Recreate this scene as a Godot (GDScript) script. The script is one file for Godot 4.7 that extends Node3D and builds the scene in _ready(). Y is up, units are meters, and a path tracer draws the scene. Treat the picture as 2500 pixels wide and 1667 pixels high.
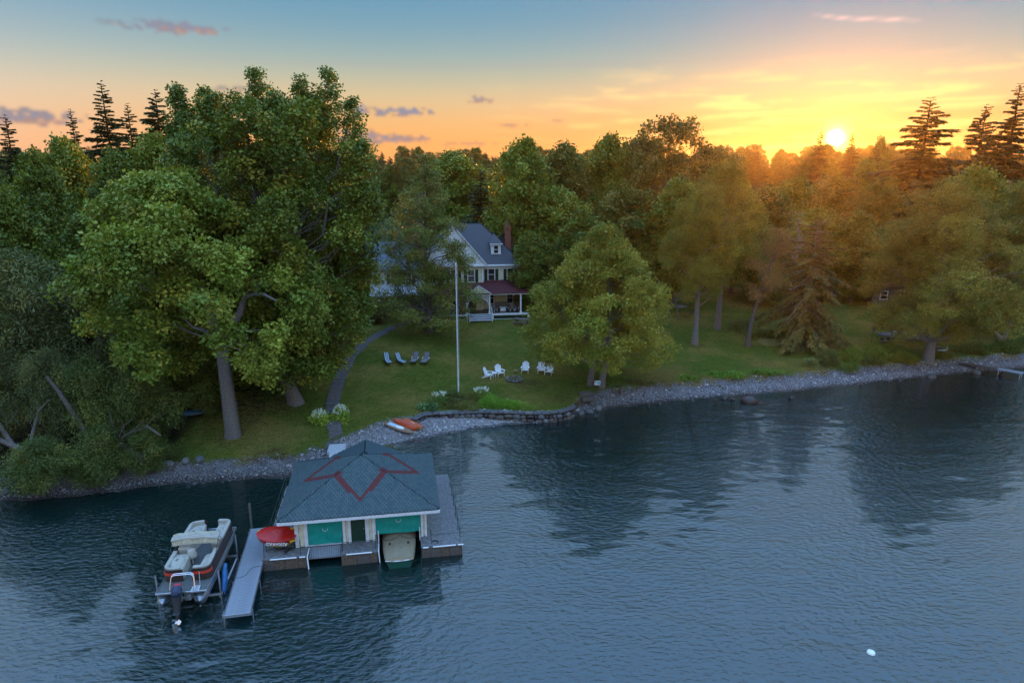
extends Node3D
# A lakeside house, its lawn, boathouse and boats at sunset, seen from a drone over the lake.

# ---------------------------------------------------------------- mesh builder
class MB:
	var v := PackedVector3Array()
	var n := PackedVector3Array()
	var c := PackedColorArray()
	var uv := PackedVector2Array()
	var col := Color(1, 1, 1)

	func tri(a: Vector3, b: Vector3, d: Vector3) -> void:  # counter-clockwise from outside
		var nn := (b - a).cross(d - a).normalized()
		v.append(a); v.append(d); v.append(b)
		n.append(nn); n.append(nn); n.append(nn)
		c.append(col); c.append(col); c.append(col)

	func tri_n(a: Vector3, b: Vector3, d: Vector3, na: Vector3, nb: Vector3, nd: Vector3) -> void:
		v.append(a); v.append(d); v.append(b)
		n.append(na); n.append(nd); n.append(nb)
		c.append(col); c.append(col); c.append(col)

	func quad(a: Vector3, b: Vector3, d: Vector3, e: Vector3) -> void:
		tri(a, b, d)
		tri(a, d, e)

	func box(center: Vector3, size: Vector3, turn := Basis(), bevel := 0.0) -> void:
		var h := size * 0.5
		var t := Transform3D(turn, center)
		if bevel <= 0.0:
			var p := []
			for k in 8:
				p.append(t * Vector3(h.x if k & 1 else -h.x, h.y if k & 2 else -h.y, h.z if k & 4 else -h.z))
			quad(p[4], p[5], p[7], p[6]); quad(p[1], p[0], p[2], p[3])
			quad(p[5], p[1], p[3], p[7]); quad(p[0], p[4], p[6], p[2])
			quad(p[6], p[7], p[3], p[2]); quad(p[0], p[1], p[5], p[4])
			return
		var b := minf(bevel, minf(h.x, minf(h.y, h.z)) * 0.95)
		var o := []
		for sx in [-1.0, 1.0]:
			for sy in [-1.0, 1.0]:
				for sz in [-1.0, 1.0]:
					var s := Vector3(sx, sy, sz)
					var px := t * (Vector3(h.x, h.y - b, h.z - b) * s)
					var py := t * (Vector3(h.x - b, h.y, h.z - b) * s)
					var pz := t * (Vector3(h.x - b, h.y - b, h.z) * s)
					o.append([px, py, pz])
					if sx * sy * sz > 0: tri(px, py, pz)
					else: tri(px, pz, py)
		# index: x*4 + y*2 + z
		quad(o[4][0], o[6][0], o[7][0], o[5][0]); quad(o[0][0], o[1][0], o[3][0], o[2][0])
		quad(o[2][1], o[3][1], o[7][1], o[6][1]); quad(o[0][1], o[4][1], o[5][1], o[1][1])
		quad(o[1][2], o[5][2], o[7][2], o[3][2]); quad(o[0][2], o[2][2], o[6][2], o[4][2])
		for e in [[2, 3, 0, 1], [6, 7, 1, 0], [0, 1, 1, 0], [4, 5, 0, 1]]:  # edges along z : x-y
			var A = o[e[0]]; var B = o[e[1]]
			if e[2] == 0: quad(A[0], B[0], B[1], A[1])
			else: quad(A[1], B[1], B[0], A[0])
		for e in [[1, 5, 1], [3, 7, 0], [0, 4, 0], [2, 6, 1]]:  # along x : y-z
			var A = o[e[0]]; var B = o[e[1]]
			if e[2] == 0: quad(A[2], B[2], B[1], A[1])
			else: quad(A[1], B[1], B[2], A[2])
		for e in [[0, 2, 1], [1, 3, 0], [4, 6, 0], [5, 7, 1]]:  # along y : x-z
			var A = o[e[0]]; var B = o[e[1]]
			if e[2] == 0: quad(A[2], B[2], B[0], A[0])
			else: quad(A[0], B[0], B[2], A[2])

	func bar(a: Vector3, b: Vector3, w: float, hh: float, up := Vector3.UP, bevel := 0.0) -> void:
		var d := b - a
		var z := d.normalized()
		var x := up.cross(z)
		if x.length() < 0.01: x = Vector3.RIGHT.cross(z)
		if x.length() < 0.01: x = Vector3.BACK.cross(z)
		x = x.normalized()
		box((a + b) * 0.5, Vector3(w, hh, d.length()), Basis(x, z.cross(x), z), bevel)

	func tube(pts: Array, rad: Array, sides := 8, cap := true) -> void:
		var rings := []
		var norms := []
		var last := Vector3.ZERO
		for i in pts.size():
			var d: Vector3
			if i == 0: d = pts[1] - pts[0]
			elif i == pts.size() - 1: d = pts[i] - pts[i - 1]
			else: d = pts[i + 1] - pts[i - 1]
			d = d.normalized()
			var x := last - d * last.dot(d)
			if x.length() < 0.05:
				x = Vector3.RIGHT - d * d.x if absf(d.x) < 0.9 else Vector3.UP - d * d.y
			x = x.normalized()
			last = x
			var y := d.cross(x)
			var ring := []
			var nn := []
			for k in sides:
				var a := TAU * k / sides
				var q := x * cos(a) + y * sin(a)
				ring.append(pts[i] + q * rad[i])
				nn.append(q)
			rings.append(ring)
			norms.append(nn)
		for i in pts.size() - 1:
			for k in sides:
				var k2 := (k + 1) % sides
				tri_n(rings[i][k], rings[i][k2], rings[i + 1][k2], norms[i][k], norms[i][k2], norms[i + 1][k2])
				tri_n(rings[i][k], rings[i + 1][k2], rings[i + 1][k], norms[i][k], norms[i + 1][k2], norms[i + 1][k])
		if cap:
			for k in range(1, sides - 1):
				tri(rings[0][0], rings[0][k + 1], rings[0][k])
				var R = rings[pts.size() - 1]
				tri(R[0], R[k], R[k + 1])

	func lathe(prof: Array, sides: int, t := Transform3D(), smooth := true) -> void:
		for i in prof.size() - 1:
			var p: Vector2 = prof[i]
			var q: Vector2 = prof[i + 1]
			var e := q - p
			var nn := Vector2(e.y, -e.x).normalized()
			for k in sides:
				var a := TAU * k / sides
				var b := TAU * (k + 1) / sides
				var A := t * Vector3(p.x * cos(a), p.y, p.x * sin(a))
				var B := t * Vector3(p.x * cos(b), p.y, p.x * sin(b))
				var D := t * Vector3(q.x * cos(b), q.y, q.x * sin(b))
				var E := t * Vector3(q.x * cos(a), q.y, q.x * sin(a))
				if smooth:
					var na := (t.basis * Vector3(nn.x * cos(a), nn.y, nn.x * sin(a))).normalized()
					var nb := (t.basis * Vector3(nn.x * cos(b), nn.y, nn.x * sin(b))).normalized()
					if p.x > 0.0001: tri_n(A, D, B, na, nb, nb)
					if q.x > 0.0001: tri_n(A, E, D, na, na, nb)
				else:
					if p.x > 0.0001: tri(A, D, B)
					if q.x > 0.0001: tri(A, E, D)

	func prism(poly: PackedVector2Array, depth: float, t := Transform3D()) -> void:
		# polygon in local xy, extruded from z = 0 to z = depth
		var p := poly
		if Geometry2D.is_polygon_clockwise(p) == true:
			p = p.duplicate()
			p.reverse()
		var id := Geometry2D.triangulate_polygon(p)
		for k in range(0, id.size(), 3):
			var a := p[id[k]]
			var b := p[id[k + 1]]
			var d := p[id[k + 2]]
			if (b - a).cross(d - a) < 0:
				var s := b; b = d; d = s
			tri(t * Vector3(a.x, a.y, depth), t * Vector3(b.x, b.y, depth), t * Vector3(d.x, d.y, depth))
			tri(t * Vector3(a.x, a.y, 0), t * Vector3(d.x, d.y, 0), t * Vector3(b.x, b.y, 0))
		var ccw := 0.0
		for k in p.size():
			ccw += p[k].cross(p[(k + 1) % p.size()])
		for k in p.size():
			var a := p[k]
			var b := p[(k + 1) % p.size()]
			if ccw < 0:
				var s := a; a = b; b = s
			quad(t * Vector3(a.x, a.y, 0), t * Vector3(b.x, b.y, 0), t * Vector3(b.x, b.y, depth), t * Vector3(a.x, a.y, depth))

	func sheet(f: Callable, nu: int, nv: int) -> void:
		# smooth parametric surface f(u, v) with u, v in 0..1
		var P := []
		for j in nv + 1:
			for i in nu + 1:
				P.append(f.call(float(i) / nu, float(j) / nv))
		var w := nu + 1
		var N := []
		for j in nv + 1:
			for i in nu + 1:
				var du: Vector3 = P[j * w + mini(i + 1, nu)] - P[j * w + maxi(i - 1, 0)]
				var dv: Vector3 = P[mini(j + 1, nv) * w + i] - P[maxi(j - 1, 0) * w + i]
				N.append(du.cross(dv).normalized())
		for j in nv:
			for i in nu:
				var a := j * w + i
				tri_n(P[a], P[a + 1], P[a + w + 1], N[a], N[a + 1], N[a + w + 1])
				tri_n(P[a], P[a + w + 1], P[a + w], N[a], N[a + w + 1], N[a + w])

	func blob(center: Vector3, r: Vector3, rg: RandomNumberGenerator, rough := 0.25, nu := 9, nv := 6, turn := Basis()) -> void:
		var off := []
		for k in nu * (nv + 1):
			off.append(1.0 + rg.randf_range(-rough, rough))
		var f := func(u: float, w: float) -> Vector3:
			var i := int(round(u * nu)) % nu
			var j := int(round(w * nv))
			var k: float = off[j * nu + i]
			if j == 0: k = off[0]
			if j == nv: k = off[nv * nu]
			var a := -TAU * u
			var e := PI * (w - 0.5)
			return center + turn * (Vector3(cos(a) * cos(e), sin(e), sin(a) * cos(e)) * r * k)
		sheet(f, nu, nv)

	func put(tv: PackedVector3Array, tn: PackedVector3Array, t: Transform3D, colour: Color, own := PackedColorArray()) -> void:
		v.append_array(t * tv)
		n.append_array(Transform3D(t.basis.orthonormalized(), Vector3.ZERO) * tn)
		if own.size() == tv.size():
			c.append_array(own)
			return
		var cc := PackedColorArray()
		cc.resize(tv.size())
		cc.fill(colour)
		c.append_array(cc)

	func mesh() -> ArrayMesh:
		var a := []
		a.resize(Mesh.ARRAY_MAX)
		a[Mesh.ARRAY_VERTEX] = v
		a[Mesh.ARRAY_NORMAL] = n
		a[Mesh.ARRAY_COLOR] = c
		if uv.size() == v.size() and uv.size() > 0: a[Mesh.ARRAY_TEX_UV] = uv
		var m := ArrayMesh.new()
		m.add_surface_from_arrays(Mesh.PRIMITIVE_TRIANGLES, a)
		return m

var rng := RandomNumberGenerator.new()
var M := {}
var taken := {}

func numbered(called: String) -> String:
	if not taken.has(called):
		taken[called] = 0
		return called
	taken[called] += 1
	return "%s_%03d" % [called, taken[called]]

func thing(called: String, label: String, category: String, at := Vector3.ZERO, turn := 0.0, group := "") -> Node3D:
	var o := Node3D.new()
	o.name = numbered(called)
	add_child(o)
	o.position = at
	o.rotation_degrees.y = turn
	o.set_meta("label", label)
	o.set_meta("category", category)
	if group: o.set_meta("group", group)
	return o

func part(called: String, shape, material: Material, parent: Node, kind := "") -> MeshInstance3D:
	var o := MeshInstance3D.new()
	o.name = called
	o.mesh = shape.mesh() if shape is MB else shape
	o.material_override = material
	parent.add_child(o, true)
	if kind: o.set_meta("kind", kind)
	return o

func solo(called: String, shape, material: Material, label: String, category: String, at := Vector3.ZERO, turn := 0.0, group := "") -> MeshInstance3D:
	var o := MeshInstance3D.new()
	o.name = numbered(called)
	o.mesh = shape.mesh() if shape is MB else shape
	o.material_override = material
	add_child(o)
	o.position = at
	o.rotation_degrees.y = turn
	o.set_meta("label", label)
	o.set_meta("category", category)
	if group: o.set_meta("group", group)
	return o

func setting(called: String, shape, material: Material, kind := "structure") -> MeshInstance3D:
	var o := MeshInstance3D.new()
	o.name = called
	o.mesh = shape.mesh() if shape is MB else shape
	o.material_override = material
	add_child(o)
	o.set_meta("kind", kind)
	return o

func copy_of(src: Node3D, called: String, label: String, at: Vector3, turn: float, group := "") -> Node3D:
	var o: Node3D = src.duplicate()
	o.name = numbered(called)
	add_child(o)
	o.position = at
	o.rotation_degrees = Vector3(0, turn, 0)
	o.set_meta("label", label)
	if group: o.set_meta("group", group)
	return o

# ---------------------------------------------------------------- materials
func lin(r: float, g: float, b: float, a := 1.0) -> Color:
	var k := Color(r, g, b).linear_to_srgb()
	k.a = a
	return k

var TX := {}
func noise_tex(key: String, freq: float, lo: float, hi: float, size := 512, octaves := 4, kind := FastNoiseLite.TYPE_SIMPLEX_SMOOTH, sd := 1) -> NoiseTexture2D:
	if TX.has(key): return TX[key]
	var f := FastNoiseLite.new()
	f.noise_type = kind
	f.frequency = freq
	f.fractal_octaves = octaves
	f.seed = sd
	var t := NoiseTexture2D.new()
	t.width = size
	t.height = size
	t.seamless = true
	t.noise = f
	var g := Gradient.new()
	g.set_color(0, Color(lo, lo, lo))
	g.set_color(1, Color(hi, hi, hi))
	t.color_ramp = g
	TX[key] = t
	return t

func normal_tex(key: String, freq: float, strength: float, size := 512, octaves := 4, sd := 3) -> NoiseTexture2D:
	if TX.has(key): return TX[key]
	var f := FastNoiseLite.new()
	f.noise_type = FastNoiseLite.TYPE_SIMPLEX_SMOOTH
	f.frequency = freq
	f.fractal_octaves = octaves
	f.seed = sd
	var t := NoiseTexture2D.new()
	t.width = size
	t.height = size
	t.seamless = true
	t.noise = f
	t.as_normal_map = true
	t.bump_strength = strength
	TX[key] = t
	return t

func mat(called: String, colour: Color, rough := 0.8, metal := 0.0, grain := "", scale := 1.0, vcol := false) -> StandardMaterial3D:
	var m := StandardMaterial3D.new()
	m.resource_name = called
	m.albedo_color = colour
	m.roughness = rough
	m.metallic = metal
	m.vertex_color_use_as_albedo = vcol
	if grain:
		m.albedo_texture = TX[grain]
		m.uv1_triplanar = true
		m.uv1_world_triplanar = false
		m.uv1_scale = Vector3.ONE * scale
	M[called] = m
	return m

func relief(m: StandardMaterial3D, tex: String, cm: float) -> void:
	m.heightmap_enabled = true
	m.heightmap_texture = TX[tex]
	m.heightmap_scale = cm

func make_materials() -> void:
	noise_tex("fine", 0.09, 0.62, 1.0, 512, 3)
	noise_tex("soft", 0.012, 0.7, 1.0, 512, 4, FastNoiseLite.TYPE_SIMPLEX_SMOOTH, 7)
	noise_tex("clean", 0.015, 0.88, 1.0, 256, 4, FastNoiseLite.TYPE_SIMPLEX_SMOOTH, 15)
	noise_tex("dirty", 0.02, 0.45, 1.0, 512, 5, FastNoiseLite.TYPE_SIMPLEX_SMOOTH, 11)
	noise_tex("height", 0.05, 0.0, 1.0, 512, 4, FastNoiseLite.TYPE_SIMPLEX_SMOOTH, 5)
	noise_tex("cells", 0.06, 0.35, 1.0, 512, 2, FastNoiseLite.TYPE_CELLULAR, 9)
	# ground
	var g := mat("ground", Color(1, 1, 1), 0.95, 0, "dirty", 0.45, true)
	g.uv1_world_triplanar = true
	g.detail_enabled = true
	g.metallic_specular = 0.2
	relief(g, "dirty", 6.0)
	mat("lakebed", Color(1, 1, 1), 0.9, 0, "cells", 0.5, true).uv1_world_triplanar = true
	# plants
	for k in [["leaf", 0.5, Color(0.46, 0.54, 0.18)], ["needle", 0.7, Color(0.24, 0.28, 0.1)], ["grass_blade", 0.75, Color(0.5, 0.6, 0.2)]]:
		var l := mat(k[0], Color(1, 1, 1), k[1], 0, "", 1.0, true)
		l.cull_mode = BaseMaterial3D.CULL_DISABLED
		l.backlight_enabled = true
		l.backlight = k[2]
		l.metallic_specular = 0.35
	mat("petal", lin(0.78, 0.8, 0.66), 0.7).cull_mode = BaseMaterial3D.CULL_DISABLED
	for k in [["bark", lin(0.27, 0.22, 0.18)], ["bark_pale", lin(0.44, 0.38, 0.34)], ["bark_dark", lin(0.1, 0.08, 0.065)]]:
		relief(mat(k[0], k[1], 0.95, 0, "dirty", 0.9), "height", 5.0)
	# stone
	relief(mat("stone", lin(0.25, 0.245, 0.25), 0.9, 0, "dirty", 1.3), "height", 2.0)
	relief(mat("stone_pale", lin(0.36, 0.345, 0.33), 0.9, 0, "dirty", 1.1), "height", 2.0)
	relief(mat("stone_warm", lin(0.24, 0.2, 0.17), 0.9, 0, "dirty", 1.2), "height", 2.0)
	mat("stone_wet", lin(0.06, 0.045, 0.038), 0.35, 0, "dirty", 1.2)
	mat("pebble", Color(1, 1, 1), 0.85, 0, "", 1.0, true)
	relief(mat("concrete", lin(0.24, 0.23, 0.23), 0.85, 0, "soft", 0.5), "height", 0.6)
	relief(mat("concrete_stained", lin(0.25, 0.175, 0.12), 0.85, 0, "dirty", 0.7), "height", 1.5)
	mat("concrete_pale", lin(0.5, 0.5, 0.52), 0.8, 0, "clean", 0.8)
	relief(mat("paver", lin(0.33, 0.29, 0.28), 0.9, 0, "dirty", 1.1), "height", 1.0)
	# paint, wood, metal, cloth
	mat("white_paint", lin(0.82, 0.82, 0.82), 0.55, 0, "clean", 0.5)
	mat("white_plastic", lin(0.86, 0.87, 0.88), 0.4)
	mat("cream_paint", lin(0.78, 0.72, 0.5), 0.6, 0, "clean", 0.5)
	mat("yellow_paint", lin(0.74, 0.62, 0.34), 0.6, 0, "clean", 0.5)
	mat("green_door", lin(0.0, 0.33, 0.26), 0.5, 0, "clean", 0.6)
	mat("dark_green", lin(0.012, 0.06, 0.03), 0.45, 0, "soft", 0.8)
	mat("rail_green", lin(0.04, 0.075, 0.06), 0.5, 0.2)
	mat("red_roof", lin(0.13, 0.022, 0.024), 0.85, 0, "fine", 1.2)
	mat("slate_roof", lin(0.115, 0.12, 0.14), 0.85, 0, "fine", 1.0)
	mat("dark_floor", lin(0.035, 0.04, 0.035), 0.3, 0, "soft", 0.5)
	mat("brick", lin(0.36, 0.12, 0.075), 0.9, 0, "fine", 1.5)
	mat("clay", lin(0.42, 0.2, 0.14), 0.85, 0, "soft", 1.0)
	var gl := mat("window_glass", lin(0.02, 0.02, 0.022), 0.06)
	gl.metallic_specular = 0.6
	mat("doorway_shade", lin(0.085, 0.045, 0.025), 0.5, 0, "soft", 1.2)
	for k in [["shingle_a", lin(0.085, 0.145, 0.15)], ["shingle_b", lin(0.1, 0.16, 0.158)], ["shingle_c", lin(0.074, 0.128, 0.14)], ["shingle_d", lin(0.11, 0.155, 0.165)], ["shingle_red", lin(0.2, 0.035, 0.035)]]:
		mat(k[0], k[1], 0.85, 0, "fine", 2.0, true)
	mat("roof_cap", lin(0.016, 0.034, 0.04), 0.85, 0, "fine", 1.5)
	mat("dock_deck", lin(0.3, 0.31, 0.34), 0.6, 0.0, "clean", 0.7)
	mat("aluminium", lin(0.62, 0.64, 0.68), 0.28, 0.9, "clean", 0.8)
	mat("chrome", lin(0.8, 0.82, 0.85), 0.12, 1.0)
	mat("wood_grey", lin(0.26, 0.22, 0.19), 0.85, 0, "dirty", 1.3)
	mat("wood_brown", lin(0.17, 0.105, 0.07), 0.8, 0, "dirty", 1.3)
	mat("beige_cloth", lin(0.48, 0.435, 0.36), 0.85, 0, "clean", 0.9)
	mat("canvas_tan", lin(0.34, 0.265, 0.17), 0.85, 0, "clean", 0.8)
	mat("cream_canvas", lin(0.66, 0.58, 0.4), 0.85, 0, "soft", 0.9)
	mat("boat_brown", lin(0.06, 0.036, 0.03), 0.35, 0, "soft", 1.0)
	mat("boat_red", lin(0.62, 0.05, 0.022), 0.35)
	mat("boat_floor", lin(0.2, 0.21, 0.2), 0.75, 0, "dirty", 1.2)
	mat("black_plastic", lin(0.018, 0.019, 0.022), 0.4)
	mat("motor_navy", lin(0.012, 0.028, 0.07), 0.22)
	mat("motor_red", lin(0.4, 0.02, 0.03), 0.3)
	mat("hull_green", lin(0.01, 0.09, 0.06), 0.3)
	mat("rope_black", lin(0.012, 0.012, 0.014), 0.9)
	mat("lift_blue", lin(0.03, 0.2, 0.5), 0.5, 0, "soft", 1.5)
	mat("vinyl_red", lin(0.68, 0.02, 0.012), 0.35, 0, "soft", 0.8)
	mat("vinyl_yellow", lin(0.7, 0.42, 0.01), 0.4)
	mat("lettering_white", lin(0.85, 0.85, 0.85), 0.5)
	mat("lettering_black", lin(0.015, 0.013, 0.012), 0.5)
	mat("board_orange", lin(0.82, 0.15, 0.045), 0.4, 0, "soft", 0.6)
	mat("kayak_orange", lin(0.8, 0.1, 0.02), 0.4, 0, "soft", 0.6)
	mat("board_wood", lin(0.4, 0.23, 0.13), 0.4, 0, "soft", 0.7)
	mat("board_yellow", lin(0.75, 0.5, 0.04), 0.45)
	mat("board_pad", lin(0.5, 0.63, 0.7), 0.7)
	mat("stripe_navy", lin(0.02, 0.05, 0.09), 0.8)
	mat("stripe_pale", lin(0.5, 0.62, 0.68), 0.8)
	mat("sling_grey", lin(0.3, 0.27, 0.28), 0.8, 0, "fine", 3.0)
	mat("wicker", lin(0.5, 0.44, 0.38), 0.85, 0, "cells", 4.0)
	mat("soil", lin(0.09, 0.065, 0.05), 0.95, 0, "dirty", 1.0)
	relief(mat("path_bed", lin(0.2, 0.175, 0.165), 0.95, 0, "dirty", 1.6), "height", 1.0)
	mat("ash", lin(0.05, 0.045, 0.042), 0.95, 0, "fine", 1.0)
	mat("canoe_blue", lin(0.025, 0.09, 0.14), 0.4)
	mat("terracotta", lin(0.3, 0.09, 0.05), 0.8)
	mat("sign_white", lin(0.7, 0.82, 0.86), 0.4)
	mat("sign_blue", lin(0.2, 0.5, 0.65), 0.5)
	mat("far_wall", lin(0.7, 0.68, 0.68), 0.7, 0, "clean", 0.5)
	mat("blue_grey_roof", lin(0.15, 0.2, 0.26), 0.8, 0, "fine", 1.0)
	mat("steel_dark", lin(0.05, 0.05, 0.055), 0.5, 0.5)

# ---------------------------------------------------------------- terrain
const SHORE := [[-400, -38], [-60, -42], [-36.2, -43.9], [-31.8, -44.4], [-27.3, -46.1], [-22.8, -47], [-17.3, -47.6], [-13.8, -50.3], [-11.2, -53.3], [-8.1, -55.0], [-4.5, -57], [-0.6, -58.5], [1.2, -58.95], [3.1, -59.0], [4.6, -59.3], [5.6, -60.2], [6.4, -61.5], [9.5, -62.9], [14.1, -64.4], [18.7, -65.6], [23.5, -66.7], [28.4, -67.8], [33.6, -69.3], [39.2, -71], [44.8, -72.6], [50.8, -74.4], [59.9, -76.6], [75, -80], [120, -88], [400, -120]]
const BEACH := [[-400, 1.5], [-36, 1.5], [-22, 1.9], [-17, 2.1], [-14.5, 2.6], [-12.5, 4.0], [-10.5, 3.8], [-8.7, 3.4], [-8.3, 3.9], [-7.8, 4.0], [-6, 3.4], [-3.6, 2.6], [-0.7, 1.1], [1.2, 0.5], [3.1, 0.4], [4.6, 0.45], [5.5, 0.6], [6.2, 1.4], [8, 2.4], [14, 2.6], [24, 2.7], [40, 2.6], [50, 2.2], [60, 2.4], [400, 2]]
const BANK := [[-400, 1.6], [-10.5, 1.6], [-8.9, 0.6], [-8.3, 0.3], [5.4, 0.3], [6.4, 0.9], [8, 1.2], [400, 1.2]]

func along(t: Array, x: float) -> float:
	if x <= t[0][0]: return t[0][1]
	for k in t.size() - 1:
		if x <= t[k + 1][0]:
			return lerpf(t[k][1], t[k + 1][1], (x - t[k][0]) / float(t[k + 1][0] - t[k][0]))
	return t[t.size() - 1][1]

func shore(x: float) -> float:
	return along(SHORE, x) + 0.18 * sin(x * 1.7) * sin(x * 0.63 + 1.0)

func height_in(x: float, d: float) -> float:
	if d < 0: return -3.6 * (1.0 - exp(d / 9.0)) - 0.02
	var b := along(BEACH, x)
	var k := along(BANK, x)
	var rise := 1.08 - 0.22 * (smoothstep(-10.0, -8.0, x) - smoothstep(5.0, 8.0, x))
	var h := minf(d, b + k * 0.5) * 0.15
	if d > b - k * 0.5:
		h += smoothstep(b - k * 0.5, b + k * 0.5, d) * (rise - 0.15 * (b + k * 0.5))
	var e := maxf(0.0, d - b)
	h += 0.088 * minf(e, 28.0) + 0.035 * clampf(e - 28.0, 0.0, 300.0)
	return h

func gy(x: float, z: float) -> float:
	return height_in(x, shore(x) - z)

func on(x: float, z: float, dy := 0.0) -> Vector3:
	return Vector3(x, gy(x, z) + dy, z)

func steps_between(list: Array) -> Array:
	# list of [start, step] ... closed by the last start
	var out := []
	for k in list.size() - 1:
		var a: float = list[k][0]
		while a < list[k + 1][0] - 0.001:
			out.append(a)
			a += list[k][1]
	out.append(float(list[list.size() - 1][0]))
	return out

const BROWN_SPOTS := [[-18.9, -49.6, 1.5, 0.8], [1.6, -66.2, 1.5, 0.9], [8.8, -65.9, 2.6, 0.7], [-20.0, -58.3, 2.0, 0.7], [-22.9, -51.9, 1.4, 0.6], [5.2, -62.3, 1.5, 0.75], [22.2, -79.3, 1.1, 0.6], [28.4, -79.2, 1.0, 0.5], [-10.0, -81.2, 1.6, 0.5], [34.0, -72.9, 2.2, 0.5], [14.0, -67.6, 3.0, 0.45]]

func make_ground() -> void:
	var fn := FastNoiseLite.new()
	fn.frequency = 0.11
	fn.fractal_octaves = 4
	fn.seed = 4
	var fd := FastNoiseLite.new()
	fd.frequency = 0.9
	fd.fractal_octaves = 3
	fd.seed = 8
	var xs := steps_between([[-1500, 150], [-300, 40], [-100, 8], [-52, 0.5], [70, 6], [130, 40], [300, 150], [1500, 1]])
	var ds := steps_between([[-10, 1.2], [-2, 0.4], [0, 0.16], [5.2, 0.45], [36, 1.2], [60, 8], [140, 30], [320, 120], [1300, 1]])
	var nx := xs.size()
	var nd := ds.size()
	var P := PackedVector3Array()
	var C := PackedColorArray()
	for j in nd:
		for i in nx:
			var x: float = xs[i]
			var d: float = ds[j]
			var s := shore(x)
			var z := s - d
			var y := height_in(x, d)
			var b := along(BEACH, x)
			var n1 := fn.get_noise_2d(x, z)
			var n2 := fd.get_noise_2d(x, z)
			if d > b + 0.6 and d < 60: y += n1 * 0.05 + n2 * 0.02
			P.append(Vector3(x, y, z))
			var green := Color(0.17, 0.205, 0.03).lerp(Color(0.34, 0.265, 0.062), clampf(0.33 + n1 * 1.7 + n2 * 0.9, 0, 1))
			green = green.lerp(Color(0.075, 0.13, 0.022), clampf(-n2 * 0.8 - 0.1, 0, 0.7))
			if x > 7.0 and x < 30.0 and d < 9: green = green.lerp(Color(0.22, 0.155, 0.045), clampf((9 - d) * 0.09 + n1, 0, 0.8))
			for sp in BROWN_SPOTS:
				var q: float = Vector2(x - sp[0], (z - sp[1]) * 1.3).length() / sp[2]
				if q < 1.6: green = green.lerp(Color(0.105, 0.06, 0.034), clampf((1.25 - q + n2 * 0.9) * 1.6, 0, 1) * sp[3])
			var gravel := Color(0.27, 0.255, 0.27).lerp(Color(0.16, 0.138, 0.13), clampf(0.5 + n2 * 1.4, 0, 1))
			var wet := smoothstep(1.1, 0.45, d + n2 * 0.7)
			gravel = gravel.lerp(Color(0.075, 0.055, 0.045), wet * 0.85)
			var k := smoothstep(b - 0.15, b + 0.4, d + n1 * 0.5 + n2 * 0.75)
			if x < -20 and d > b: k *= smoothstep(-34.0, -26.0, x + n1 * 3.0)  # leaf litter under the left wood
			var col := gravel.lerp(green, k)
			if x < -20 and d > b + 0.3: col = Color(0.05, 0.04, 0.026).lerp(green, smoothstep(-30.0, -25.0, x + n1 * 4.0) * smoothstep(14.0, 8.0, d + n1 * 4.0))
			if d < 0: col = Color(0.09, 0.07, 0.045).lerp(Color(0.04, 0.055, 0.03), smoothstep(0.0, 0.25, n1 + n2 * 0.5))
			if d > 60: col = Color(0.06, 0.075, 0.02)
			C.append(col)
	var N := PackedVector3Array()
	N.resize(P.size())
	for j in nd:
		for i in nx:
			var du := P[j * nx + mini(i + 1, nx - 1)] - P[j * nx + maxi(i - 1, 0)]
			var dv := P[mini(j + 1, nd - 1) * nx + i] - P[maxi(j - 1, 0) * nx + i]
			N[j * nx + i] = du.cross(dv).normalized()
	var I := PackedInt32Array()
	for j in nd - 1:
		for i in nx - 1:
			var a := j * nx + i
			I.append_array(PackedInt32Array([a, a + nx, a + 1, a + 1, a + nx, a + nx + 1]))
	var arr := []
	arr.resize(Mesh.ARRAY_MAX)
	arr[Mesh.ARRAY_VERTEX] = P
	arr[Mesh.ARRAY_NORMAL] = N
	arr[Mesh.ARRAY_COLOR] = C
	arr[Mesh.ARRAY_INDEX] = I
	var m := ArrayMesh.new()
	m.add_surface_from_arrays(Mesh.PRIMITIVE_TRIANGLES, arr)
	setting("ground", m, M.ground)
	# deep lake bed beyond the shelf
	var bed := MB.new()
	bed.col = Color(0.06, 0.06, 0.035)
	bed.quad(Vector3(-1500, -3.3, 1200), Vector3(1500, -3.3, 1200), Vector3(1500, -3.3, -130), Vector3(-1500, -3.3, -130))
	setting("lake_bed", bed, M.lakebed)

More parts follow.
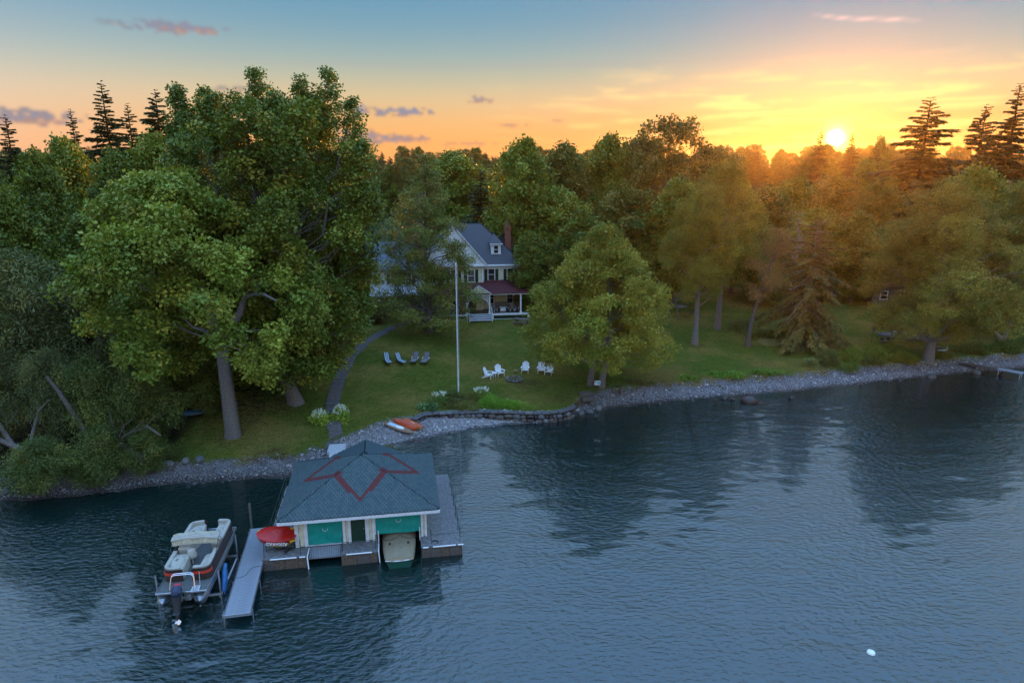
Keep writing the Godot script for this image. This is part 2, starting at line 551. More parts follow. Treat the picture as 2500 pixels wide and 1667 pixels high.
# ---------------------------------------------------------------- water
func make_water() -> void:
	var a := FastNoiseLite.new()
	a.frequency = 0.11
	a.fractal_octaves = 2
	a.seed = 21
	var w := FastNoiseLite.new()
	w.frequency = 0.02
	w.fractal_octaves = 2
	w.seed = 5
	var b := FastNoiseLite.new()
	b.frequency = 0.5
	b.fractal_octaves = 3
	b.seed = 31
	var xs := steps_between([[-900, 100], [-100, 12], [-44, 0.26], [66, 10], [120, 100], [900, 1]])
	var zs := steps_between([[-130, 12], [-82, 0.22], [-20, 3], [0, 30], [600, 1]])
	var nx := xs.size()
	var nz := zs.size()
	var P := PackedVector3Array()
	var U := PackedVector2Array()
	P.resize(nx * nz)
	U.resize(nx * nz)
	for j in nz:
		var z: float = zs[j]
		for i in nx:
			var x: float = xs[i]
			var y := 0.0
			if x > -60 and x < 80 and z > -90 and z < -15:
				var warp := w.get_noise_2d(x, z) * 14.0
				var ruffle := 0.45 + 0.9 * clampf(0.5 + 1.3 * w.get_noise_2d(x * 2.2 + 70.0, z * 2.2 - 40.0), 0.0, 1.0)
				y = 0.026 * a.get_noise_2d(x * 0.4 + z * 0.12, z * 2.0 + warp)
				y += 0.02 * ruffle * b.get_noise_2d(x * 0.42 + z * 0.12, z * 1.25 + warp * 0.35)
				y += 0.012 * ruffle * b.get_noise_2d(x * 0.95 - z * 0.3 + 50.0, z * 2.1 + x * 0.25)
			P[j * nx + i] = Vector3(x, y, z)
			U[j * nx + i] = Vector2(x / 13.0 + z * 0.012, z / 7.0)
	var N := PackedVector3Array()
	N.resize(P.size())
	for j in nz:
		for i in nx:
			var du := P[j * nx + mini(i + 1, nx - 1)] - P[j * nx + maxi(i - 1, 0)]
			var dv := P[mini(j + 1, nz - 1) * nx + i] - P[maxi(j - 1, 0) * nx + i]
			N[j * nx + i] = dv.cross(du).normalized()
	var I := PackedInt32Array()
	for j in nz - 1:
		for i in nx - 1:
			var q := j * nx + i
			I.append_array(PackedInt32Array([q, q + 1, q + nx, q + 1, q + nx + 1, q + nx]))
	var arr := []
	arr.resize(Mesh.ARRAY_MAX)
	arr[Mesh.ARRAY_VERTEX] = P
	arr[Mesh.ARRAY_NORMAL] = N
	arr[Mesh.ARRAY_TEX_UV] = U
	arr[Mesh.ARRAY_INDEX] = I
	var m := ArrayMesh.new()
	m.add_surface_from_arrays(Mesh.PRIMITIVE_TRIANGLES, arr)
	var wm := StandardMaterial3D.new()
	wm.resource_name = "water"
	wm.albedo_color = lin(0.0003, 0.024, 0.0225, 0.65)
	wm.roughness = 0.04
	wm.metallic_specular = 0.71
	wm.clearcoat_enabled = true
	wm.clearcoat = 0.8
	wm.clearcoat_roughness = 0.05
	wm.refraction_enabled = true
	wm.refraction_scale = 0.05
	wm.normal_enabled = true
	wm.normal_texture = normal_tex("ripples", 0.018, 9.0, 1024, 5, 17)
	wm.normal_scale = 0.75
	M["water"] = wm
	setting("lake_water", m, wm)

# ---------------------------------------------------------------- sky
const SUN_AZ := 24.47   # degrees to the right of the view
const SUN_EL := 1.92

func sky_panorama() -> ImageTexture:
	var W := 2048
	var Hh := 1024
	var im := Image.create(W, Hh, false, Image.FORMAT_RGBF)
	var ramp := [[0.0, Color(0.88, 0.37, 0.11)], [1.6, Color(0.86, 0.4, 0.13)], [3.2, Color(0.78, 0.44, 0.18)], [5.0, Color(0.64, 0.475, 0.27)], [6.5, Color(0.46, 0.45, 0.33)], [8.0, Color(0.31, 0.4, 0.38)], [10.0, Color(0.19, 0.335, 0.41)], [12.5, Color(0.125, 0.285, 0.41)], [15.5, Color(0.13, 0.29, 0.42)], [21.0, Color(0.32, 0.49, 0.66)], [32.0, Color(0.31, 0.545, 0.88)], [50.0, Color(0.29, 0.56, 1.04)], [90.0, Color(0.29, 0.57, 1.1)]]
	var far := [[0.0, Color(0.44, 0.36, 0.36)], [5.0, Color(0.42, 0.37, 0.4)], [10.0, Color(0.27, 0.28, 0.33)], [15.5, Color(0.19, 0.25, 0.32)], [21.0, Color(0.28, 0.4, 0.54)], [32.0, Color(0.33, 0.54, 0.84)], [50.0, Color(0.3, 0.56, 1.02)], [90.0, Color(0.29, 0.57, 1.1)]]
	var streak := FastNoiseLite.new()
	streak.frequency = 0.05
	streak.fractal_octaves = 4
	streak.seed = 12
	var puff := FastNoiseLite.new()
	puff.frequency = 0.35
	puff.fractal_octaves = 4
	puff.seed = 3
	# clouds: azimuth, elevation, half width, half height (degrees), darkness
	var clouds := [[-24.6, 9.2, 3.2, 0.5, 0.95], [-28.4, 9.25, 1.0, 0.3, 0.35], [-8.6, 3.95, 2.3, 0.45, 1.0], [-11.8, 4.0, 1.2, 0.45, 1.0], [-2.5, 4.95, 1.0, 0.35, 0.9], [-12.0, 1.95, 2.8, 0.7, 0.85], [-8.6, 1.9, 1.9, 0.45, 0.8], [-34.8, 2.9, 3.8, 0.75, 0.9], [0.2, 3.0, 1.1, 0.2, 0.6], [-3.5, 1.6, 2.2, 0.22, 0.45], [3.6, 3.3, 0.8, 0.2, 0.4], [-21.0, 5.4, 1.6, 0.25, 0.5]]
	var gain := 0.54
	for y in Hh / 2:
		var el := 90.0 - (y + 0.5) * 180.0 / Hh
		var base := pick(ramp, el) * lerpf(gain, 1.0, smoothstep(8.0, 50.0, el))
		var back := pick(far, el)
		for x in W:
			var az := wrapf((x + 0.5) * 360.0 / W, -180.0, 180.0)
			var dz := absf(wrapf(az - SUN_AZ, -180.0, 180.0))
			var col := base.lerp(back, smoothstep(35.0, 120.0, dz))
			if el < 40.0 and dz < 70.0:
				var dx := dz * cos(deg_to_rad(el))
				var r2 := dx * dx * 0.3 + (el - SUN_EL) * (el - SUN_EL) * 2.2
				col += Color(0.55, 0.24, 0.02) * exp(-r2 / 60.0) * 0.14
				var rr := sqrt(dx * dx + (el - SUN_EL) * (el - SUN_EL))
				col += Color(1.0, 0.5, 0.03) * exp(-rr / 1.0) * 0.8
				col += Color(60, 50, 26) * smoothstep(0.5, 0.1, rr) + Color(5.0, 2.9, 0.35) * exp(-rr * rr * 1.7)
				if el < 13.0 and absf(az) < 48.0:
					var st := streak.get_noise_2d(az * 2.2, el * 24.0 + sin(az * 0.13) * 5.0)
					var amt := smoothstep(0.02, 0.4, st) * smoothstep(30.0, 6.0, dz) * smoothstep(8.0, 4.5, el)
					col = col.lerp(Color(0.8, 0.52, 0.17), amt * 0.45)
					var d2 := smoothstep(0.1, 0.5, -st) * smoothstep(45.0, 10.0, dz) * smoothstep(6.0, 2.5, el)
					col = col.lerp(Color(0.48, 0.2, 0.07), d2 * 0.4)
			if el < 14.0 and absf(az) < 48.0:
				# the bright wisp high on the right
				var wx := (az - 25.5) / 3.4
				var we := el - (9.75 - 0.3 * wx + 0.25 * wx * wx * (1.0 if wx < 0.0 else -0.2))
				var wisp := exp(-we * we * 160.0) * smoothstep(1.15, 0.5, absf(wx))
				col = col.lerp(Color(0.5, 0.42, 0.36), wisp * 0.6)
				for c in clouds:
					var u: float = (az - c[0]) / c[2]
					var v: float = (el - c[1]) / c[3]
					if absf(u) < 1.5 and absf(v) < 2.2:
						var pn := puff.get_noise_2d(az * 3.0, el * 7.0)
						var flat: float = v * (1.0 if v > 0.0 else 1.7)
						var k := smoothstep(1.0, 0.45, u * u + flat * flat - pn * 1.5)
						var shade := Color(0.085, 0.075, 0.1).lerp(Color(0.42, 0.22, 0.12), clampf(0.12 - v * 0.6 - pn * 0.8 + u * 0.3, 0, 1))
						col = col.lerp(shade, k * c[4])
			im.set_pixel(x, y, col)
	var low := Color(0.1, 0.1, 0.09)
	im.fill_rect(Rect2i(0, Hh / 2, W, Hh / 2), low)
	return ImageTexture.create_from_image(im)

func pick(r: Array, e: float) -> Color:
	if e <= r[0][0]: return r[0][1]
	for k in r.size() - 1:
		if e <= r[k + 1][0]:
			var t: float = (e - r[k][0]) / (r[k + 1][0] - r[k][0])
			var a: Color = r[maxi(k - 1, 0)][1]
			var b: Color = r[k][1]
			var c: Color = r[k + 1][1]
			var d: Color = r[mini(k + 2, r.size() - 1)][1]
			# cubic through neighbours of uneven spacing
			var h: float = r[k + 1][0] - r[k][0]
			var ha: float = maxf(r[k][0] - r[maxi(k - 1, 0)][0], 0.001)
			var hd: float = maxf(r[mini(k + 2, r.size() - 1)][0] - r[k + 1][0], 0.001)
			var out := Color()
			for i in 3:
				var s1: float = (c[i] - b[i]) / h
				var s0: float = (b[i] - a[i]) / ha if k > 0 else s1
				var s2: float = (d[i] - c[i]) / hd if k + 2 < r.size() else s1
				var m0: float = (s0 + s1) * 0.5 * h
				var m1: float = (s1 + s2) * 0.5 * h
				var t2 := t * t
				var t3 := t2 * t
				out[i] = (2 * t3 - 3 * t2 + 1) * b[i] + (t3 - 2 * t2 + t) * m0 + (3 * t2 - 2 * t3) * c[i] + (t3 - t2) * m1
			return out
	return r[r.size() - 1][1]

func make_view() -> void:
	var cam := Camera3D.new()
	cam.name = "camera"
	cam.fov = 53.13
	cam.near = 0.5
	cam.far = 6000.0
	cam.position = Vector3(0, 23, 0)
	cam.rotation_degrees = Vector3(-14.5, 0, 0)
	add_child(cam)
	cam.current = true
	var we := WorldEnvironment.new()
	we.name = "environment"
	var e := Environment.new()
	e.background_mode = Environment.BG_SKY
	var sk := Sky.new()
	var pm := PanoramaSkyMaterial.new()
	pm.panorama = sky_panorama()
	sk.sky_material = pm
	e.sky = sk
	e.tonemap_mode = Environment.TONE_MAPPER_LINEAR
	e.tonemap_exposure = 2.2
	e.sdfgi_enabled = true
	e.ssao_enabled = true
	e.ssil_enabled = true
	e.volumetric_fog_enabled = true
	e.volumetric_fog_density = 0.00007
	e.volumetric_fog_albedo = Color(1.0, 0.86, 0.68)
	e.volumetric_fog_anisotropy = 0.82
	we.environment = e
	add_child(we)
	var sun := DirectionalLight3D.new()
	sun.name = "sun"
	sun.light_color = Color(1.0, 0.66, 0.3)
	sun.light_energy = 1.6
	sun.light_angular_distance = 0.6
	sun.shadow_enabled = true
	add_child(sun)
	var az := deg_to_rad(SUN_AZ)
	var el := deg_to_rad(SUN_EL + 1.6)
	var to_sun := Vector3(sin(az) * cos(el), sin(el), -cos(az) * cos(el))
	sun.look_at_from_position(Vector3.ZERO, -to_sun, Vector3.UP)

# ---------------------------------------------------------------- vegetation
var LT := {}   # leaf templates: [vertices, normals]

func leaf_template(key: String, sd: int, count: int, radius: Vector3, length: float, width: float, up_bias := 0.5, droop := 0.2) -> void:
	var r := RandomNumberGenerator.new()
	r.seed = sd
	var m := MB.new()
	for k in count:
		var p := Vector3(r.randfn(), r.randfn(), r.randfn()).normalized() * pow(r.randf(), 0.45)
		p *= radius
		var d := Vector3(r.randfn(), r.randfn() * 0.6 - droop, r.randfn()) + p.normalized() * 0.8
		d = d.normalized()
		var nn := Vector3(r.randfn(), r.randfn() + up_bias * 2.0, r.randfn())
		var s := d.cross(nn).normalized()
		var up := s.cross(d)
		var l := length * r.randf_range(0.7, 1.25)
		var w := width * r.randf_range(0.75, 1.2)
		var a := p
		var b := p + d * l * 0.45 + s * w * 0.5 + up * w * 0.12
		var c := p + d * l
		var e := p + d * l * 0.45 - s * w * 0.5 + up * w * 0.12
		m.tri(a, b, c)
		m.tri(a, c, e)
	LT[key] = [m.v, m.n]

func spray_template(key: String, sd: int, count: int, length: float, wide: float, needle: float, hang: float) -> void:
	# a conifer branch along +x, drooping, with hanging needle twigs
	var r := RandomNumberGenerator.new()
	r.seed = sd
	var m := MB.new()
	for k in count:
		var t := pow(r.randf(), 0.7)
		var p := Vector3(t * length, -0.16 * length * t * t + 0.05 * length * t, r.randf_range(-1, 1) * wide * (1.05 - t) * sqrt(t + 0.12))
		var d := Vector3(r.randf_range(0.2, 1.0), r.randf_range(-hang, 0.15), signf(p.z) * r.randf_range(0.1, 0.9)).normalized()
		var s := d.cross(Vector3(r.randfn() * 0.6, 1, r.randfn() * 0.6)).normalized()
		var l := needle * r.randf_range(0.6, 1.3)
		m.tri(p - s * l * 0.26, p + s * l * 0.26, p + d * l)
	LT[key] = [m.v, m.n]

const LEAF_GAIN := Color(1.85, 1.48, 1.0)

func make_templates() -> void:
	for k in 3:
		leaf_template("broad%d" % k, 10 + k, 34, Vector3(0.62, 0.5, 0.62), 0.27, 0.21)
		leaf_template("far%d" % k, 20 + k, 30, Vector3(0.8, 0.62, 0.8), 0.36, 0.27)
		leaf_template("small%d" % k, 30 + k, 48, Vector3(0.6, 0.45, 0.6), 0.2, 0.11, 0.4, 0.3)
		leaf_template("willow%d" % k, 40 + k, 60, Vector3(0.6, 0.55, 0.6), 0.22, 0.06, 0.3, 0.25)
		leaf_template("shrub%d" % k, 50 + k, 40, Vector3(0.3, 0.26, 0.3), 0.13, 0.085, 0.6, 0.0)
		leaf_template("fern%d" % k, 60 + k, 40, Vector3(0.26, 0.34, 0.26), 0.3, 0.035, 0.2, -0.5)
		leaf_template("hosta%d" % k, 70 + k, 34, Vector3(0.32, 0.3, 0.32), 0.2, 0.14, 0.8, 0.1)
		spray_template("spruce%d" % k, 80 + k, 150, 1.0, 0.4, 0.3, 1.3)
		spray_template("sparse%d" % k, 90 + k, 170, 1.0, 0.24, 0.1, 2.2)

func limb(m: MB, a: Vector3, b: Vector3, r0: float, r1: float, r: RandomNumberGenerator, sides := 5, bend := 0.16) -> void:
	var l := a.distance_to(b)
	var pts := [a]
	var rad := [r0]
	for k in [1, 2]:
		var t: float = k / 3.0
		pts.append(a.lerp(b, t) + Vector3(r.randfn(), r.randfn() * 0.6 + 0.25, r.randfn()) * l * bend * 0.5)
		rad.append(lerpf(r0, r1, t))
	pts.append(b)
	rad.append(r1)
	m.tube(pts, rad, sides, false)

func trunk_shape(m: MB, path: Array, r0: float, r1: float, flare := 1.35, sides := 12) -> void:
	var rad := []
	for k in path.size():
		var t: float = k / float(path.size() - 1)
		var rr := lerpf(r0, r1, t)
		if k == 0: rr *= flare
		rad.append(rr)
	m.tube(path, rad, sides, false)

# A broadleaf tree. prof: [t, radius share] from the lowest leaves (t = 0) to the top (t = 1).
func broadleaf(o: Dictionary) -> Array:
	var r := RandomNumberGenerator.new()
	r.seed = o.seed
	var H: float = o.h
	var base: float = o.base
	var R: float = o.r
	var lean: Vector3 = o.get("lean", Vector3.ZERO)
	var lobe: float = o.get("lobe", 1.7)
	var n: int = o.get("n", 40)
	var dens: float = o.get("dens", 1.25)
	var kind: String = o.get("leaf", "broad")
	var prof: Array = o.get("prof", [[0.0, 0.55], [0.25, 0.95], [0.5, 1.0], [0.75, 0.75], [0.92, 0.42], [1.0, 0.15]])
	var ca: Color = o.get("ca", Color(0.06, 0.1, 0.02))
	var cb: Color = o.get("cb", Color(0.11, 0.15, 0.03))
	var cc: Color = o.get("cc", cb)
	var tr: float = o.get("trunk", 0.35)
	var wood := MB.new()
	var leaves := MB.new()
	var top := Vector3(lean.x, H * 0.86, lean.z)
	var axis := func(y: float) -> Vector3:
		var t := clampf(y / (H * 0.86), 0, 1)
		return Vector3(lean.x * t * t + sin(t * 5.0 + o.seed) * 0.25 * t, y, lean.z * t * t + cos(t * 4.0 + o.seed) * 0.25 * t)
	if not o.get("no_trunk", false):
		var path := []
		for k in 9: path.append(axis.call(H * 0.86 * k / 8.0))
		path[0] = Vector3(0, -0.4, 0)
		trunk_shape(wood, path, tr, tr * 0.16, 1.4)
	for k in n:
		var t := (k + r.randf()) / n
		t = pow(t, o.get("fill", 0.9))
		var pr := along(prof, t)
		var y := base + t * (H - base)
		var a := k * 2.39996 + r.randf_range(-0.5, 0.5)
		var ls := lobe * r.randf_range(0.65, 1.25) * (0.55 + 0.45 * pr)
		var q := r.randf()
		var rad := maxf(0.0, pr * R * (1.0 if q < 0.62 else r.randf_range(0.35, 0.8)) - ls * 0.75)
		if q < 0.15: rad *= 1.12
		if o.has("clear") and absf(cos(a) * rad) < o.clear[0] and sin(a) * rad > -0.6 and y < o.clear[1]: continue
		var ax: Vector3 = axis.call(minf(y, H * 0.86))
		var ctr := Vector3(ax.x + cos(a) * rad, y - ls * 0.5 * t, ax.z + sin(a) * rad)
		var root: Vector3 = axis.call(clampf(ctr.y - rad * r.randf_range(0.35, 0.8) - 0.5, o.get("root", minf(base * 0.7, H * 0.4)), H * 0.84))
		if r.randf() < o.get("limbs", 0.75):
			limb(wood, root, ctr, tr * lerpf(0.34, 0.12, t), 0.03, r)
		var tint := r.randf()
		var gain := r.randf_range(0.8, 1.18)
		var flat: float = o.get("flat", 0.8)
		var rr := Vector3(ls * r.randf_range(0.9, 1.25), ls * flat * r.randf_range(0.85, 1.15), ls * r.randf_range(0.9, 1.25))
		var cnt := int(4.0 * PI * ls * ls * dens * flat)
		for i in cnt:
			var d := Vector3(r.randfn(), r.randfn(), r.randfn()).normalized()
			if d.y < -0.45 and r.randf() < 0.6: continue
			var p := ctr + d * rr * r.randf_range(0.55, 1.03)
			var b := Basis.from_euler(Vector3(r.randf_range(-0.5, 0.5), r.randf() * TAU, r.randf_range(-0.5, 0.5))) * r.randf_range(0.55, 1.4)
			var col := ca.lerp(cb, clampf(tint + r.randf_range(-0.35, 0.35), 0, 1))
			if r.randf() < 0.08: col = col.lerp(cc, 0.8)
			col *= gain * r.randf_range(0.85, 1.12)
			var T = LT[kind + str(r.randi() % 3)]
			leaves.put(T[0], T[1], Transform3D(b, p), col * LEAF_GAIN)
	return [wood, leaves]

func conifer(o: Dictionary) -> Array:
	var r := RandomNumberGenerator.new()
	r.seed = o.seed
	var H: float = o.h
	var R: float = o.r
	var base: float = o.get("base", 1.5)
	var kind: String = o.get("leaf", "spruce")
	var ca: Color = o.get("ca", Color(0.03, 0.05, 0.022))
	var cb: Color = o.get("cb", Color(0.05, 0.07, 0.03))
	var wood := MB.new()
	var leaves := MB.new()
	trunk_shape(wood, [Vector3(0, -0.4, 0), Vector3(0, H * 0.3, 0), Vector3(0.05, H * 0.65, 0), Vector3(0, H * 0.99, 0)], o.get("trunk", 0.3), 0.03, 1.3, 9)
	var y := base
	var gap: float = o.get("gap", 0.55)
	var k := 0
	while y < H - 0.1:
		var t := (y - base) / (H - base)
		k += 1
		var tier := 0.82 + 0.18 * sin(y * TAU / (1.5 - 0.5 * t))
		var l: float = (R * pow(1.0 - t, o.get("taper", 0.85)) * tier + 0.22) * r.randf_range(0.62, 1.12)
		var a := k * 2.39996 + r.randf_range(-0.5, 0.5)
		y += gap / o.get("ring", 9) * lerpf(1.0, 0.9, t)
		if r.randf() < o.get("miss", 0.06): continue
		var pitch: float = lerpf(o.get("low_pitch", -0.2), 0.4, t * t) + r.randf_range(-0.16, 0.16)
		var b := Basis(Vector3.UP, a) * Basis(Vector3.BACK, pitch) * Basis.from_scale(Vector3(l, l * 0.9, l * 0.9))
		var col := ca.lerp(cb, r.randf()) * r.randf_range(0.8, 1.2)
		var T = LT[kind + str(r.randi() % 3)]
		var at := Vector3(0, y + r.randf_range(-0.1, 0.1), 0)
		if r.randf() > o.get("bare", 0.0): leaves.put(T[0], T[1], Transform3D(b, at), col * LEAF_GAIN)
		if l > 1.2: wood.tube([at, at + b * Vector3(0.5, -0.02, 0), at + b * Vector3(0.95, -0.1, 0)], [0.05 + l * 0.008, 0.035, 0.012], 4, false)
	return [wood, leaves]

func bare_tree(sd: int, H: float, spread: float) -> MB:
	var r := RandomNumberGenerator.new()
	r.seed = sd
	var wood := MB.new()
	wood.tube([Vector3(0, -0.3, 0), Vector3(0.1, H * 0.4, 0.1), Vector3(0, H * 0.75, 0), Vector3(0.1, H, 0)], [0.22, 0.16, 0.09, 0.02], 7, false)
	for k in 26:
		var y := H * r.randf_range(0.3, 0.97)
		var a := r.randf() * TAU
		var l := spread * r.randf_range(0.4, 1.0) * (1.25 - y / H)
		var e := Vector3(cos(a) * l, y + l * r.randf_range(0.2, 0.8), sin(a) * l)
		limb(wood, Vector3(0, y, 0), e, 0.06, 0.012, r, 4)
		for i in 4:
			var s := Vector3(0, y, 0).lerp(e, r.randf_range(0.4, 0.95))
			limb(wood, s, s + Vector3(r.randfn(), absf(r.randfn()) + 0.2, r.randfn()) * l * 0.28, 0.025, 0.008, r, 3)
	return wood

func bush_shape(sd: int, r0: Vector3, kind: String, dens: float, ca: Color, cb: Color, size := 1.0) -> MB:
	var r := RandomNumberGenerator.new()
	r.seed = sd
	var m := MB.new()
	var cnt := int(dens * 2.0 * PI * (r0.x * r0.z + r0.y * (r0.x + r0.z) * 0.5))
	for i in cnt:
		var d := Vector3(r.randfn(), absf(r.randfn()), r.randfn()).normalized()
		var wob := 1.0 + 0.18 * sin(d.x * 5.0 + sd) + 0.15 * cos(d.z * 6.0 + sd * 2.0)
		var p := d * r0 * r.randf_range(0.55, 1.0) * wob
		var b := Basis.from_euler(Vector3(r.randf_range(-0.4, 0.4), r.randf() * TAU, r.randf_range(-0.4, 0.4))) * size * r.randf_range(0.75, 1.2)
		var T = LT[kind + str(r.randi() % 3)]
		m.put(T[0], T[1], Transform3D(b, p), ca.lerp(cb, r.randf()) * r.randf_range(0.85, 1.15) * Color(1.4, 1.3, 1.0))
	return m

var PROTO := {}

func tree(called: String, label: String, at: Vector3, turn: float, pr: Array, bark: Material, leaf: Material, group := "", sc := Vector3.ONE) -> Node3D:
	var t := thing(called, label, "tree", at, turn, group)
	t.scale = sc
	part("trunk", pr[0], bark, t)
	if pr[1].get_surface_count() > 0: part("crown", pr[1], leaf, t)
	return t

func meshes(a: Array) -> Array:
	return [a[0].mesh(), a[1].mesh()]

func make_prototypes() -> void:
	make_templates()
	# generic broadleaf trees of the wood, 1 unit scale = metres
	PROTO.maple = meshes(broadleaf({"seed": 101, "h": 21.0, "base": 3.2, "r": 6.2, "lobe": 1.9, "n": 62, "leaf": "far", "dens": 1.0, "ca": Color(0.075, 0.125, 0.02), "cb": Color(0.14, 0.18, 0.032)}))
	PROTO.tall = meshes(broadleaf({"seed": 105, "h": 22.0, "base": 6.8, "r": 5.2, "lobe": 1.5, "n": 70, "leaf": "small", "dens": 1.5, "trunk": 0.42, "ca": Color(0.08, 0.11, 0.02), "cb": Color(0.14, 0.165, 0.03)}))
	PROTO.ash = meshes(broadleaf({"seed": 102, "h": 23.0, "base": 4.0, "r": 5.4, "lobe": 1.7, "n": 66, "leaf": "far", "dens": 1.0, "ca": Color(0.065, 0.1, 0.022), "cb": Color(0.12, 0.14, 0.036), "prof": [[0.0, 0.5], [0.2, 0.85], [0.5, 1.0], [0.8, 0.85], [0.93, 0.6], [1.0, 0.25]]}))
	PROTO.dark = meshes(broadleaf({"seed": 103, "h": 20.0, "base": 1.6, "r": 6.0, "lobe": 1.9, "n": 60, "leaf": "far", "dens": 1.0, "ca": Color(0.05, 0.09, 0.017), "cb": Color(0.095, 0.135, 0.026)}))
	PROTO.airy = meshes(broadleaf({"seed": 104, "h": 24.0, "base": 5.0, "r": 6.0, "lobe": 1.45, "n": 60, "leaf": "far", "dens": 0.95, "ca": Color(0.06, 0.085, 0.022), "cb": Color(0.11, 0.12, 0.032), "prof": [[0.0, 0.4], [0.3, 0.75], [0.6, 1.0], [0.85, 0.95], [1.0, 0.45]], "limbs": 1.0}))
	PROTO.spruce = meshes(conifer({"seed": 111, "h": 24.0, "r": 4.2, "base": 1.2, "gap": 0.9, "miss": 0.08, "taper": 0.8, "ring": 8}))
	PROTO.spruce2 = meshes(conifer({"seed": 112, "h": 24.0, "r": 5.2, "base": 1.5, "gap": 1.0, "miss": 0.12, "taper": 0.7, "ring": 7}))
	PROTO.willow = meshes(broadleaf({"seed": 121, "h": 8.0, "base": 1.0, "r": 3.6, "lobe": 1.25, "n": 34, "leaf": "willow", "dens": 1.7, "ca": Color(0.05, 0.08, 0.04), "cb": Color(0.095, 0.125, 0.06), "cc": Color(0.2, 0.2, 0.06), "trunk": 0.2, "lean": Vector3(0.7, 0, 0.3)}))
	PROTO.willow2 = meshes(broadleaf({"seed": 122, "h": 6.5, "base": 0.8, "r": 3.4, "lobe": 1.1, "n": 34, "leaf": "willow", "dens": 1.8, "ca": Color(0.038, 0.07, 0.025), "cb": Color(0.08, 0.12, 0.04), "cc": Color(0.18, 0.2, 0.06), "trunk": 0.2, "lean": Vector3(-0.9, 0, 0.8)}))
	PROTO.thicket = meshes(broadleaf({"seed": 123, "h": 5.0, "base": 0.2, "r": 2.8, "lobe": 1.1, "n": 26, "leaf": "small", "dens": 1.5, "ca": Color(0.05, 0.085, 0.02), "cb": Color(0.085, 0.12, 0.03), "trunk": 0.1}))

const WOOD := [
	["dark", -47.9, -70.0, 21.7, 8.9, "LW"],
	["maple", -53.1, -84.0, 22.9, 10.1, "LW"],
	["dark", -44.7, -80.0, 21.5, 9.6, "LW"],
	["maple", -42.3, -84.0, 23.4, 10.1, "LW"],
	["ash", -36.6, -82.0, 24.4, 8.8, "LW"],
	["dark", -43.5, -60.0, 19.1, 8.5, "LW"],
	["dark", -40.0, -64.0, 16.3, 9.5, "LW"],
	["dark", -35.2, -66.0, 14.4, 9.0, "LW"],
	["dark", -32.7, -70.0, 12.0, 8.6, "LW"],
	["dark", -56.9, -75.0, 21.0, 9.5, "LW"],
	["maple", -18.6, -72.0, 22.0, 7.8, "LB"],
	["dark", -29.9, -78.0, 17.4, 10.9, "LB"],
	["dark", -22.8, -76.0, 13.0, 8.8, "LB"],
	["spruce", -55.6, -98.0, 29.6, 6.4, "LS1"],
	["spruce", -64.0, -104.0, 26.2, 4.5, "LS2"],
	["spruce2", -49.4, -100.0, 28.6, 8.1, "LS3"],
	["spruce", -57.8, -108.0, 27.2, 5.4, "LS4"],
	["spruce", -47.4, -104.0, 27.8, 5.8, "LS5"],
	["spruce", -65.1, -92.0, 25.0, 5.2, "LS6"],
	["maple", -10.3, -128.0, 21.0, 16.0, "MB"],
	["spruce", -4.7, -106.0, 18.6, 5.4, "MS"],
	["maple", 1.8, -100.0, 23.6, 11.0, "MM"],
	["ash", 8.3, -110.0, 22.8, 11.0, "MB"],
	["maple", 15.3, -112.0, 24.2, 12.0, "MB"],
	["airy", 23.4, -106.0, 26.6, 12.6, "MA"],
	["ash", 20.8, -116.0, 24.1, 10.9, "MB"],
	["airy", 33.5, -118.0, 22.2, 9.6, "MB"],
	["maple", 6.8, -96.0, 16.9, 10.4, "MH"],
	["dark", 2.8, -91.0, 11.4, 7.0, "MD"],
	["ash", 16.7, -98.0, 16.9, 11.2, "MH"],
	["maple", 22.6, -95.0, 18.4, 10.2, "MH"],
	["dark", 9.2, -90.0, 14.7, 9.2, "MH"],
	["tall", 26.6, -86.0, 21.8, 9.4, "R2"],
	["tall", 22.1, -79.8, 19.5, 8.6, "R1"],
	["maple", 33.8, -104.0, 17.9, 9.9, "RB"],
	["ash", 41.0, -112.0, 16.3, 10.6, "RB"],
	["maple", 50.6, -125.0, 17.1, 12.6, "RB"],
	["ash", 56.0, -120.0, 17.7, 12.9, "RB"],
	["dark", 65.7, -128.0, 20.1, 12.1, "RB"],
	["maple", 45.9, -104.0, 13.6, 9.9, "RB"],
	["dark", 50.4, -100.0, 13.7, 10.2, "RB"],
	["ash", 60.0, -112.0, 17.8, 9.9, "RB"],
	["dark", 36.1, -98.0, 11.2, 8.8, "RB"],
	["maple", 60.9, -92.0, 21.3, 11.1, "RG"],
	["dark", 64.5, -90.0, 18.8, 9.8, "RG"],
	["dark", 61.2, -98.0, 17.2, 10.6, "RB"],
	["dark", 71.8, -95.0, 20.6, 10.2, "RG"],
	["dark", 66.3, -118.0, 21.1, 11.1, "RB"],
	["spruce2", 65.1, -112.0, 29.5, 12.2, "RS1"],
	["spruce2", 77.9, -118.0, 28.9, 8.1, "RS2"],
	["spruce", 75.8, -108.0, 31.5, 8.1, "RS3"],
	["spruce2", 76.8, -112.0, 24.6, 9.2, "RS4"],
	["spruce", 82.5, -190.0, 26.1, 4.9, "SS1"],
	["spruce", 93.3, -195.0, 25.4, 4.8, "SS2"],
	["dark", 88.7, -170.0, 24.5, 8.4, "SB"],
	["spruce2", 82.3, -160.0, 22.3, 6.0, "SB"],
]
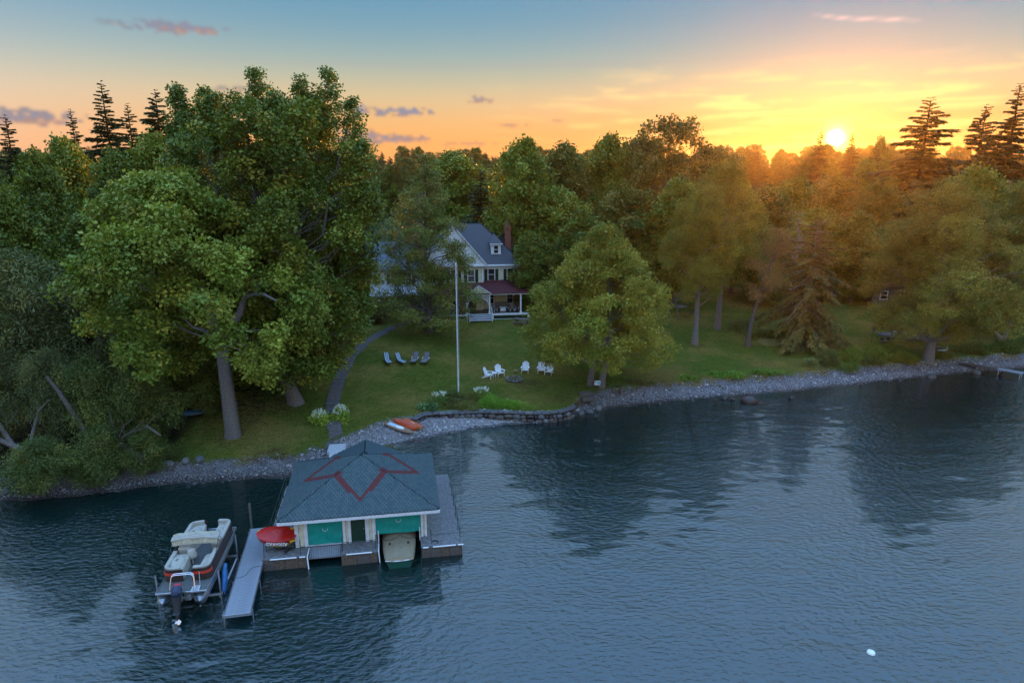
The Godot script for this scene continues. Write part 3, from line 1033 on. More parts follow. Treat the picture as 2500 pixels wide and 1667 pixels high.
const WOOD_LABEL := {
	"LW": "dark tree of the left wood", "LB": "shaded tree behind the two tall lawn trees",
	"LS1": "tallest pointed spruce above the wood at the left", "LS2": "thin pointed spruce left of the tallest spruce over the left wood", "LS3": "wide feathery spruce in the left wood, between narrower ones", "LS4": "narrow spruce right beside the tallest spruce over the left wood", "LS5": "spruce nearest the leafy plumes of the tall lawn tree", "LS6": "spruce tip at the far left edge of the wood",
	"MB": "tree on the hill behind the white house", "MS": "brown-green spruce standing behind the house roof", "MM": "tall maple right behind the chimney of the white house", "MA": "tallest open-crowned tree against the orange sky", "MH": "tree on the slope right of the white house", "MD": "dark dense tree hiding the right corner of the porch",
	"R1": "straight-trunked maple alone on the lawn behind the two-stemmed maple", "R2": "maple with paired trunks at the back of the right lawn",
	"RB": "tree of the backlit wood below the sun", "RG": "green tree at the right edge behind the patio", "RS1": "broad dark spruce against the sunset sky right of the sun", "RS2": "spruce between the broad dark spruce and the tallest right one", "RS3": "tallest spruce at the right edge of the picture", "RS4": "lower spruce in front of the right-edge spruces",
	"SS1": "small distant fir just left of the setting sun", "SS2": "small distant fir just right of the setting sun", "SB": "distant tree right of the setting sun",
}

const ORDINAL := ["first", "second", "third", "fourth", "fifth", "sixth", "seventh", "eighth", "ninth", "tenth", "eleventh", "twelfth", "thirteenth", "fourteenth"]

func make_wood() -> void:
	var k := 0
	var total := {}
	for w in WOOD: total[w[5]] = total.get(w[5], 0) + 1
	for w in WOOD:
		var pr: Array = PROTO[w[0]]
		var box: AABB = pr[1].get_aabb()
		var hs: float = w[3] / box.end.y
		var ws: float = w[4] / ((box.size.x + box.size.z) * 0.5) * (1.12 if not w[0].begins_with("spruce") else 2.0)
		var con: bool = w[0].begins_with("spruce")
		var label: String = WOOD_LABEL[w[5]]
		var rank := 0
		for v in WOOD:
			if v[5] == w[5] and v[1] / v[2] > w[1] / w[2]: rank += 1
		if total[w[5]] > 1: label += ", " + ORDINAL[rank] + " from the left"
		tree("spruce_tree" if con else "broadleaf_tree", label, on(w[1], w[2]), fmod(k * 137.5, 360.0), pr, M.bark_dark if con else (M.bark_pale if w[0] == "tall" else M.bark), M.needle if con else M.leaf, WOOD_GROUP.get(w[5], ""), Vector3(ws, hs, ws))
		k += 1

const WOOD_GROUP := {"LW": "trees of the left wood", "LB": "trees behind the tall lawn trees", "MB": "trees on the hill behind the house", "MH": "trees right of the house", "RB": "trees of the backlit wood", "RG": "trees at the right edge", "SB": "distant trees by the sun"}

func make_far_forest() -> void:
	var r := RandomNumberGenerator.new()
	r.seed = 77
	var kinds := [["dark", 150, 20.0, "distant_forest", "far wooded skyline of leafy trees behind the house"], ["airy", 130, 24.0, "distant_open_forest", "open-crowned trees mixed into the far wooded skyline"], ["spruce2", 170, 24.0, "distant_conifer_forest", "dark conifers mixed into the far wooded skyline"]]
	for kd in kinds:
		var mm := MultiMesh.new()
		mm.transform_format = MultiMesh.TRANSFORM_3D
		mm.mesh = PROTO[kd[0]][1]
		var list := []
		for k in kd[1]:
			var z := -r.randf_range(205, 420)
			var x := r.randf_range(-0.95, 0.95) * absf(z)
			var h: float = r.randf_range(12, 19) / kd[2]
			if x / absf(z) > 0.25 and x / absf(z) < 0.65: h *= 1.12
			var w: float = h * r.randf_range(0.8, 1.15) * (1.6 if kd[0] == "spruce2" else 1.0)
			list.append(Transform3D(Basis(Vector3.UP, r.randf() * TAU) * Basis.from_scale(Vector3(w, h, w)), on(x, z)))
		mm.instance_count = list.size()
		for k in list.size(): mm.set_instance_transform(k, list[k])
		var o := MultiMeshInstance3D.new()
		o.name = kd[3]
		o.multimesh = mm
		o.material_override = M.leaf if kd[0] != "spruce2" else M.needle
		add_child(o)
		o.set_meta("kind", "stuff")
		o.set_meta("label", kd[4])
		o.set_meta("category", "forest")

func make_hero_trees() -> void:
	# A: the tall tree nearest the boathouse, bare straight trunk, forked pale limbs
	var pr := broadleaf({"seed": 201, "h": 21.0, "base": 5.2, "r": 8.2, "lobe": 1.5, "n": 130, "leaf": "broad", "dens": 1.75, "ca": Color(0.08, 0.14, 0.026), "cb": Color(0.16, 0.22, 0.045), "cc": Color(0.24, 0.25, 0.05), "no_trunk": true, "clear": [2.8, 12.8], "root": 8.2, "lean": Vector3(-2.6, 0, 1.0), "limbs": 0.1, "prof": [[0.0, 0.5], [0.2, 0.9], [0.45, 1.0], [0.7, 0.85], [0.9, 0.5], [1.0, 0.2]]})
	var w: MB = pr[0]
	var r := RandomNumberGenerator.new()
	r.seed = 5
	w.tube([Vector3(0, -0.5, 0), Vector3(0, 0.5, 0), Vector3(-0.05, 3, 0), Vector3(-0.12, 6.2, 0), Vector3(-0.1, 8.4, 0)], [0.8, 0.62, 0.54, 0.48, 0.46], 14, false)
	w.tube([Vector3(-0.1, 8.2, 0), Vector3(-0.5, 9.8, 0.4), Vector3(-0.3, 11.4, 0.9), Vector3(-0.6, 12.5, 1.2), Vector3(-1.3, 13.2, 1.0), Vector3(-2.4, 15.5, 0.6)], [0.42, 0.36, 0.3, 0.3, 0.22, 0.08], 9, false)
	w.tube([Vector3(0.0, 8.2, 0), Vector3(0.9, 9.3, 0.5), Vector3(2.0, 10.6, 1.0), Vector3(2.6, 12.0, 1.1), Vector3(4.0, 13.0, 0.6)], [0.4, 0.34, 0.28, 0.2, 0.06], 9, false)
	w.tube([Vector3(-0.2, 8.0, 0.1), Vector3(-1.0, 9.2, 1.0), Vector3(-1.5, 9.6, 1.6), Vector3(-1.9, 10.4, 2.0)], [0.22, 0.16, 0.1, 0.05], 7, false)
	w.tube([Vector3(2.45, 11.7, 1.08), Vector3(3.6, 12.2, 1.9), Vector3(4.6, 12.3, 2.6), Vector3(5.6, 11.9, 3.0)], [0.14, 0.12, 0.12, 0.06], 7, false)
	tree("lawn_tree", "tall tree with bare straight pale trunk on the grass left of the boathouse", on(-22.95, -52.4), 0, meshes(pr), M.bark_pale, M.leaf)
	# B: the tallest tree, leaning trunk, upright leafy plumes on top
	pr = broadleaf({"seed": 202, "h": 26.6, "base": 3.0, "r": 8.3, "lobe": 1.4, "n": 200, "leaf": "broad", "dens": 1.5, "ca": Color(0.05, 0.09, 0.016), "cb": Color(0.11, 0.155, 0.026), "cc": Color(0.22, 0.22, 0.045), "no_trunk": true, "lean": Vector3(-0.4, 0, 0), "prof": [[0.0, 0.55], [0.15, 0.85], [0.45, 0.98], [0.7, 1.0], [0.85, 0.86], [1.0, 0.6]]})
	w = pr[0]
	w.tube([Vector3(0.3, -0.5, 0), Vector3(0.1, 0.6, 0), Vector3(-0.6, 3, 0), Vector3(-1.2, 6.2, 0), Vector3(-1.6, 12, 0), Vector3(-1.5, 19, 0), Vector3(-1.0, 24, 0)], [0.95, 0.66, 0.54, 0.5, 0.44, 0.32, 0.1], 13, false)
	var lv: MB = pr[1]
	for p in [[-0.6, 28.7, 1.1], [2.6, 28.2, 0.9], [4.8, 29.0, 1.3], [-5.6, 27.4, 1.0], [-4.0, 26.8, 0.9], [-7.2, 27.4, 0.8], [-7.9, 24.5, 0.9], [6.4, 26.6, 1.1], [1.0, 27.0, 1.0], [3.6, 26.6, 1.2], [7.6, 23.2, 1.2], [-6.8, 25.6, 0.9]]:
		var tip := Vector3(p[0], p[1] - 0.6, r.randf_range(-2, 2))
		limb(w, Vector3(p[0] * 0.5, p[1] - 8.0, tip.z * 0.4), tip, 0.12, 0.03, r)
		for k in 70:
			var t := r.randf()
			var q := tip + Vector3(r.randfn() * p[2] * 0.55 * (1.1 - t * 0.75), -4.2 + t * 4.6, r.randfn() * p[2] * 0.55 * (1.1 - t * 0.75))
			var T = LT["broad%d" % (r.randi() % 3)]
			lv.put(T[0], T[1], Transform3D(Basis(Vector3.UP, r.randf() * TAU) * r.randf_range(0.7, 1.0), q), Color(0.1, 0.165, 0.032).lerp(Color(0.18, 0.24, 0.045), r.randf()))
	tree("lawn_tree", "tallest tree with leafy plumes on top and a leaning furrowed trunk", on(-20.07, -59.05), 0, meshes(pr), M.bark_pale, M.leaf)
	# C: the conical oak in front of the house
	pr = broadleaf({"seed": 203, "h": 21.0, "base": 1.2, "r": 6.2, "lobe": 1.35, "n": 110, "leaf": "small", "dens": 1.7, "flat": 0.55, "ca": Color(0.085, 0.125, 0.035), "cb": Color(0.15, 0.185, 0.055), "cc": Color(0.14, 0.1, 0.04), "trunk": 0.36, "limbs": 1.0, "fill": 1.15, "prof": [[0.0, 0.9], [0.12, 1.0], [0.35, 0.9], [0.6, 0.72], [0.8, 0.45], [0.93, 0.2], [1.0, 0.06]]})
	tree("pin_oak", "conical green oak standing in front of the white house", on(-10.15, -81.5), 40, meshes(pr), M.bark, M.leaf)
	# D: the two-stemmed maple by the shore
	pr = broadleaf({"seed": 204, "h": 16.2, "base": 3.0, "r": 7.6, "lobe": 1.5, "n": 110, "leaf": "small", "dens": 1.9, "ca": Color(0.095, 0.135, 0.022), "cb": Color(0.19, 0.205, 0.038), "cc": Color(0.25, 0.24, 0.045), "no_trunk": true, "limbs": 0.7, "prof": [[0.0, 0.75], [0.15, 1.0], [0.4, 0.92], [0.65, 0.62], [0.85, 0.36], [1.0, 0.1]]})
	w = pr[0]
	w.tube([Vector3(-0.6, -0.4, -0.2), Vector3(-0.6, 0.8, -0.2), Vector3(-0.35, 2.6, -0.1), Vector3(-0.2, 6, 0), Vector3(-0.8, 10, 0)], [0.42, 0.34, 0.3, 0.24, 0.1], 11, false)
	w.tube([Vector3(0.45, -0.4, 0.25), Vector3(0.5, 0.8, 0.25), Vector3(0.85, 2.6, 0.2), Vector3(1.2, 6, 0), Vector3(1.0, 11, 0)], [0.42, 0.34, 0.3, 0.24, 0.1], 11, false)
	tree("maple_tree", "yellow-green maple with two pale stems beside the shore sign", on(8.65, -66.3), 0, meshes(pr), M.bark_pale, M.leaf)
	# drooping spruce in the glow
	var cp := conifer({"seed": 205, "h": 15.5, "r": 7.2, "base": 1.6, "gap": 0.7, "leaf": "sparse", "ca": Color(0.06, 0.065, 0.022), "cb": Color(0.095, 0.09, 0.03), "low_pitch": -0.45, "miss": 0.1, "bare": 0.12, "taper": 0.6, "trunk": 0.42, "ring": 13})
	tree("drooping_spruce", "ragged drooping spruce with dead pale branches on the right lawn", on(35.5, -79.8), 0, meshes(cp), M.bark_pale, M.needle)
	# leaning pine-like tree
	pr = broadleaf({"seed": 206, "h": 14.0, "base": 5.5, "r": 2.6, "lobe": 1.0, "n": 26, "leaf": "willow", "dens": 1.2, "ca": Color(0.13, 0.1, 0.045), "cb": Color(0.17, 0.13, 0.06), "lean": Vector3(3.2, 0, -1), "trunk": 0.3})
	tree("leaning_tree", "thin tree leaning to the right with sparse brownish needles", on(28.4, -79.5), 0, meshes(pr), M.bark, M.leaf)
	# right-hand maple at the patio
	pr = broadleaf({"seed": 207, "h": 20.5, "base": 2.8, "r": 8.2, "lobe": 1.7, "n": 100, "leaf": "small", "dens": 1.6, "ca": Color(0.09, 0.11, 0.025), "cb": Color(0.16, 0.165, 0.036), "cc": Color(0.2, 0.18, 0.04), "trunk": 0.48, "prof": [[0.0, 0.55], [0.2, 0.95], [0.45, 1.0], [0.7, 0.8], [0.9, 0.45], [1.0, 0.15]]})
	tree("maple_tree", "large spreading maple with pale trunk beside the shore stairs", on(48.5, -76.4), 0, meshes(pr), M.bark_pale, M.leaf)
	# U-stemmed tree at the right edge
	pr = broadleaf({"seed": 208, "h": 19.5, "base": 3.6, "r": 6.4, "lobe": 1.6, "n": 70, "leaf": "small", "dens": 1.6, "ca": Color(0.065, 0.105, 0.026), "cb": Color(0.12, 0.15, 0.036), "no_trunk": true})
	w = pr[0]
	w.tube([Vector3(0.1, -0.3, 0), Vector3(-0.2, 0.4, 0), Vector3(-1.3, 1.4, 0), Vector3(-1.6, 2.8, 0), Vector3(-1.2, 5, 0), Vector3(-0.8, 10, 0)], [0.4, 0.34, 0.28, 0.25, 0.2, 0.08], 9, false)
	w.tube([Vector3(0.1, -0.3, 0), Vector3(0.4, 1, 0), Vector3(0.8, 3, 0), Vector3(1.2, 5.5, 0), Vector3(1.0, 11, 0)], [0.4, 0.28, 0.24, 0.2, 0.08], 9, false)
	w.tube([Vector3(0.3, 0.6, 0), Vector3(0.4, 3, 0.2), Vector3(0.3, 6, 0.2)], [0.2, 0.14, 0.08], 7, false)
	tree("forked_tree", "tree with white stems curving in a U at the right edge", on(61.9, -83.6), 0, meshes(pr), M.bark_pale, M.leaf)
	# bare tree against the glow
	var none := MB.new()
	for b in [[40.0, -96.0, 14.0, 4.0, "pale leafless tree in the backlit wood below the sun"], [34.5, -108.0, 21.0, 3.0, "bare twiggy treetop beside the tallest open-crowned tree"]]:
		var t := thing("dead_tree", b[4], "tree", on(b[0], b[1]))
		part("trunk", bare_tree(int(b[0]), b[2], b[3]), M.bark_pale, t)

const WILLOWS := [
	# kind, x, z, height, width, label
	["willow", -41.0, -55.5, 15.0, 13.0, "large grey-green willow above the others at the left edge"],
	["willow", -36.2, -57.5, 12.5, 9.0, "grey-green willow between the edge willow and the dark wood"],
	["willow", -40.0, -49.5, 8.6, 6.5, "small yellow-tinged willow on bent limbs at the left edge"],
	["willow", -35.6, -50.5, 8.2, 6.0, "rounded willow on a leaning grey trunk over the shore"],
	["willow2", -31.5, -49.8, 8.0, 6.6, "bushy willow in the middle of the left bank"],
	["willow2", -28.6, -50.8, 7.6, 6.2, "green willow with a broken stub trunk nearest the blue canoe"],
	["willow2", -34.4, -44.9, 4.6, 6.4, "low willow boughs hanging over the water at the left"],
	["willow2", -30.6, -45.9, 4.8, 5.8, "low leafy bush overhanging the pebble shore"],
	["willow2", -27.4, -47.6, 3.8, 4.8, "low green bush at the end of the left pebble beach"],
	["thicket", -26.0, -56.5, 6.0, 5.0, "dark thicket behind the blue canoe"],
	["thicket", -30.0, -58.0, 8.0, 7.0, "dark thicket between the willows and the tall lawn tree"],
	["thicket", -25.5, -63.0, 6.5, 7.0, "dark thicket in the shade beyond the two tall lawn trees"],
	["thicket", -29.0, -66.0, 8.0, 8.0, "deep shade thicket at the back of the left wood"],
	["thicket", -38.0, -61.0, 8.0, 8.0, "dark undergrowth tree behind the large willow"],
]

func make_willows() -> void:
	var k := 0
	for w in WILLOWS:
		var pr: Array = PROTO[w[0]]
		var box: AABB = pr[1].get_aabb()
		var hs: float = w[3] / box.end.y
		var ws: float = w[4] / ((box.size.x + box.size.z) * 0.5)
		var t := tree("willow_tree" if w[0] != "thicket" else "thicket_bush", w[5], on(w[1], w[2]), k * 77.0, pr, M.bark, M.leaf, "willows and thickets on the left bank", Vector3(ws, hs, ws))
		if w[0] == "thicket": t.set_meta("category", "bush")
		k += 1
	# bent bare limbs in front of the dark
	var r := RandomNumberGenerator.new()
	r.seed = 9
	var m := MB.new()
	m.tube([Vector3(0, -0.3, 0), Vector3(-1.0, 0.7, 0.1), Vector3(-2.6, 1.6, 0.2), Vector3(-4.8, 2.1, 0.2)], [0.3, 0.24, 0.2, 0.1], 8, false)
	m.tube([Vector3(-1.6, 1.05, 0.1), Vector3(-2.3, 2.6, 0.1), Vector3(-3.2, 4.4, 0.0), Vector3(-3.0, 6.2, -0.4)], [0.2, 0.17, 0.13, 0.08], 7, false)
	m.tube([Vector3(-2.4, 1.5, 0.1), Vector3(-3.6, 2.6, 0.2), Vector3(-4.6, 3.2, 0.3)], [0.12, 0.09, 0.04], 6, false)
	m.tube([Vector3(-0.5, 0.3, 0.1), Vector3(0.1, 2.0, 0.1), Vector3(0.8, 3.8, 0.0), Vector3(1.6, 4.6, -0.2)], [0.18, 0.14, 0.1, 0.05], 7, false)
	for k2 in 8: limb(m, Vector3(-2.8 + k2 * 0.5, 2.2 + r.randf(), 0.1), Vector3(-3.2 + k2 * 0.6 + r.randf(), 3.6 + r.randf(), 0.5), 0.03, 0.008, r, 4)
	var t1 := thing("leaning_willow", "bare grey limbs forking from one stem over the left shore", "tree", on(-36.4, -48.4), 0)
	part("trunk", m, M.bark_pale, t1)
	m = MB.new()
	m.tube([Vector3(0.9, -0.3, 0), Vector3(0.6, 1.0, 0), Vector3(-0.8, 3.4, -0.2), Vector3(-1.9, 5.4, -0.4), Vector3(-2.6, 6.6, -0.4)], [0.32, 0.26, 0.2, 0.15, 0.08], 9, false)
	var t2 := thing("leaning_willow", "single slanting trunk in the shade of the rounded willow", "tree", on(-31.9, -47.9), 0)
	part("trunk", m, M.bark, t2)
	m = MB.new()
	m.tube([Vector3(0.7, -0.2, 0), Vector3(0.45, 0.7, 0.1), Vector3(-0.5, 1.6, 0.2), Vector3(-1.0, 2.1, 0.2)], [0.42, 0.4, 0.33, 0.22], 10, true)
	for k2 in 5: limb(m, Vector3(-0.8, 2.0, 0.2), Vector3(-1.2 + k2 * 0.8, 3.6 + r.randf() * 1.2, 0.5), 0.08, 0.02, r, 5)
	m.tube([Vector3(1.4, 3.6, 0.6), Vector3(2.1, 3.3, 0.9), Vector3(2.7, 3.0, 1.1)], [0.06, 0.09, 0.04], 6, false)
	var t3 := thing("broken_willow", "thick broken stub trunk with pale branches at the left bank", "tree", on(-28.3, -47.6), 0)
	part("trunk", m, M.bark, t3)

func bush(called: String, label: String, x: float, z: float, sd: int, size: Vector3, kind: String, dens: float, ca: Color, cb: Color, group := "", scale_ := 1.0) -> Node3D:
	var t := thing(called, label, "bush", on(x, z, -0.05), 0, group)
	part("foliage", bush_shape(sd, size, kind, dens, ca, cb, scale_), M.leaf, t)
	return t

func flowers(t: Node3D, sd: int, count: int, spread: Vector3, up: float, length: float) -> void:
	var r := RandomNumberGenerator.new()
	r.seed = sd
	for k in count:
		var a := r.randf() * TAU
		var q := sqrt(r.randf())
		var p := Vector3(cos(a) * q * spread.x, up + (1.0 - q * q) * spread.y + r.randf() * 0.1, sin(a) * q * spread.z)
		var m := MB.new()
		var d := (Vector3(p.x * 0.5, 1.0, p.z * 0.5)).normalized()
		for i in 26:
			var tt := r.randf()
			var c := p + d * length * tt + Vector3(r.randfn(), r.randfn() * 0.4, r.randfn()) * 0.055 * (1.15 - tt)
			var s := Vector3(r.randfn(), r.randfn(), r.randfn()).normalized() * 0.035
			var u := s.cross(Vector3(r.randfn(), r.randfn(), r.randfn())).normalized() * 0.035
			m.tri(c - s, c + u, c + s)
		part("blossom", m, M.petal, t)

func make_bushes() -> void:
	var lime := Color(0.17, 0.26, 0.04)
	var lime2 := Color(0.27, 0.34, 0.06)
	var b := bush("hydrangea_bush", "white-flowered hydrangea on the left side of the stone steps", -16.55, -55.3, 301, Vector3(0.78, 0.95, 0.7), "hosta", 9.0, lime, lime2, "hydrangeas flanking the steps", 0.9)
	flowers(b, 31, 34, Vector3(0.62, 0.45, 0.55), 0.55, 0.3)
	b = bush("hydrangea_bush", "white-flowered hydrangea on the right side of the stone steps", -14.95, -56.0, 302, Vector3(0.82, 1.05, 0.72), "hosta", 9.0, lime, lime2, "hydrangeas flanking the steps", 0.9)
	flowers(b, 32, 38, Vector3(0.64, 0.55, 0.55), 0.6, 0.34)
	# garden bed on the sea wall
	var bed := [
		["dark clipped shrub at the foot of the flagpole", -5.6, -62.0, Vector3(1.1, 1.0, 0.9), "shrub", Color(0.05, 0.08, 0.02), Color(0.09, 0.11, 0.03)],
		["brownish shrub right of the flagpole foot", -3.9, -61.7, Vector3(1.2, 0.9, 0.9), "shrub", Color(0.09, 0.085, 0.025), Color(0.13, 0.13, 0.035)],
		["rounded shrub in the middle of the wall-top bed", -5.0, -60.9, Vector3(1.3, 0.7, 0.8), "shrub", Color(0.07, 0.08, 0.025), Color(0.12, 0.12, 0.04)],
		["bluish clump at the left end of the wall-top bed", -7.9, -60.1, Vector3(0.9, 0.6, 0.7), "hosta", Color(0.08, 0.16, 0.07), Color(0.14, 0.22, 0.1)],
		["green clump below the left flower heads of the bed", -6.8, -61.2, Vector3(1.0, 0.9, 0.9), "shrub", Color(0.07, 0.12, 0.03), Color(0.13, 0.19, 0.05)],
		["tufted grass plant at the front of the bed over the wall", -4.2, -60.3, Vector3(1.4, 0.55, 0.6), "fern", Color(0.11, 0.13, 0.04), Color(0.2, 0.21, 0.07)],
		["bright green fern mass at the right half of the bed", -1.9, -60.9, Vector3(1.5, 0.8, 0.9), "fern", Color(0.1, 0.22, 0.03), Color(0.17, 0.32, 0.05)],
		["lower bright fern clump tapering towards the wall end", 0.1, -60.5, Vector3(1.2, 0.5, 0.6), "fern", Color(0.11, 0.23, 0.03), Color(0.18, 0.33, 0.05)],
		["last small fern tuft at the right end of the bed", 1.5, -60.1, Vector3(0.7, 0.32, 0.35), "fern", Color(0.12, 0.2, 0.04), Color(0.18, 0.28, 0.06)],
		["leafy green clump below the right flower heads", -2.9, -62.1, Vector3(1.1, 0.95, 0.8), "shrub", Color(0.1, 0.16, 0.03), Color(0.16, 0.22, 0.04)]]
	var k := 0
	for q in bed:
		var o := bush("bed_plant", q[0], q[1], q[2], 310 + k, q[3], q[4], 8.0, q[5], q[6], "plants in the bed above the stone wall")
		if k == 4: flowers(o, 41, 26, Vector3(0.8, 0.2, 0.6), 0.9, 0.22)
		if k == 9: flowers(o, 42, 34, Vector3(0.8, 0.3, 0.6), 0.95, 0.24)
		k += 1
	bush("beach_bush", "small olive bush on the gravel behind the boathouse roof", -10.3, -52.6, 330, Vector3(0.95, 0.8, 0.7), "shrub", 9.0, Color(0.07, 0.075, 0.02), Color(0.12, 0.11, 0.03))
	bush("shore_bush", "dark bush against the left rear corner of the boathouse", -15.6, -46.9, 331, Vector3(0.7, 1.3, 0.9), "shrub", 8.0, Color(0.035, 0.06, 0.018), Color(0.07, 0.1, 0.03))
	bush("flower_patch", "yellow-flowered clump behind the leaning furrowed trunk", -21.4, -66.4, 332, Vector3(1.5, 0.7, 0.8), "shrub", 7.0, Color(0.28, 0.22, 0.02), Color(0.12, 0.12, 0.03))
	bush("lilac_bush", "dark bush between the left wing and the conical oak", -17.5, -84.5, 333, Vector3(2.2, 2.2, 1.6), "shrub", 4.0, Color(0.09, 0.065, 0.03), Color(0.12, 0.09, 0.035), "", 1.6)
	# right bank
	var right := [
		["round clipped ball bush on the right bank", 35.4, -74.0, Vector3(1.25, 1.7, 1.2), "shrub", 9.0, Color(0.06, 0.08, 0.025), Color(0.1, 0.12, 0.035), 1.0],
		["pale leafy bush left of the round clipped bush", 33.6, -73.3, Vector3(0.9, 0.9, 0.8), "hosta", 7.0, Color(0.12, 0.16, 0.06), Color(0.2, 0.22, 0.09), 0.9],
		["bright leafy shrub right of the round clipped bush", 38.8, -75.6, Vector3(2.0, 1.4, 1.3), "shrub", 6.5, Color(0.1, 0.15, 0.025), Color(0.17, 0.2, 0.035), 1.2],
		["second bright shrub in the right bank hedge", 41.8, -76.0, Vector3(2.0, 1.5, 1.3), "shrub", 6.5, Color(0.09, 0.14, 0.022), Color(0.16, 0.19, 0.035), 1.2],
		["low shrub in front of the large spreading maple", 45.0, -75.7, Vector3(1.9, 1.1, 1.0), "shrub", 6.5, Color(0.1, 0.13, 0.022), Color(0.17, 0.18, 0.035), 1.1],
		["low bank shrub right of the maple trunk", 50.4, -77.4, Vector3(1.3, 0.8, 0.9), "shrub", 6.5, Color(0.1, 0.11, 0.022), Color(0.15, 0.15, 0.035), 1.0],
		["grassy fern clump on the bank below the round bush", 37.4, -73.3, Vector3(1.6, 0.6, 0.7), "fern", 7.0, Color(0.09, 0.14, 0.035), Color(0.14, 0.2, 0.05), 1.0],
		["dark low bush at the water side of the right hedge", 40.5, -74.6, Vector3(1.8, 0.7, 0.8), "shrub", 6.5, Color(0.07, 0.08, 0.025), Color(0.11, 0.12, 0.035), 1.0],
		["bank bush right of the shore stairs", 55.6, -79.4, Vector3(2.2, 1.0, 1.2), "shrub", 6.0, Color(0.07, 0.09, 0.02), Color(0.12, 0.14, 0.03), 1.2],
		["dark green bank bush at the right edge", 60.0, -80.3, Vector3(2.6, 1.1, 1.3), "shrub", 6.0, Color(0.05, 0.09, 0.02), Color(0.1, 0.14, 0.03), 1.2],
		["last bank bush towards the right edge of the picture", 64.5, -81.8, Vector3(2.4, 1.1, 1.3), "shrub", 6.0, Color(0.06, 0.1, 0.022), Color(0.1, 0.15, 0.03), 1.2],
		["leafy hosta bed under the ragged drooping spruce", 34.6, -78.8, Vector3(1.9, 0.4, 1.0), "hosta", 8.0, Color(0.16, 0.19, 0.09), Color(0.24, 0.26, 0.13), 0.8],
		["pale ground cover left of the ragged spruce trunk", 31.7, -80.6, Vector3(1.7, 0.4, 1.1), "hosta", 8.0, Color(0.17, 0.2, 0.1), Color(0.26, 0.27, 0.14), 0.8],
		["green border plants behind the pale ground cover", 31.4, -83.2, Vector3(2.4, 0.9, 1.2), "shrub", 6.0, Color(0.08, 0.12, 0.03), Color(0.13, 0.17, 0.04), 1.2],
		["border shrubs beside the leaning tree", 29.8, -85.6, Vector3(1.6, 1.6, 1.2), "shrub", 6.0, Color(0.09, 0.12, 0.04), Color(0.16, 0.18, 0.07), 1.2],
		["low green weeds on the bank behind the boulders", 23.0, -70.1, Vector3(2.4, 0.35, 0.6), "hosta", 9.0, Color(0.09, 0.18, 0.025), Color(0.15, 0.26, 0.04), 0.8],
		["low green weeds further along the bank", 27.5, -71.0, Vector3(2.4, 0.32, 0.55), "hosta", 9.0, Color(0.08, 0.16, 0.025), Color(0.14, 0.23, 0.04), 0.8],
		["small weed tuft at the top of the pebble shore", 18.4, -68.9, Vector3(0.9, 0.35, 0.45), "hosta", 9.0, Color(0.09, 0.17, 0.025), Color(0.15, 0.25, 0.04), 0.8],
		["dry brown weeds right of the two-stemmed maple", 13.2, -67.3, Vector3(2.2, 0.22, 0.5), "fern", 7.0, Color(0.07, 0.08, 0.025), Color(0.11, 0.11, 0.035), 0.7]]
	k = 0
	for q in right:
		bush("bank_bush", q[0], q[1], q[2], 350 + k, q[3], q[4], q[5], q[6], q[7], "bushes along the right bank", q[8])
		k += 1

# ---------------------------------------------------------------- grass and pebbles (nobody could count them)
func scatter(called: String, label: String, category: String, shape: ArrayMesh, material: Material, list: Array, cols: Array) -> void:
	var mm := MultiMesh.new()
	mm.transform_format = MultiMesh.TRANSFORM_3D
	mm.use_colors = true
	mm.mesh = shape
	mm.instance_count = list.size()
	for k in list.size():
		mm.set_instance_transform(k, list[k])
		mm.set_instance_color(k, cols[k])
	var o := MultiMeshInstance3D.new()
	o.name = called
	o.multimesh = mm
	o.material_override = material
	add_child(o)
	o.set_meta("kind", "stuff")
	o.set_meta("label", label)
	o.set_meta("category", category)

func on_path(x: float, z: float) -> bool:
	for k in PATH.size() - 1:
		var a := Vector2(PATH[k][0], PATH[k][1])
		var b := Vector2(PATH[k + 1][0], PATH[k + 1][1])
		var q := Geometry2D.get_closest_point_to_segment(Vector2(x, z), a, b)
		if q.distance_to(Vector2(x, z)) < 0.72: return true
	return false

func make_grass() -> void:
	var r := RandomNumberGenerator.new()
	r.seed = 55
	var tuft := MB.new()
	for k in 14:
		var p := Vector3(r.randf_range(-0.16, 0.16), 0, r.randf_range(-0.16, 0.16))
		var d := Vector3(r.randfn() * 0.5, 1.0, r.randfn() * 0.5).normalized()
		var s := d.cross(Vector3(r.randfn(), 0.1, r.randfn())).normalized() * 0.012
		tuft.tri(p - s, p + s, p + d * r.randf_range(0.045, 0.09))
	var fn := FastNoiseLite.new()
	fn.frequency = 0.11
	fn.fractal_octaves = 4
	fn.seed = 4
	var list := []
	var cols := []
	while list.size() < 70000:
		var x := r.randf_range(-27, 60)
		var s := shore(x)
		var e := pow(r.randf(), 1.3) * 30.0
		var d := along(BEACH, x) + 0.2 + e
		var z := s - d
		if x > 40.0 and d < 6.0: continue
		if on_path(x, z): continue
		var n1 := fn.get_noise_2d(x, z)
		var p := on(x, z, 0.0)
		p.y += n1 * 0.05 if e > 0.6 else 0.0
		list.append(Transform3D(Basis(Vector3.UP, r.randf() * TAU) * Basis.from_scale(Vector3(1.6, r.randf_range(0.6, 1.2), 1.6)), p))
		cols.append(Color(0.16, 0.215, 0.034).lerp(Color(0.36, 0.29, 0.08), clampf(0.3 + n1 * 1.3 + r.randf_range(-0.3, 0.3), 0, 1)) * r.randf_range(0.75, 1.15))
	scatter("lawn_grass", "short mown grass of the lawn", "grass", tuft.mesh(), M.grass_blade, list, cols)

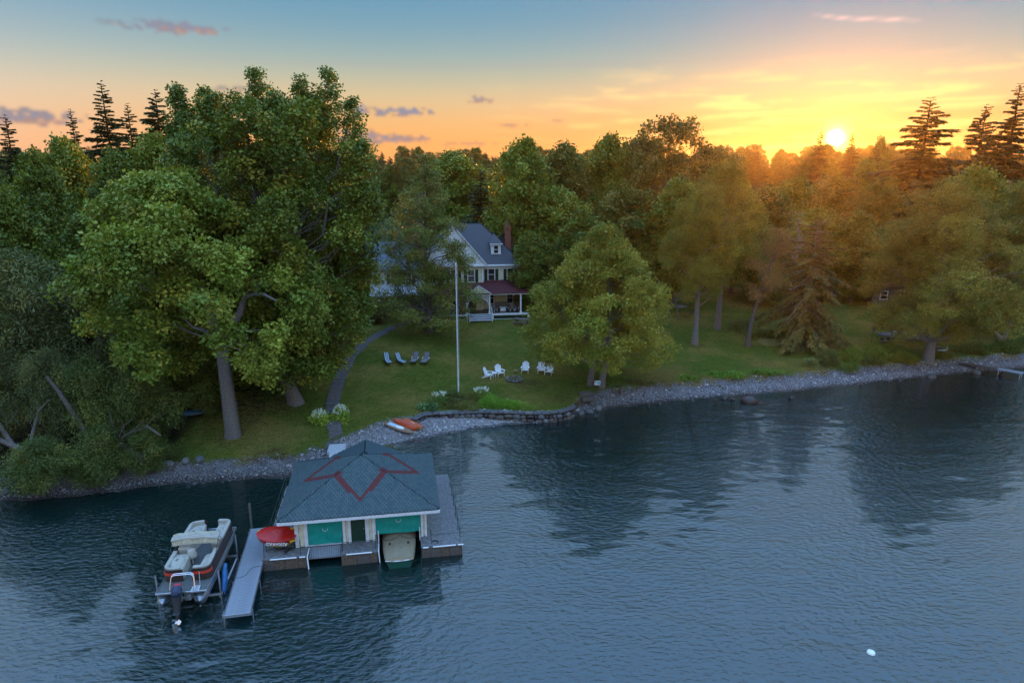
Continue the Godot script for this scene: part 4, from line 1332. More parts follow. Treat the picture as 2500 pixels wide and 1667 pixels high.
func make_pebbles() -> void:
	var r := RandomNumberGenerator.new()
	r.seed = 66
	var stone := MB.new()
	stone.blob(Vector3.ZERO, Vector3(1, 0.6, 0.8), r, 0.16, 7, 4)
	var list := []
	var cols := []
	while list.size() < 75000:
		var x := r.randf_range(-42, 63) if r.randf() < 0.7 else r.randf_range(-15, 0)
		var s := shore(x)
		var b := along(BEACH, x)
		var d := r.randf_range(-0.5, b + 0.35)
		var size := r.randf_range(0.016, 0.036)
		if r.randf() < 0.07: size = r.randf_range(0.04, 0.08)
		if r.randf() < 0.006: size = r.randf_range(0.09, 0.18)
		var z := s - d
		var p := on(x, z, size * 0.12)
		list.append(Transform3D(Basis.from_euler(Vector3(r.randf_range(-0.3, 0.3), r.randf() * TAU, r.randf_range(-0.3, 0.3))) * size, p))
		var g := r.randf_range(0.15, 0.5)
		var c := Color(g, g * 0.95, g * 0.97)
		if r.randf() < 0.25: c = Color(g, g * 0.82, g * 0.7)
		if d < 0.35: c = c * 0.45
		if x < -17: c = c * 0.7  # left beach pebbles darkened, the weaker light there put into their colour
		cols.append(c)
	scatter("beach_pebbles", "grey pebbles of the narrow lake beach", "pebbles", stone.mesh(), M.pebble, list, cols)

const ROCKS := [
	# x, z, size, material, label
	[23.75, -64.7, 0.75, "stone_wet", "large dark boulder standing in the shallow water off the right beach"],
	[28.4, -65.7, 0.4, "stone_wet", "dark rock alone in the water right of the large boulder"],
	[21.6, -65.6, 0.42, "stone_wet", "dark rock at the waterline left of the large boulder"],
	[22.3, -65.3, 0.3, "stone_wet", "small dark rock touching the large boulder's left side"],
	[20.5, -65.0, 0.28, "stone_wet", "small rock in the water two steps left of the large boulder"],
	[18.2, -65.1, 0.3, "stone_wet", "dark rock at the waterline in the middle of the right beach"],
	[12.2, -63.4, 0.26, "stone_wet", "small rock in the water below the dry weeds"],
	[14.6, -64.0, 0.28, "stone_wet", "low rock at the waterline right of the small rock"],
	[13.4, -63.2, 0.22, "stone_wet", "small submerged rock between two waterline rocks"],
	[46.9, -72.9, 0.55, "stone_warm", "brown rock at the waterline left of the wooden jetty"],
	[42.6, -71.5, 0.42, "stone_wet", "dark rock half in the water below the bank hedge"],
	[37.6, -70.1, 0.3, "stone_wet", "dark shore rock below the round clipped bush"],
	[52.9, -74.3, 0.5, "stone_warm", "brown rock beside the wooden jetty"],
	[55.4, -73.8, 0.35, "stone_wet", "rock under the pale end of the jetty"],
	[8.4, -62.6, 0.45, "stone_pale", "pale rock at the right end of the stone wall"],
	[7.4, -61.9, 0.5, "stone", "grey rock in the heap at the right end of the wall"],
	[6.6, -61.4, 0.42, "stone", "rock nearest the water in the wall-end heap"],
	[7.9, -63.4, 0.4, "stone_warm", "brown rock at the top of the wall-end heap"],
	[9.0, -63.5, 0.35, "stone_pale", "small pale rock behind the wall-end heap"],
	[-26.4, -48.2, 0.45, "stone_pale", "pale rock at the grass end of the left pebble beach"],
	[-25.2, -48.7, 0.35, "stone_pale", "flat pale rock beside the grass of the left beach"],
	[-24.2, -48.9, 0.4, "stone", "grey rock right of the flat pale one on the left beach"],
	[-38.4, -44.6, 0.5, "stone", "large grey stone at the water's edge far left"],
	[-39.4, -44.9, 0.42, "stone", "grey stone beside the large one far left"],
	[-37.6, -44.3, 0.4, "stone_pale", "pale stone at the far left waterline"],
	[-36.4, -44.9, 0.35, "stone", "small stone right of the far left stones"],
	[-14.6, -48.2, 0.5, "stone_pale", "pale rock at the left rear corner of the pier"],
]

func make_rocks() -> void:
	var r := RandomNumberGenerator.new()
	r.seed = 88
	for q in ROCKS:
		var m := MB.new()
		var s: float = q[2]
		m.blob(Vector3.ZERO, Vector3(s * r.randf_range(0.95, 1.25), s * r.randf_range(0.6, 0.85), s * r.randf_range(0.7, 0.95)), r, 0.13, 10, 7)
		solo("rock", m, M[q[3]], q[4], "rock", on(q[0], q[1], s * 0.18) if gy(q[0], q[1]) > -0.2 else Vector3(q[0], s * 0.15, q[1]), r.randf() * 360.0, "rocks along the shore")

# ---------------------------------------------------------------- the white house
func poly_slab(m: MB, pts: Array, thick: float) -> void:
	# planar polygon, counter-clockwise seen from above/outside, given thickness inwards
	var nn: Vector3 = (pts[1] - pts[0]).cross(pts[2] - pts[0]).normalized()
	var d := -nn * thick
	for k in range(1, pts.size() - 1):
		m.tri(pts[0], pts[k], pts[k + 1])
		m.tri(pts[0] + d, pts[k + 1] + d, pts[k] + d)
	for k in pts.size():
		var a: Vector3 = pts[k]
		var b: Vector3 = pts[(k + 1) % pts.size()]
		m.quad(a + d, b + d, b, a)

func clapboards(m: MB, x0: float, x1: float, y0: float, y1: float, z: float, slope := 0.0, apex := 0.0, step := 0.14) -> void:
	# overlapping boards facing +z; with a slope the ends follow a gable whose apex is at x = apex
	var y := y0
	while y < y1 - 0.01:
		var t := minf(y + step, y1)
		var a := x0; var b := x1; var c := x0; var d := x1
		if slope > 0.0:
			a = apex - (y1 - y) / slope; b = apex + (y1 - y) / slope
			c = apex - (y1 - t) / slope; d = apex + (y1 - t) / slope
		m.quad(Vector3(a, y, z + 0.022), Vector3(b, y, z + 0.022), Vector3(d, t, z + 0.002), Vector3(c, t, z + 0.002))
		m.quad(Vector3(a, y, z), Vector3(b, y, z), Vector3(b, y, z + 0.022), Vector3(a, y, z + 0.022))
		y = t

var WIN := {}
func window(parent: Node3D, at: Vector3, w: float, h: float, shutters: bool, turn := 0.0) -> void:
	var key := "%.2f %.2f" % [w, h]
	if not WIN.has(key):
		var f := MB.new()
		var t := 0.1
		f.box(Vector3(0, h / 2 + t / 2, 0.03), Vector3(w + 2 * t, t, 0.12), Basis(), 0.01)
		f.box(Vector3(0, -h / 2 - t / 2, 0.05), Vector3(w + 2 * t + 0.08, t * 0.8, 0.18), Basis(), 0.01)
		for s in [-1, 1]: f.box(Vector3(s * (w / 2 + t / 2), 0, 0.03), Vector3(t, h, 0.12), Basis(), 0.01)
		f.box(Vector3(0, 0, 0.035), Vector3(w, 0.06, 0.06))
		var p := MB.new()
		p.box(Vector3(0, 0, 0), Vector3(w - 0.01, h / 2 - 0.05, 0.02))
		var sh := MB.new()
		sh.box(Vector3(0, 0, 0), Vector3(0.4, h + 0.1, 0.05), Basis(), 0.01)
		var y := -h / 2 + 0.12
		while y < h / 2 - 0.05:
			sh.box(Vector3(0, y, 0.03), Vector3(0.3, 0.04, 0.03), Basis(Vector3.RIGHT, 0.5))
			y += 0.09
		WIN[key] = [f.mesh(), p.mesh(), sh.mesh()]
	var W = WIN[key]
	var f2 := part("window", W[0], M.white_paint, parent)
	f2.position = at
	f2.rotation_degrees.y = turn
	for s in [-1, 1]:
		var q := part("pane", W[1], M.window_glass, f2)
		q.position = Vector3(0, s * h / 4.0, 0.012)
	if shutters:
		for s in [-1, 1]:
			var q2 := part("shutter", W[2], M.dark_green, f2)
			q2.position = Vector3(s * (w / 2 + 0.34), 0, 0.05)

func make_house() -> Node3D:
	var t := thing("white_house", "white clapboard house with dark slate roof, red porch roof and brick chimney", "house", Vector3(-4.17, gy(-4.17, -87.6) - 0.05, -87.6), 8.0)
	# walls
	var m := MB.new()
	clapboards(m, -7.5, 0.65, 0.6, 6.9, -2.4)
	m.box(Vector3(-3.425, 3.2, -7.3), Vector3(8.15, 7.4, 9.75))
	part("wall", m, M.cream_paint, t).set_meta("label", "projecting front wall under the big gable")
	m = MB.new()
	clapboards(m, 0.66, 5.8, 0.6, 6.85, -3.2)
	m.box(Vector3(3.23, 3.15, -8.1), Vector3(5.1, 7.3, 9.75))
	part("wall", m, M.cream_paint, t)
	m = MB.new()
	for q in [[Vector3(0.6, 5.8, -2.36), Vector3(0.2, 2.4, 0.14)], [Vector3(-7.44, 5.8, -2.36), Vector3(0.2, 2.4, 0.14)], [Vector3(0.68, 5.8, -2.82), Vector3(0.1, 2.4, 0.76)], [Vector3(5.76, 5.8, -3.16), Vector3(0.18, 2.4, 0.14)]]:
		m = MB.new()
		m.box(q[0], q[1], Basis(), 0.01)
		part("corner_board", m, M.white_paint, t)
	# big gable
	m = MB.new()
	var g := [Vector3(-7.55, 6.86, -2.1), Vector3(1.15, 6.86, -2.1), Vector3(-3.2, 12.05, -2.1)]
	clapboards(m, -7.5, 1.1, 6.95, 11.95, -2.12, 5.1 / 4.25, -3.2)
	m.prism(PackedVector2Array([Vector2(-7.5, 6.9), Vector2(1.1, 6.9), Vector2(-3.2, 11.98)]), 0.5, Transform3D(Basis(), Vector3(0, 0, -2.63)))
	part("gable", m, M.white_paint, t)
	m = MB.new()
	m.bar(Vector3(-7.75, 6.72, -2.02), Vector3(-3.2, 12.1, -2.02), 0.14, 0.26, Vector3.BACK, 0.01)
	m.bar(Vector3(1.35, 6.72, -2.02), Vector3(-3.2, 12.1, -2.02), 0.14, 0.26, Vector3.BACK, 0.01)
	m.box(Vector3(-3.2, 6.85, -2.05), Vector3(8.7, 0.2, 0.2), Basis(), 0.02)
	part("gable_trim", m, M.white_paint, t)
	# roofs
	m = MB.new()
	poly_slab(m, [Vector3(1.4, 6.8, -1.95), Vector3(1.4, 6.8, -8.5), Vector3(-3.2, 12.2, -8.5), Vector3(-3.2, 12.2, -1.95)], 0.12)
	poly_slab(m, [Vector3(-7.8, 6.8, -8.5), Vector3(-7.8, 6.8, -1.95), Vector3(-3.2, 12.2, -1.95), Vector3(-3.2, 12.2, -8.5)], 0.12)
	var roof := part("roof", m, M.slate_roof, t)
	m = MB.new()
	var A := Vector3(-8.0, 6.85, -2.88); var B := Vector3(6.25, 6.85, -2.88); var C := Vector3(6.25, 6.85, -13.6); var D := Vector3(-8.0, 6.85, -13.6)
	var R0 := Vector3(-3.4, 11.9, -8.2); var R1 := Vector3(0.95, 11.9, -8.2)
	poly_slab(m, [A, B, R1, R0], 0.12)
	poly_slab(m, [B, C, R1], 0.12)
	poly_slab(m, [C, D, R0, R1], 0.12)
	poly_slab(m, [D, A, R0], 0.12)
	part("roof", m, M.slate_roof, t)
	m = MB.new()
	A = Vector3(1.2, 6.9, -7.6); B = Vector3(6.9, 6.9, -7.6); C = Vector3(6.9, 6.9, -15.4); D = Vector3(1.2, 6.9, -15.4)
	poly_slab(m, [A, B, Vector3(5.7, 10.0, -11.4), Vector3(1.2, 10.0, -11.4)], 0.12)
	poly_slab(m, [B, C, Vector3(5.7, 10.0, -11.4)], 0.12)
	poly_slab(m, [C, D, Vector3(1.2, 10.0, -11.4), Vector3(5.7, 10.0, -11.4)], 0.12)
	m.box(Vector3(3.9, 3.4, -11.6), Vector3(5.6, 6.9, 7.0))
	part("rear_wing", m, M.slate_roof, t)
	m = MB.new()
	m.bar(Vector3(6.28, 6.9, -2.82), Vector3(0.95, 11.98, -8.2), 0.12, 0.05)
	m.bar(Vector3(-3.4, 11.97, -8.2), Vector3(0.95, 11.97, -8.2), 0.14, 0.05)
	part("ridge_cap", m, M.roof_cap, roof)
	m = MB.new()
	m.box(Vector3(3.8, 6.76, -2.8), Vector3(5.1, 0.2, 0.22), Basis(), 0.02)
	m.box(Vector3(6.3, 6.76, -8.1), Vector3(0.2, 0.2, 10.6), Basis(), 0.02)
	m.box(Vector3(3.5, 6.45, -3.13), Vector3(5.2, 0.4, 0.1))
	part("eave_board", m, M.white_paint, t)
	# chimney
	m = MB.new()
	m.box(Vector3(4.62, 9.2, -7.0), Vector3(0.78, 4.4, 0.62), Basis(), 0.02)
	for k in 3: m.box(Vector3(4.62, 11.05 + k * 0.14, -7.0), Vector3(0.86 + 0.04 * k, 0.13, 0.7 + 0.04 * k), Basis(), 0.015)
	var ch := part("chimney", m, M.brick, t)
	for k in 3:
		m = MB.new()
		m.lathe([Vector2(0.001, 0), Vector2(0.13, 0), Vector2(0.1, 0.75), Vector2(0.13, 0.8), Vector2(0.13, 0.9), Vector2(0.001, 0.9)], 10, Transform3D(Basis(), Vector3(4.38 + k * 0.24, 11.4, -7.0)))
		part("chimney_pot", m, M.clay, ch)
	# dormer
	m = MB.new()
	m.box(Vector3(2.62, 8.75, -4.9), Vector3(1.3, 1.7, 1.5))
	var dm := part("dormer", m, M.white_paint, t)
	window(dm, Vector3(2.62, 8.72, -4.15), 0.56, 1.0, false)
	m = MB.new()
	A = Vector3(1.75, 9.55, -3.85); B = Vector3(3.5, 9.55, -3.85)
	var P := Vector3(2.62, 10.6, -5.0)
	poly_slab(m, [A, B, P], 0.08)
	poly_slab(m, [B, Vector3(3.5, 9.55, -6.2), Vector3(2.62, 10.6, -7.2), P], 0.08)
	poly_slab(m, [Vector3(1.75, 9.55, -6.2), A, P, Vector3(2.62, 10.6, -7.2)], 0.08)
	part("dormer_roof", m, M.slate_roof, dm)
	m = MB.new()
	m.box(Vector3(2.62, 9.46, -3.9), Vector3(1.75, 0.12, 0.12), Basis(), 0.01)
	part("dormer_cornice", m, M.white_paint, dm)
	# windows
	for x in [-0.93, -3.2, -5.6]: window(t, Vector3(x, 5.5, -2.38), 0.8, 1.6, true)
	for x in [1.85, 4.45]: window(t, Vector3(x, 5.5, -3.18), 0.8, 1.6, true)
	window(t, Vector3(-3.25, 8.7, -2.1), 0.62, 1.45, false)
	window(t, Vector3(-2.5, 8.35, -2.1), 0.36, 0.8, false)
	for x in [1.75, 4.35, -3.0, -5.3]: window(t, Vector3(x, 2.3, -3.16 if x > 0.66 else -2.36), 0.72, 1.5, false)
	# front doorway: flat dark sheet, the shade inside put into its colour
	m = MB.new()
	m.box(Vector3(-0.95, 1.95, -2.34), Vector3(1.25, 2.2, 0.06))
	part("doorway", m, M.doorway_shade, t)
	m = MB.new()
	m.box(Vector3(0.05, 2.0, -2.34), Vector3(0.7, 2.2, 0.05), Basis(), 0.01)
	part("door", m, M.yellow_paint, t)
	# yellow ground-floor siding behind the porch
	m = MB.new()
	clapboards(m, -5.8, -1.6, 0.86, 3.6, -2.37)
	clapboards(m, 0.7, 5.75, 0.86, 3.6, -3.17)
	part("porch_wall", m, M.yellow_paint, t)
	# porch
	m = MB.new()
	m.box(Vector3(0.3, 0.79, -1.55), Vector3(12.2, 0.1, 3.3))
	part("porch_floor", m, M.dark_floor, t)
	for q in [[Vector3(-3.7, 0.72, 0.12), Vector3(4.3, 0.28, 0.12)], [Vector3(4.0, 0.72, 0.12), Vector3(4.9, 0.28, 0.12)], [Vector3(-5.85, 0.72, -1.4), Vector3(0.12, 0.28, 2.9)], [Vector3(-3.7, 0.06, 0.1), Vector3(4.3, 0.1, 0.08)], [Vector3(4.0, 0.06, 0.1), Vector3(4.9, 0.1, 0.08)]]:
		m = MB.new()
		m.box(q[0], q[1], Basis(), 0.02)
		part("skirt_board", m, M.white_paint, t)
	for x in [-5.75, -1.7, 1.62, 6.4]:
		m = MB.new()
		m.box(Vector3(x, 0.32, 0.09), Vector3(0.3, 0.5, 0.1), Basis(), 0.01)
		part("skirt_post", m, M.white_paint, t)
	for q in [[-5.6, -1.85], [1.77, 6.25]]:
		m = MB.new()
		var lx: float = q[0] + 0.06
		while lx < q[1]:
			m.box(Vector3(lx, 0.34, 0.05), Vector3(0.06, 0.46, 0.03))
			lx += 0.09
		part("skirt_louver", m, M.dark_green, t, "stuff")
	for k in 4:
		m = MB.new()
		m.box(Vector3(0, 0.79 - k * 0.2, 0.2 + k * 0.27), Vector3(3.0, 0.07, 0.34), Basis(), 0.01)
		var st := part("step", m, M.white_paint, t)
		m = MB.new()
		m.box(Vector3(0, 0.67 - k * 0.2, 0.12 + k * 0.27), Vector3(2.94, 0.17, 0.05))
		part("riser", m, M.stripe_navy, st)
	for s in [-1.5, 1.46]:
		m = MB.new()
		m.bar(Vector3(s, 1.75, 0.2), Vector3(s, 1.0, 1.15), 0.08, 0.1, Vector3.UP, 0.01)
		m.box(Vector3(s, 0.45, 1.15), Vector3(0.1, 1.1, 0.1), Basis(), 0.01)
		part("handrail", m, M.white_paint, t)
	for x in [-5.6, -1.74, 1.24, 5.37]:
		m = MB.new()
		m.box(Vector3(x, 2.1, -0.02), Vector3(0.2, 2.6, 0.2), Basis(), 0.02)
		m.box(Vector3(x, 0.97, -0.02), Vector3(0.3, 0.25, 0.3), Basis(), 0.02)
		m.box(Vector3(x, 3.32, -0.02), Vector3(0.3, 0.14, 0.3), Basis(), 0.02)
		part("column", m, M.white_paint, t)
	m = MB.new()
	m.box(Vector3(0.3, 3.45, 0.0), Vector3(12.4, 0.26, 0.34), Basis(), 0.02)
	part("porch_beam", m, M.white_paint, t)
	# lattice arch between the two middle columns
	m = MB.new()
	var cx := -0.25
	var inside := func(p: Vector2) -> bool:
		if absf(p.x - cx) > 1.4 or p.y > 3.32: return false
		var e := (p.x - cx) / 1.38
		return p.y > 1.95 + 1.05 * sqrt(maxf(0.0, 1.0 - e * e))
	for s in [-1, 1]:
		for k in 34:
			var c := -3.4 + k * 0.2
			for j in 30:
				var a := Vector2(cx + c + s * j * 0.07 * 1.0, 1.6 + j * 0.07)
				var b := a + Vector2(s * 0.07, 0.07)
				if inside.call(a) and inside.call(b):
					m.bar(Vector3(a.x, a.y, 0.02 * s), Vector3(b.x, b.y, 0.02 * s), 0.035, 0.05, Vector3.BACK)
	part("lattice", m, M.white_paint, t)
	m = MB.new()
	var pts := []
	for k in 15:
		var a := PI * k / 14.0
		pts.append(Vector3(cx - 1.38 * cos(a), 1.95 + 1.05 * sin(a), 0))
	for k in 14: m.bar(pts[k], pts[k + 1], 0.08, 0.12, Vector3.BACK)
	part("arch_trim", m, M.white_paint, t)
	# red porch roof
	m = MB.new()
	poly_slab(m, [Vector3(-6.1, 3.56, 0.32), Vector3(6.7, 3.56, 0.32), Vector3(6.7, 4.85, -3.15), Vector3(-6.1, 4.6, -2.36)], 0.08)
	poly_slab(m, [Vector3(-6.1, 3.56, -2.4), Vector3(-6.1, 3.56, 0.32), Vector3(-5.0, 4.6, -2.36)], 0.08)
	var pr := part("porch_roof", m, M.red_roof, t)
	pr.set_meta("label", "dark red shingled porch roof")
	m = MB.new()
	m.prism(PackedVector2Array([Vector2(-1.6, 3.62), Vector2(1.2, 3.62), Vector2(-0.2, 4.5)]), 0.06, Transform3D(Basis(), Vector3(0, 0, 0.3)))
	var ped := part("pediment", m, M.cream_paint, pr)
	m = MB.new()
	m.bar(Vector3(-1.85, 3.52, 0.42), Vector3(-0.2, 4.6, 0.42), 0.1, 0.14, Vector3.BACK, 0.01)
	m.bar(Vector3(1.45, 3.52, 0.42), Vector3(-0.2, 4.6, 0.42), 0.1, 0.14, Vector3.BACK, 0.01)
	part("pediment_trim", m, M.white_paint, pr)
	m = MB.new()
	poly_slab(m, [Vector3(1.5, 3.55, 0.38), Vector3(1.5, 3.6, 0.2), Vector3(-0.2, 4.66, -2.3), Vector3(-0.2, 4.66, 0.38)], 0.05)
	poly_slab(m, [Vector3(-1.9, 3.6, 0.2), Vector3(-1.9, 3.55, 0.38), Vector3(-0.2, 4.66, 0.38), Vector3(-0.2, 4.66, -2.3)], 0.05)
	part("pediment_roof", m, M.red_roof, pr)
	# left wing, mostly hidden by trees
	m = MB.new()
	clapboards(m, -16.0, -7.5, 0.4, 6.2, -5.6)
	m.box(Vector3(-11.75, 3.1, -9.2), Vector3(8.4, 6.2, 7.1))
	var lw := part("left_wing", m, M.white_paint, t)
	m = MB.new()
	poly_slab(m, [Vector3(-16.5, 6.1, -5.1), Vector3(-7.2, 6.1, -5.1), Vector3(-7.2, 9.4, -9.2), Vector3(-16.5, 9.4, -9.2)], 0.12)
	poly_slab(m, [Vector3(-7.2, 6.1, -13.3), Vector3(-16.5, 6.1, -13.3), Vector3(-16.5, 9.4, -9.2), Vector3(-7.2, 9.4, -9.2)], 0.12)
	part("left_wing_roof", m, M.blue_grey_roof, lw)
	m = MB.new()
	poly_slab(m, [Vector3(-16.4, 3.0, -3.0), Vector3(-8.0, 3.0, -3.0), Vector3(-8.0, 3.7, -5.55), Vector3(-16.4, 3.7, -5.55)], 0.1)
	m.box(Vector3(-12.2, 2.9, -3.1), Vector3(8.4, 0.2, 0.15))
	part("left_wing_porch", m, M.concrete_pale, lw)
	for x in [-14.9, -13.4, -11.2, -9.2]: window(lw, Vector3(x, 4.9, -5.57), 0.7, 1.4, x > -12.0)
	for x in [-14.6, -12.0]: window(lw, Vector3(x, 1.8, -5.57), 1.0, 1.6, false)
	return t

func wicker_chair() -> Node3D:
	var t := thing("wicker_chair", "", "chair")
	var m := MB.new()
	m.box(Vector3(0, 0.38, 0), Vector3(0.6, 0.16, 0.58), Basis(), 0.04)
	part("seat", m, M.wicker, t)
	m = MB.new()
	m.sheet(func(u, v): return Vector3(sin((u - 0.5) * 2.6) * 0.36, 0.4 + v * 0.55, -cos((u - 0.5) * 2.6) * 0.3 - v * 0.06), 10, 4)
	m.sheet(func(u, v): return Vector3(sin((0.5 - u) * 2.6) * 0.32, 0.4 + v * 0.55, -cos((0.5 - u) * 2.6) * 0.26 - v * 0.06), 10, 4)
	part("backrest", m, M.wicker, t)
	for s in [-1, 1]:
		m = MB.new()
		m.bar(Vector3(s * 0.33, 0.62, -0.2), Vector3(s * 0.34, 0.6, 0.28), 0.09, 0.06, Vector3.UP, 0.02)
		part("armrest", m, M.wicker, t)
		for f in [-0.25, 0.25]:
			m = MB.new()
			m.bar(Vector3(s * 0.28, 0, f), Vector3(s * 0.27, 0.32, f * 0.9), 0.06, 0.06)
			part("leg", m, M.white_paint, t)
	return t

func make_porch_things(house: Node3D) -> void:
	var T := house.transform
	var put := func(o: Node3D, p: Vector3, turn: float) -> void:
		o.position = T * p
		o.rotation_degrees.y = 8.0 + turn
	var c := wicker_chair()
	put.call(c, Vector3(2.0, 0.85, -1.1), 40)
	c.set_meta("label", "wicker armchair nearest the lattice arch on the right of the porch")
	c.set_meta("group", "porch chairs")
	var k := 0
	for q in [[Vector3(4.45, 0.85, -1.2), -20.0, "wicker armchair right of the low white porch table"], [Vector3(5.0, 0.85, -2.0), -60.0, "wicker armchair behind the right porch column"], [Vector3(-3.6, 0.85, -1.0), 150.0, "white chair turned away on the left half of the porch"], [Vector3(-2.9, 0.85, -1.2), 200.0, "second white chair on the left half of the porch"]]:
		var o := copy_of(c, "wicker_chair", q[2], Vector3.ZERO, 0, "porch chairs")
		put.call(o, q[0], q[1])
		k += 1
	# wicker sofa
	var t := thing("wicker_sofa", "long wicker sofa against the yellow porch wall", "sofa")
	var m := MB.new()
	m.box(Vector3(0, 0.36, 0), Vector3(1.9, 0.22, 0.6), Basis(), 0.05)
	part("seat", m, M.wicker, t)
	m = MB.new()
	m.box(Vector3(0, 0.68, -0.3), Vector3(1.95, 0.5, 0.12), Basis(Vector3.RIGHT, -0.15), 0.05)
	part("backrest", m, M.wicker, t)
	for s in [-1, 1]:
		m = MB.new()
		m.box(Vector3(s * 0.98, 0.42, 0), Vector3(0.12, 0.5, 0.62), Basis(), 0.04)
		part("armrest", m, M.wicker, t)
		for f in [-0.24, 0.24]:
			m = MB.new()
			m.box(Vector3(s * 0.85, 0.13, f), Vector3(0.07, 0.26, 0.07))
			part("leg", m, M.white_paint, t)
	put.call(t, Vector3(3.2, 0.85, -2.5), 0)
	t = thing("porch_table", "low white table in front of the wicker sofa", "table")
	m = MB.new()
	m.box(Vector3(0, 0.5, 0), Vector3(1.0, 0.06, 0.6), Basis(), 0.02)
	part("table_top", m, M.white_paint, t)
	m = MB.new()
	m.prism(PackedVector2Array([Vector2(-0.42, 0), Vector2(0.42, 0), Vector2(0.3, 0.47), Vector2(-0.3, 0.47)]), 0.36, Transform3D(Basis(), Vector3(0, 0, -0.18)))
	part("base", m, M.white_paint, t)
	put.call(t, Vector3(3.2, 0.85, -1.5), 0)

func make_far_houses() -> void:
	var t := thing("neighbour_house", "pale house glimpsed through the trees below the sun", "house", on(47.6, -105.0), 10)
	var m := MB.new()
	m.box(Vector3(0, 2.7, 0), Vector3(6, 5.4, 6))
	part("wall", m, M.far_wall, t)
	m = MB.new()
	m.prism(PackedVector2Array([Vector2(-3.6, 0), Vector2(3.6, 0), Vector2(0, 3.4)]), 6.6, Transform3D(Basis(), Vector3(0, 5.4, -3.3)))
	part("roof", m, M.slate_roof, t)
	for x in [-2.0, 0.0, 2.0]: window(t, Vector3(x, 4.0, 3.02), 0.8, 1.4, false)
	t = thing("neighbour_cottage", "brown cottage roof in the shade behind the right lawn", "house", on(57.0, -101.0), -5)
	m = MB.new()
	m.box(Vector3(0, 1.4, 0), Vector3(8, 2.8, 6))
	part("wall", m, M.wood_grey, t)
	m = MB.new()
	m.prism(PackedVector2Array([Vector2(-3.5, 0), Vector2(3.5, 0), Vector2(0, 2.2)]), 9, Transform3D(Basis(Vector3.UP, PI / 2), Vector3(-4.5, 2.8, 0)))
	part("roof", m, M.wood_brown, t)
	for x in [-2.4, 0.4, 2.6]: window(t, Vector3(x, 1.5, 3.02), 0.9, 1.1, false)

# ---------------------------------------------------------------- boathouse and pier
const BH := Vector3(-9.66, 0, -40.38)
const BH_TURN := 9.7

func bh(p: Vector3) -> Vector3:
	return BH + Basis(Vector3.UP, deg_to_rad(BH_TURN)) * p

func shingle_mesh(w: float, h: float) -> ArrayMesh:
	# lies in the local xy plane, y up the slope, rounded lower end, slightly tilted so that the lower edge stands proud
	var poly := PackedVector2Array([Vector2(-w / 2, h * 1.25), Vector2(-w / 2, h * 0.32)])
	for k in 5:
		var a := PI * (k + 1) / 6.0
		poly.append(Vector2(-cos(a) * w / 2, h * 0.32 - sin(a) * h * 0.4))
	poly.append(Vector2(w / 2, h * 0.32))
	poly.append(Vector2(w / 2, h * 1.25))
	var m := MB.new()
	var tilt := Basis(Vector3.RIGHT, 0.12)
	m.prism(poly, 0.02, Transform3D(tilt, Vector3(0, 0, 0.03)))
	# dark backing slab, coloured to paint the shadow gap round each shingle
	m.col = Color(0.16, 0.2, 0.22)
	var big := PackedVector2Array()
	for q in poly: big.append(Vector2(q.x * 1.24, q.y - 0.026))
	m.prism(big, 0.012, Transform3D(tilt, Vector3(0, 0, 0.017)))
	return m.mesh()

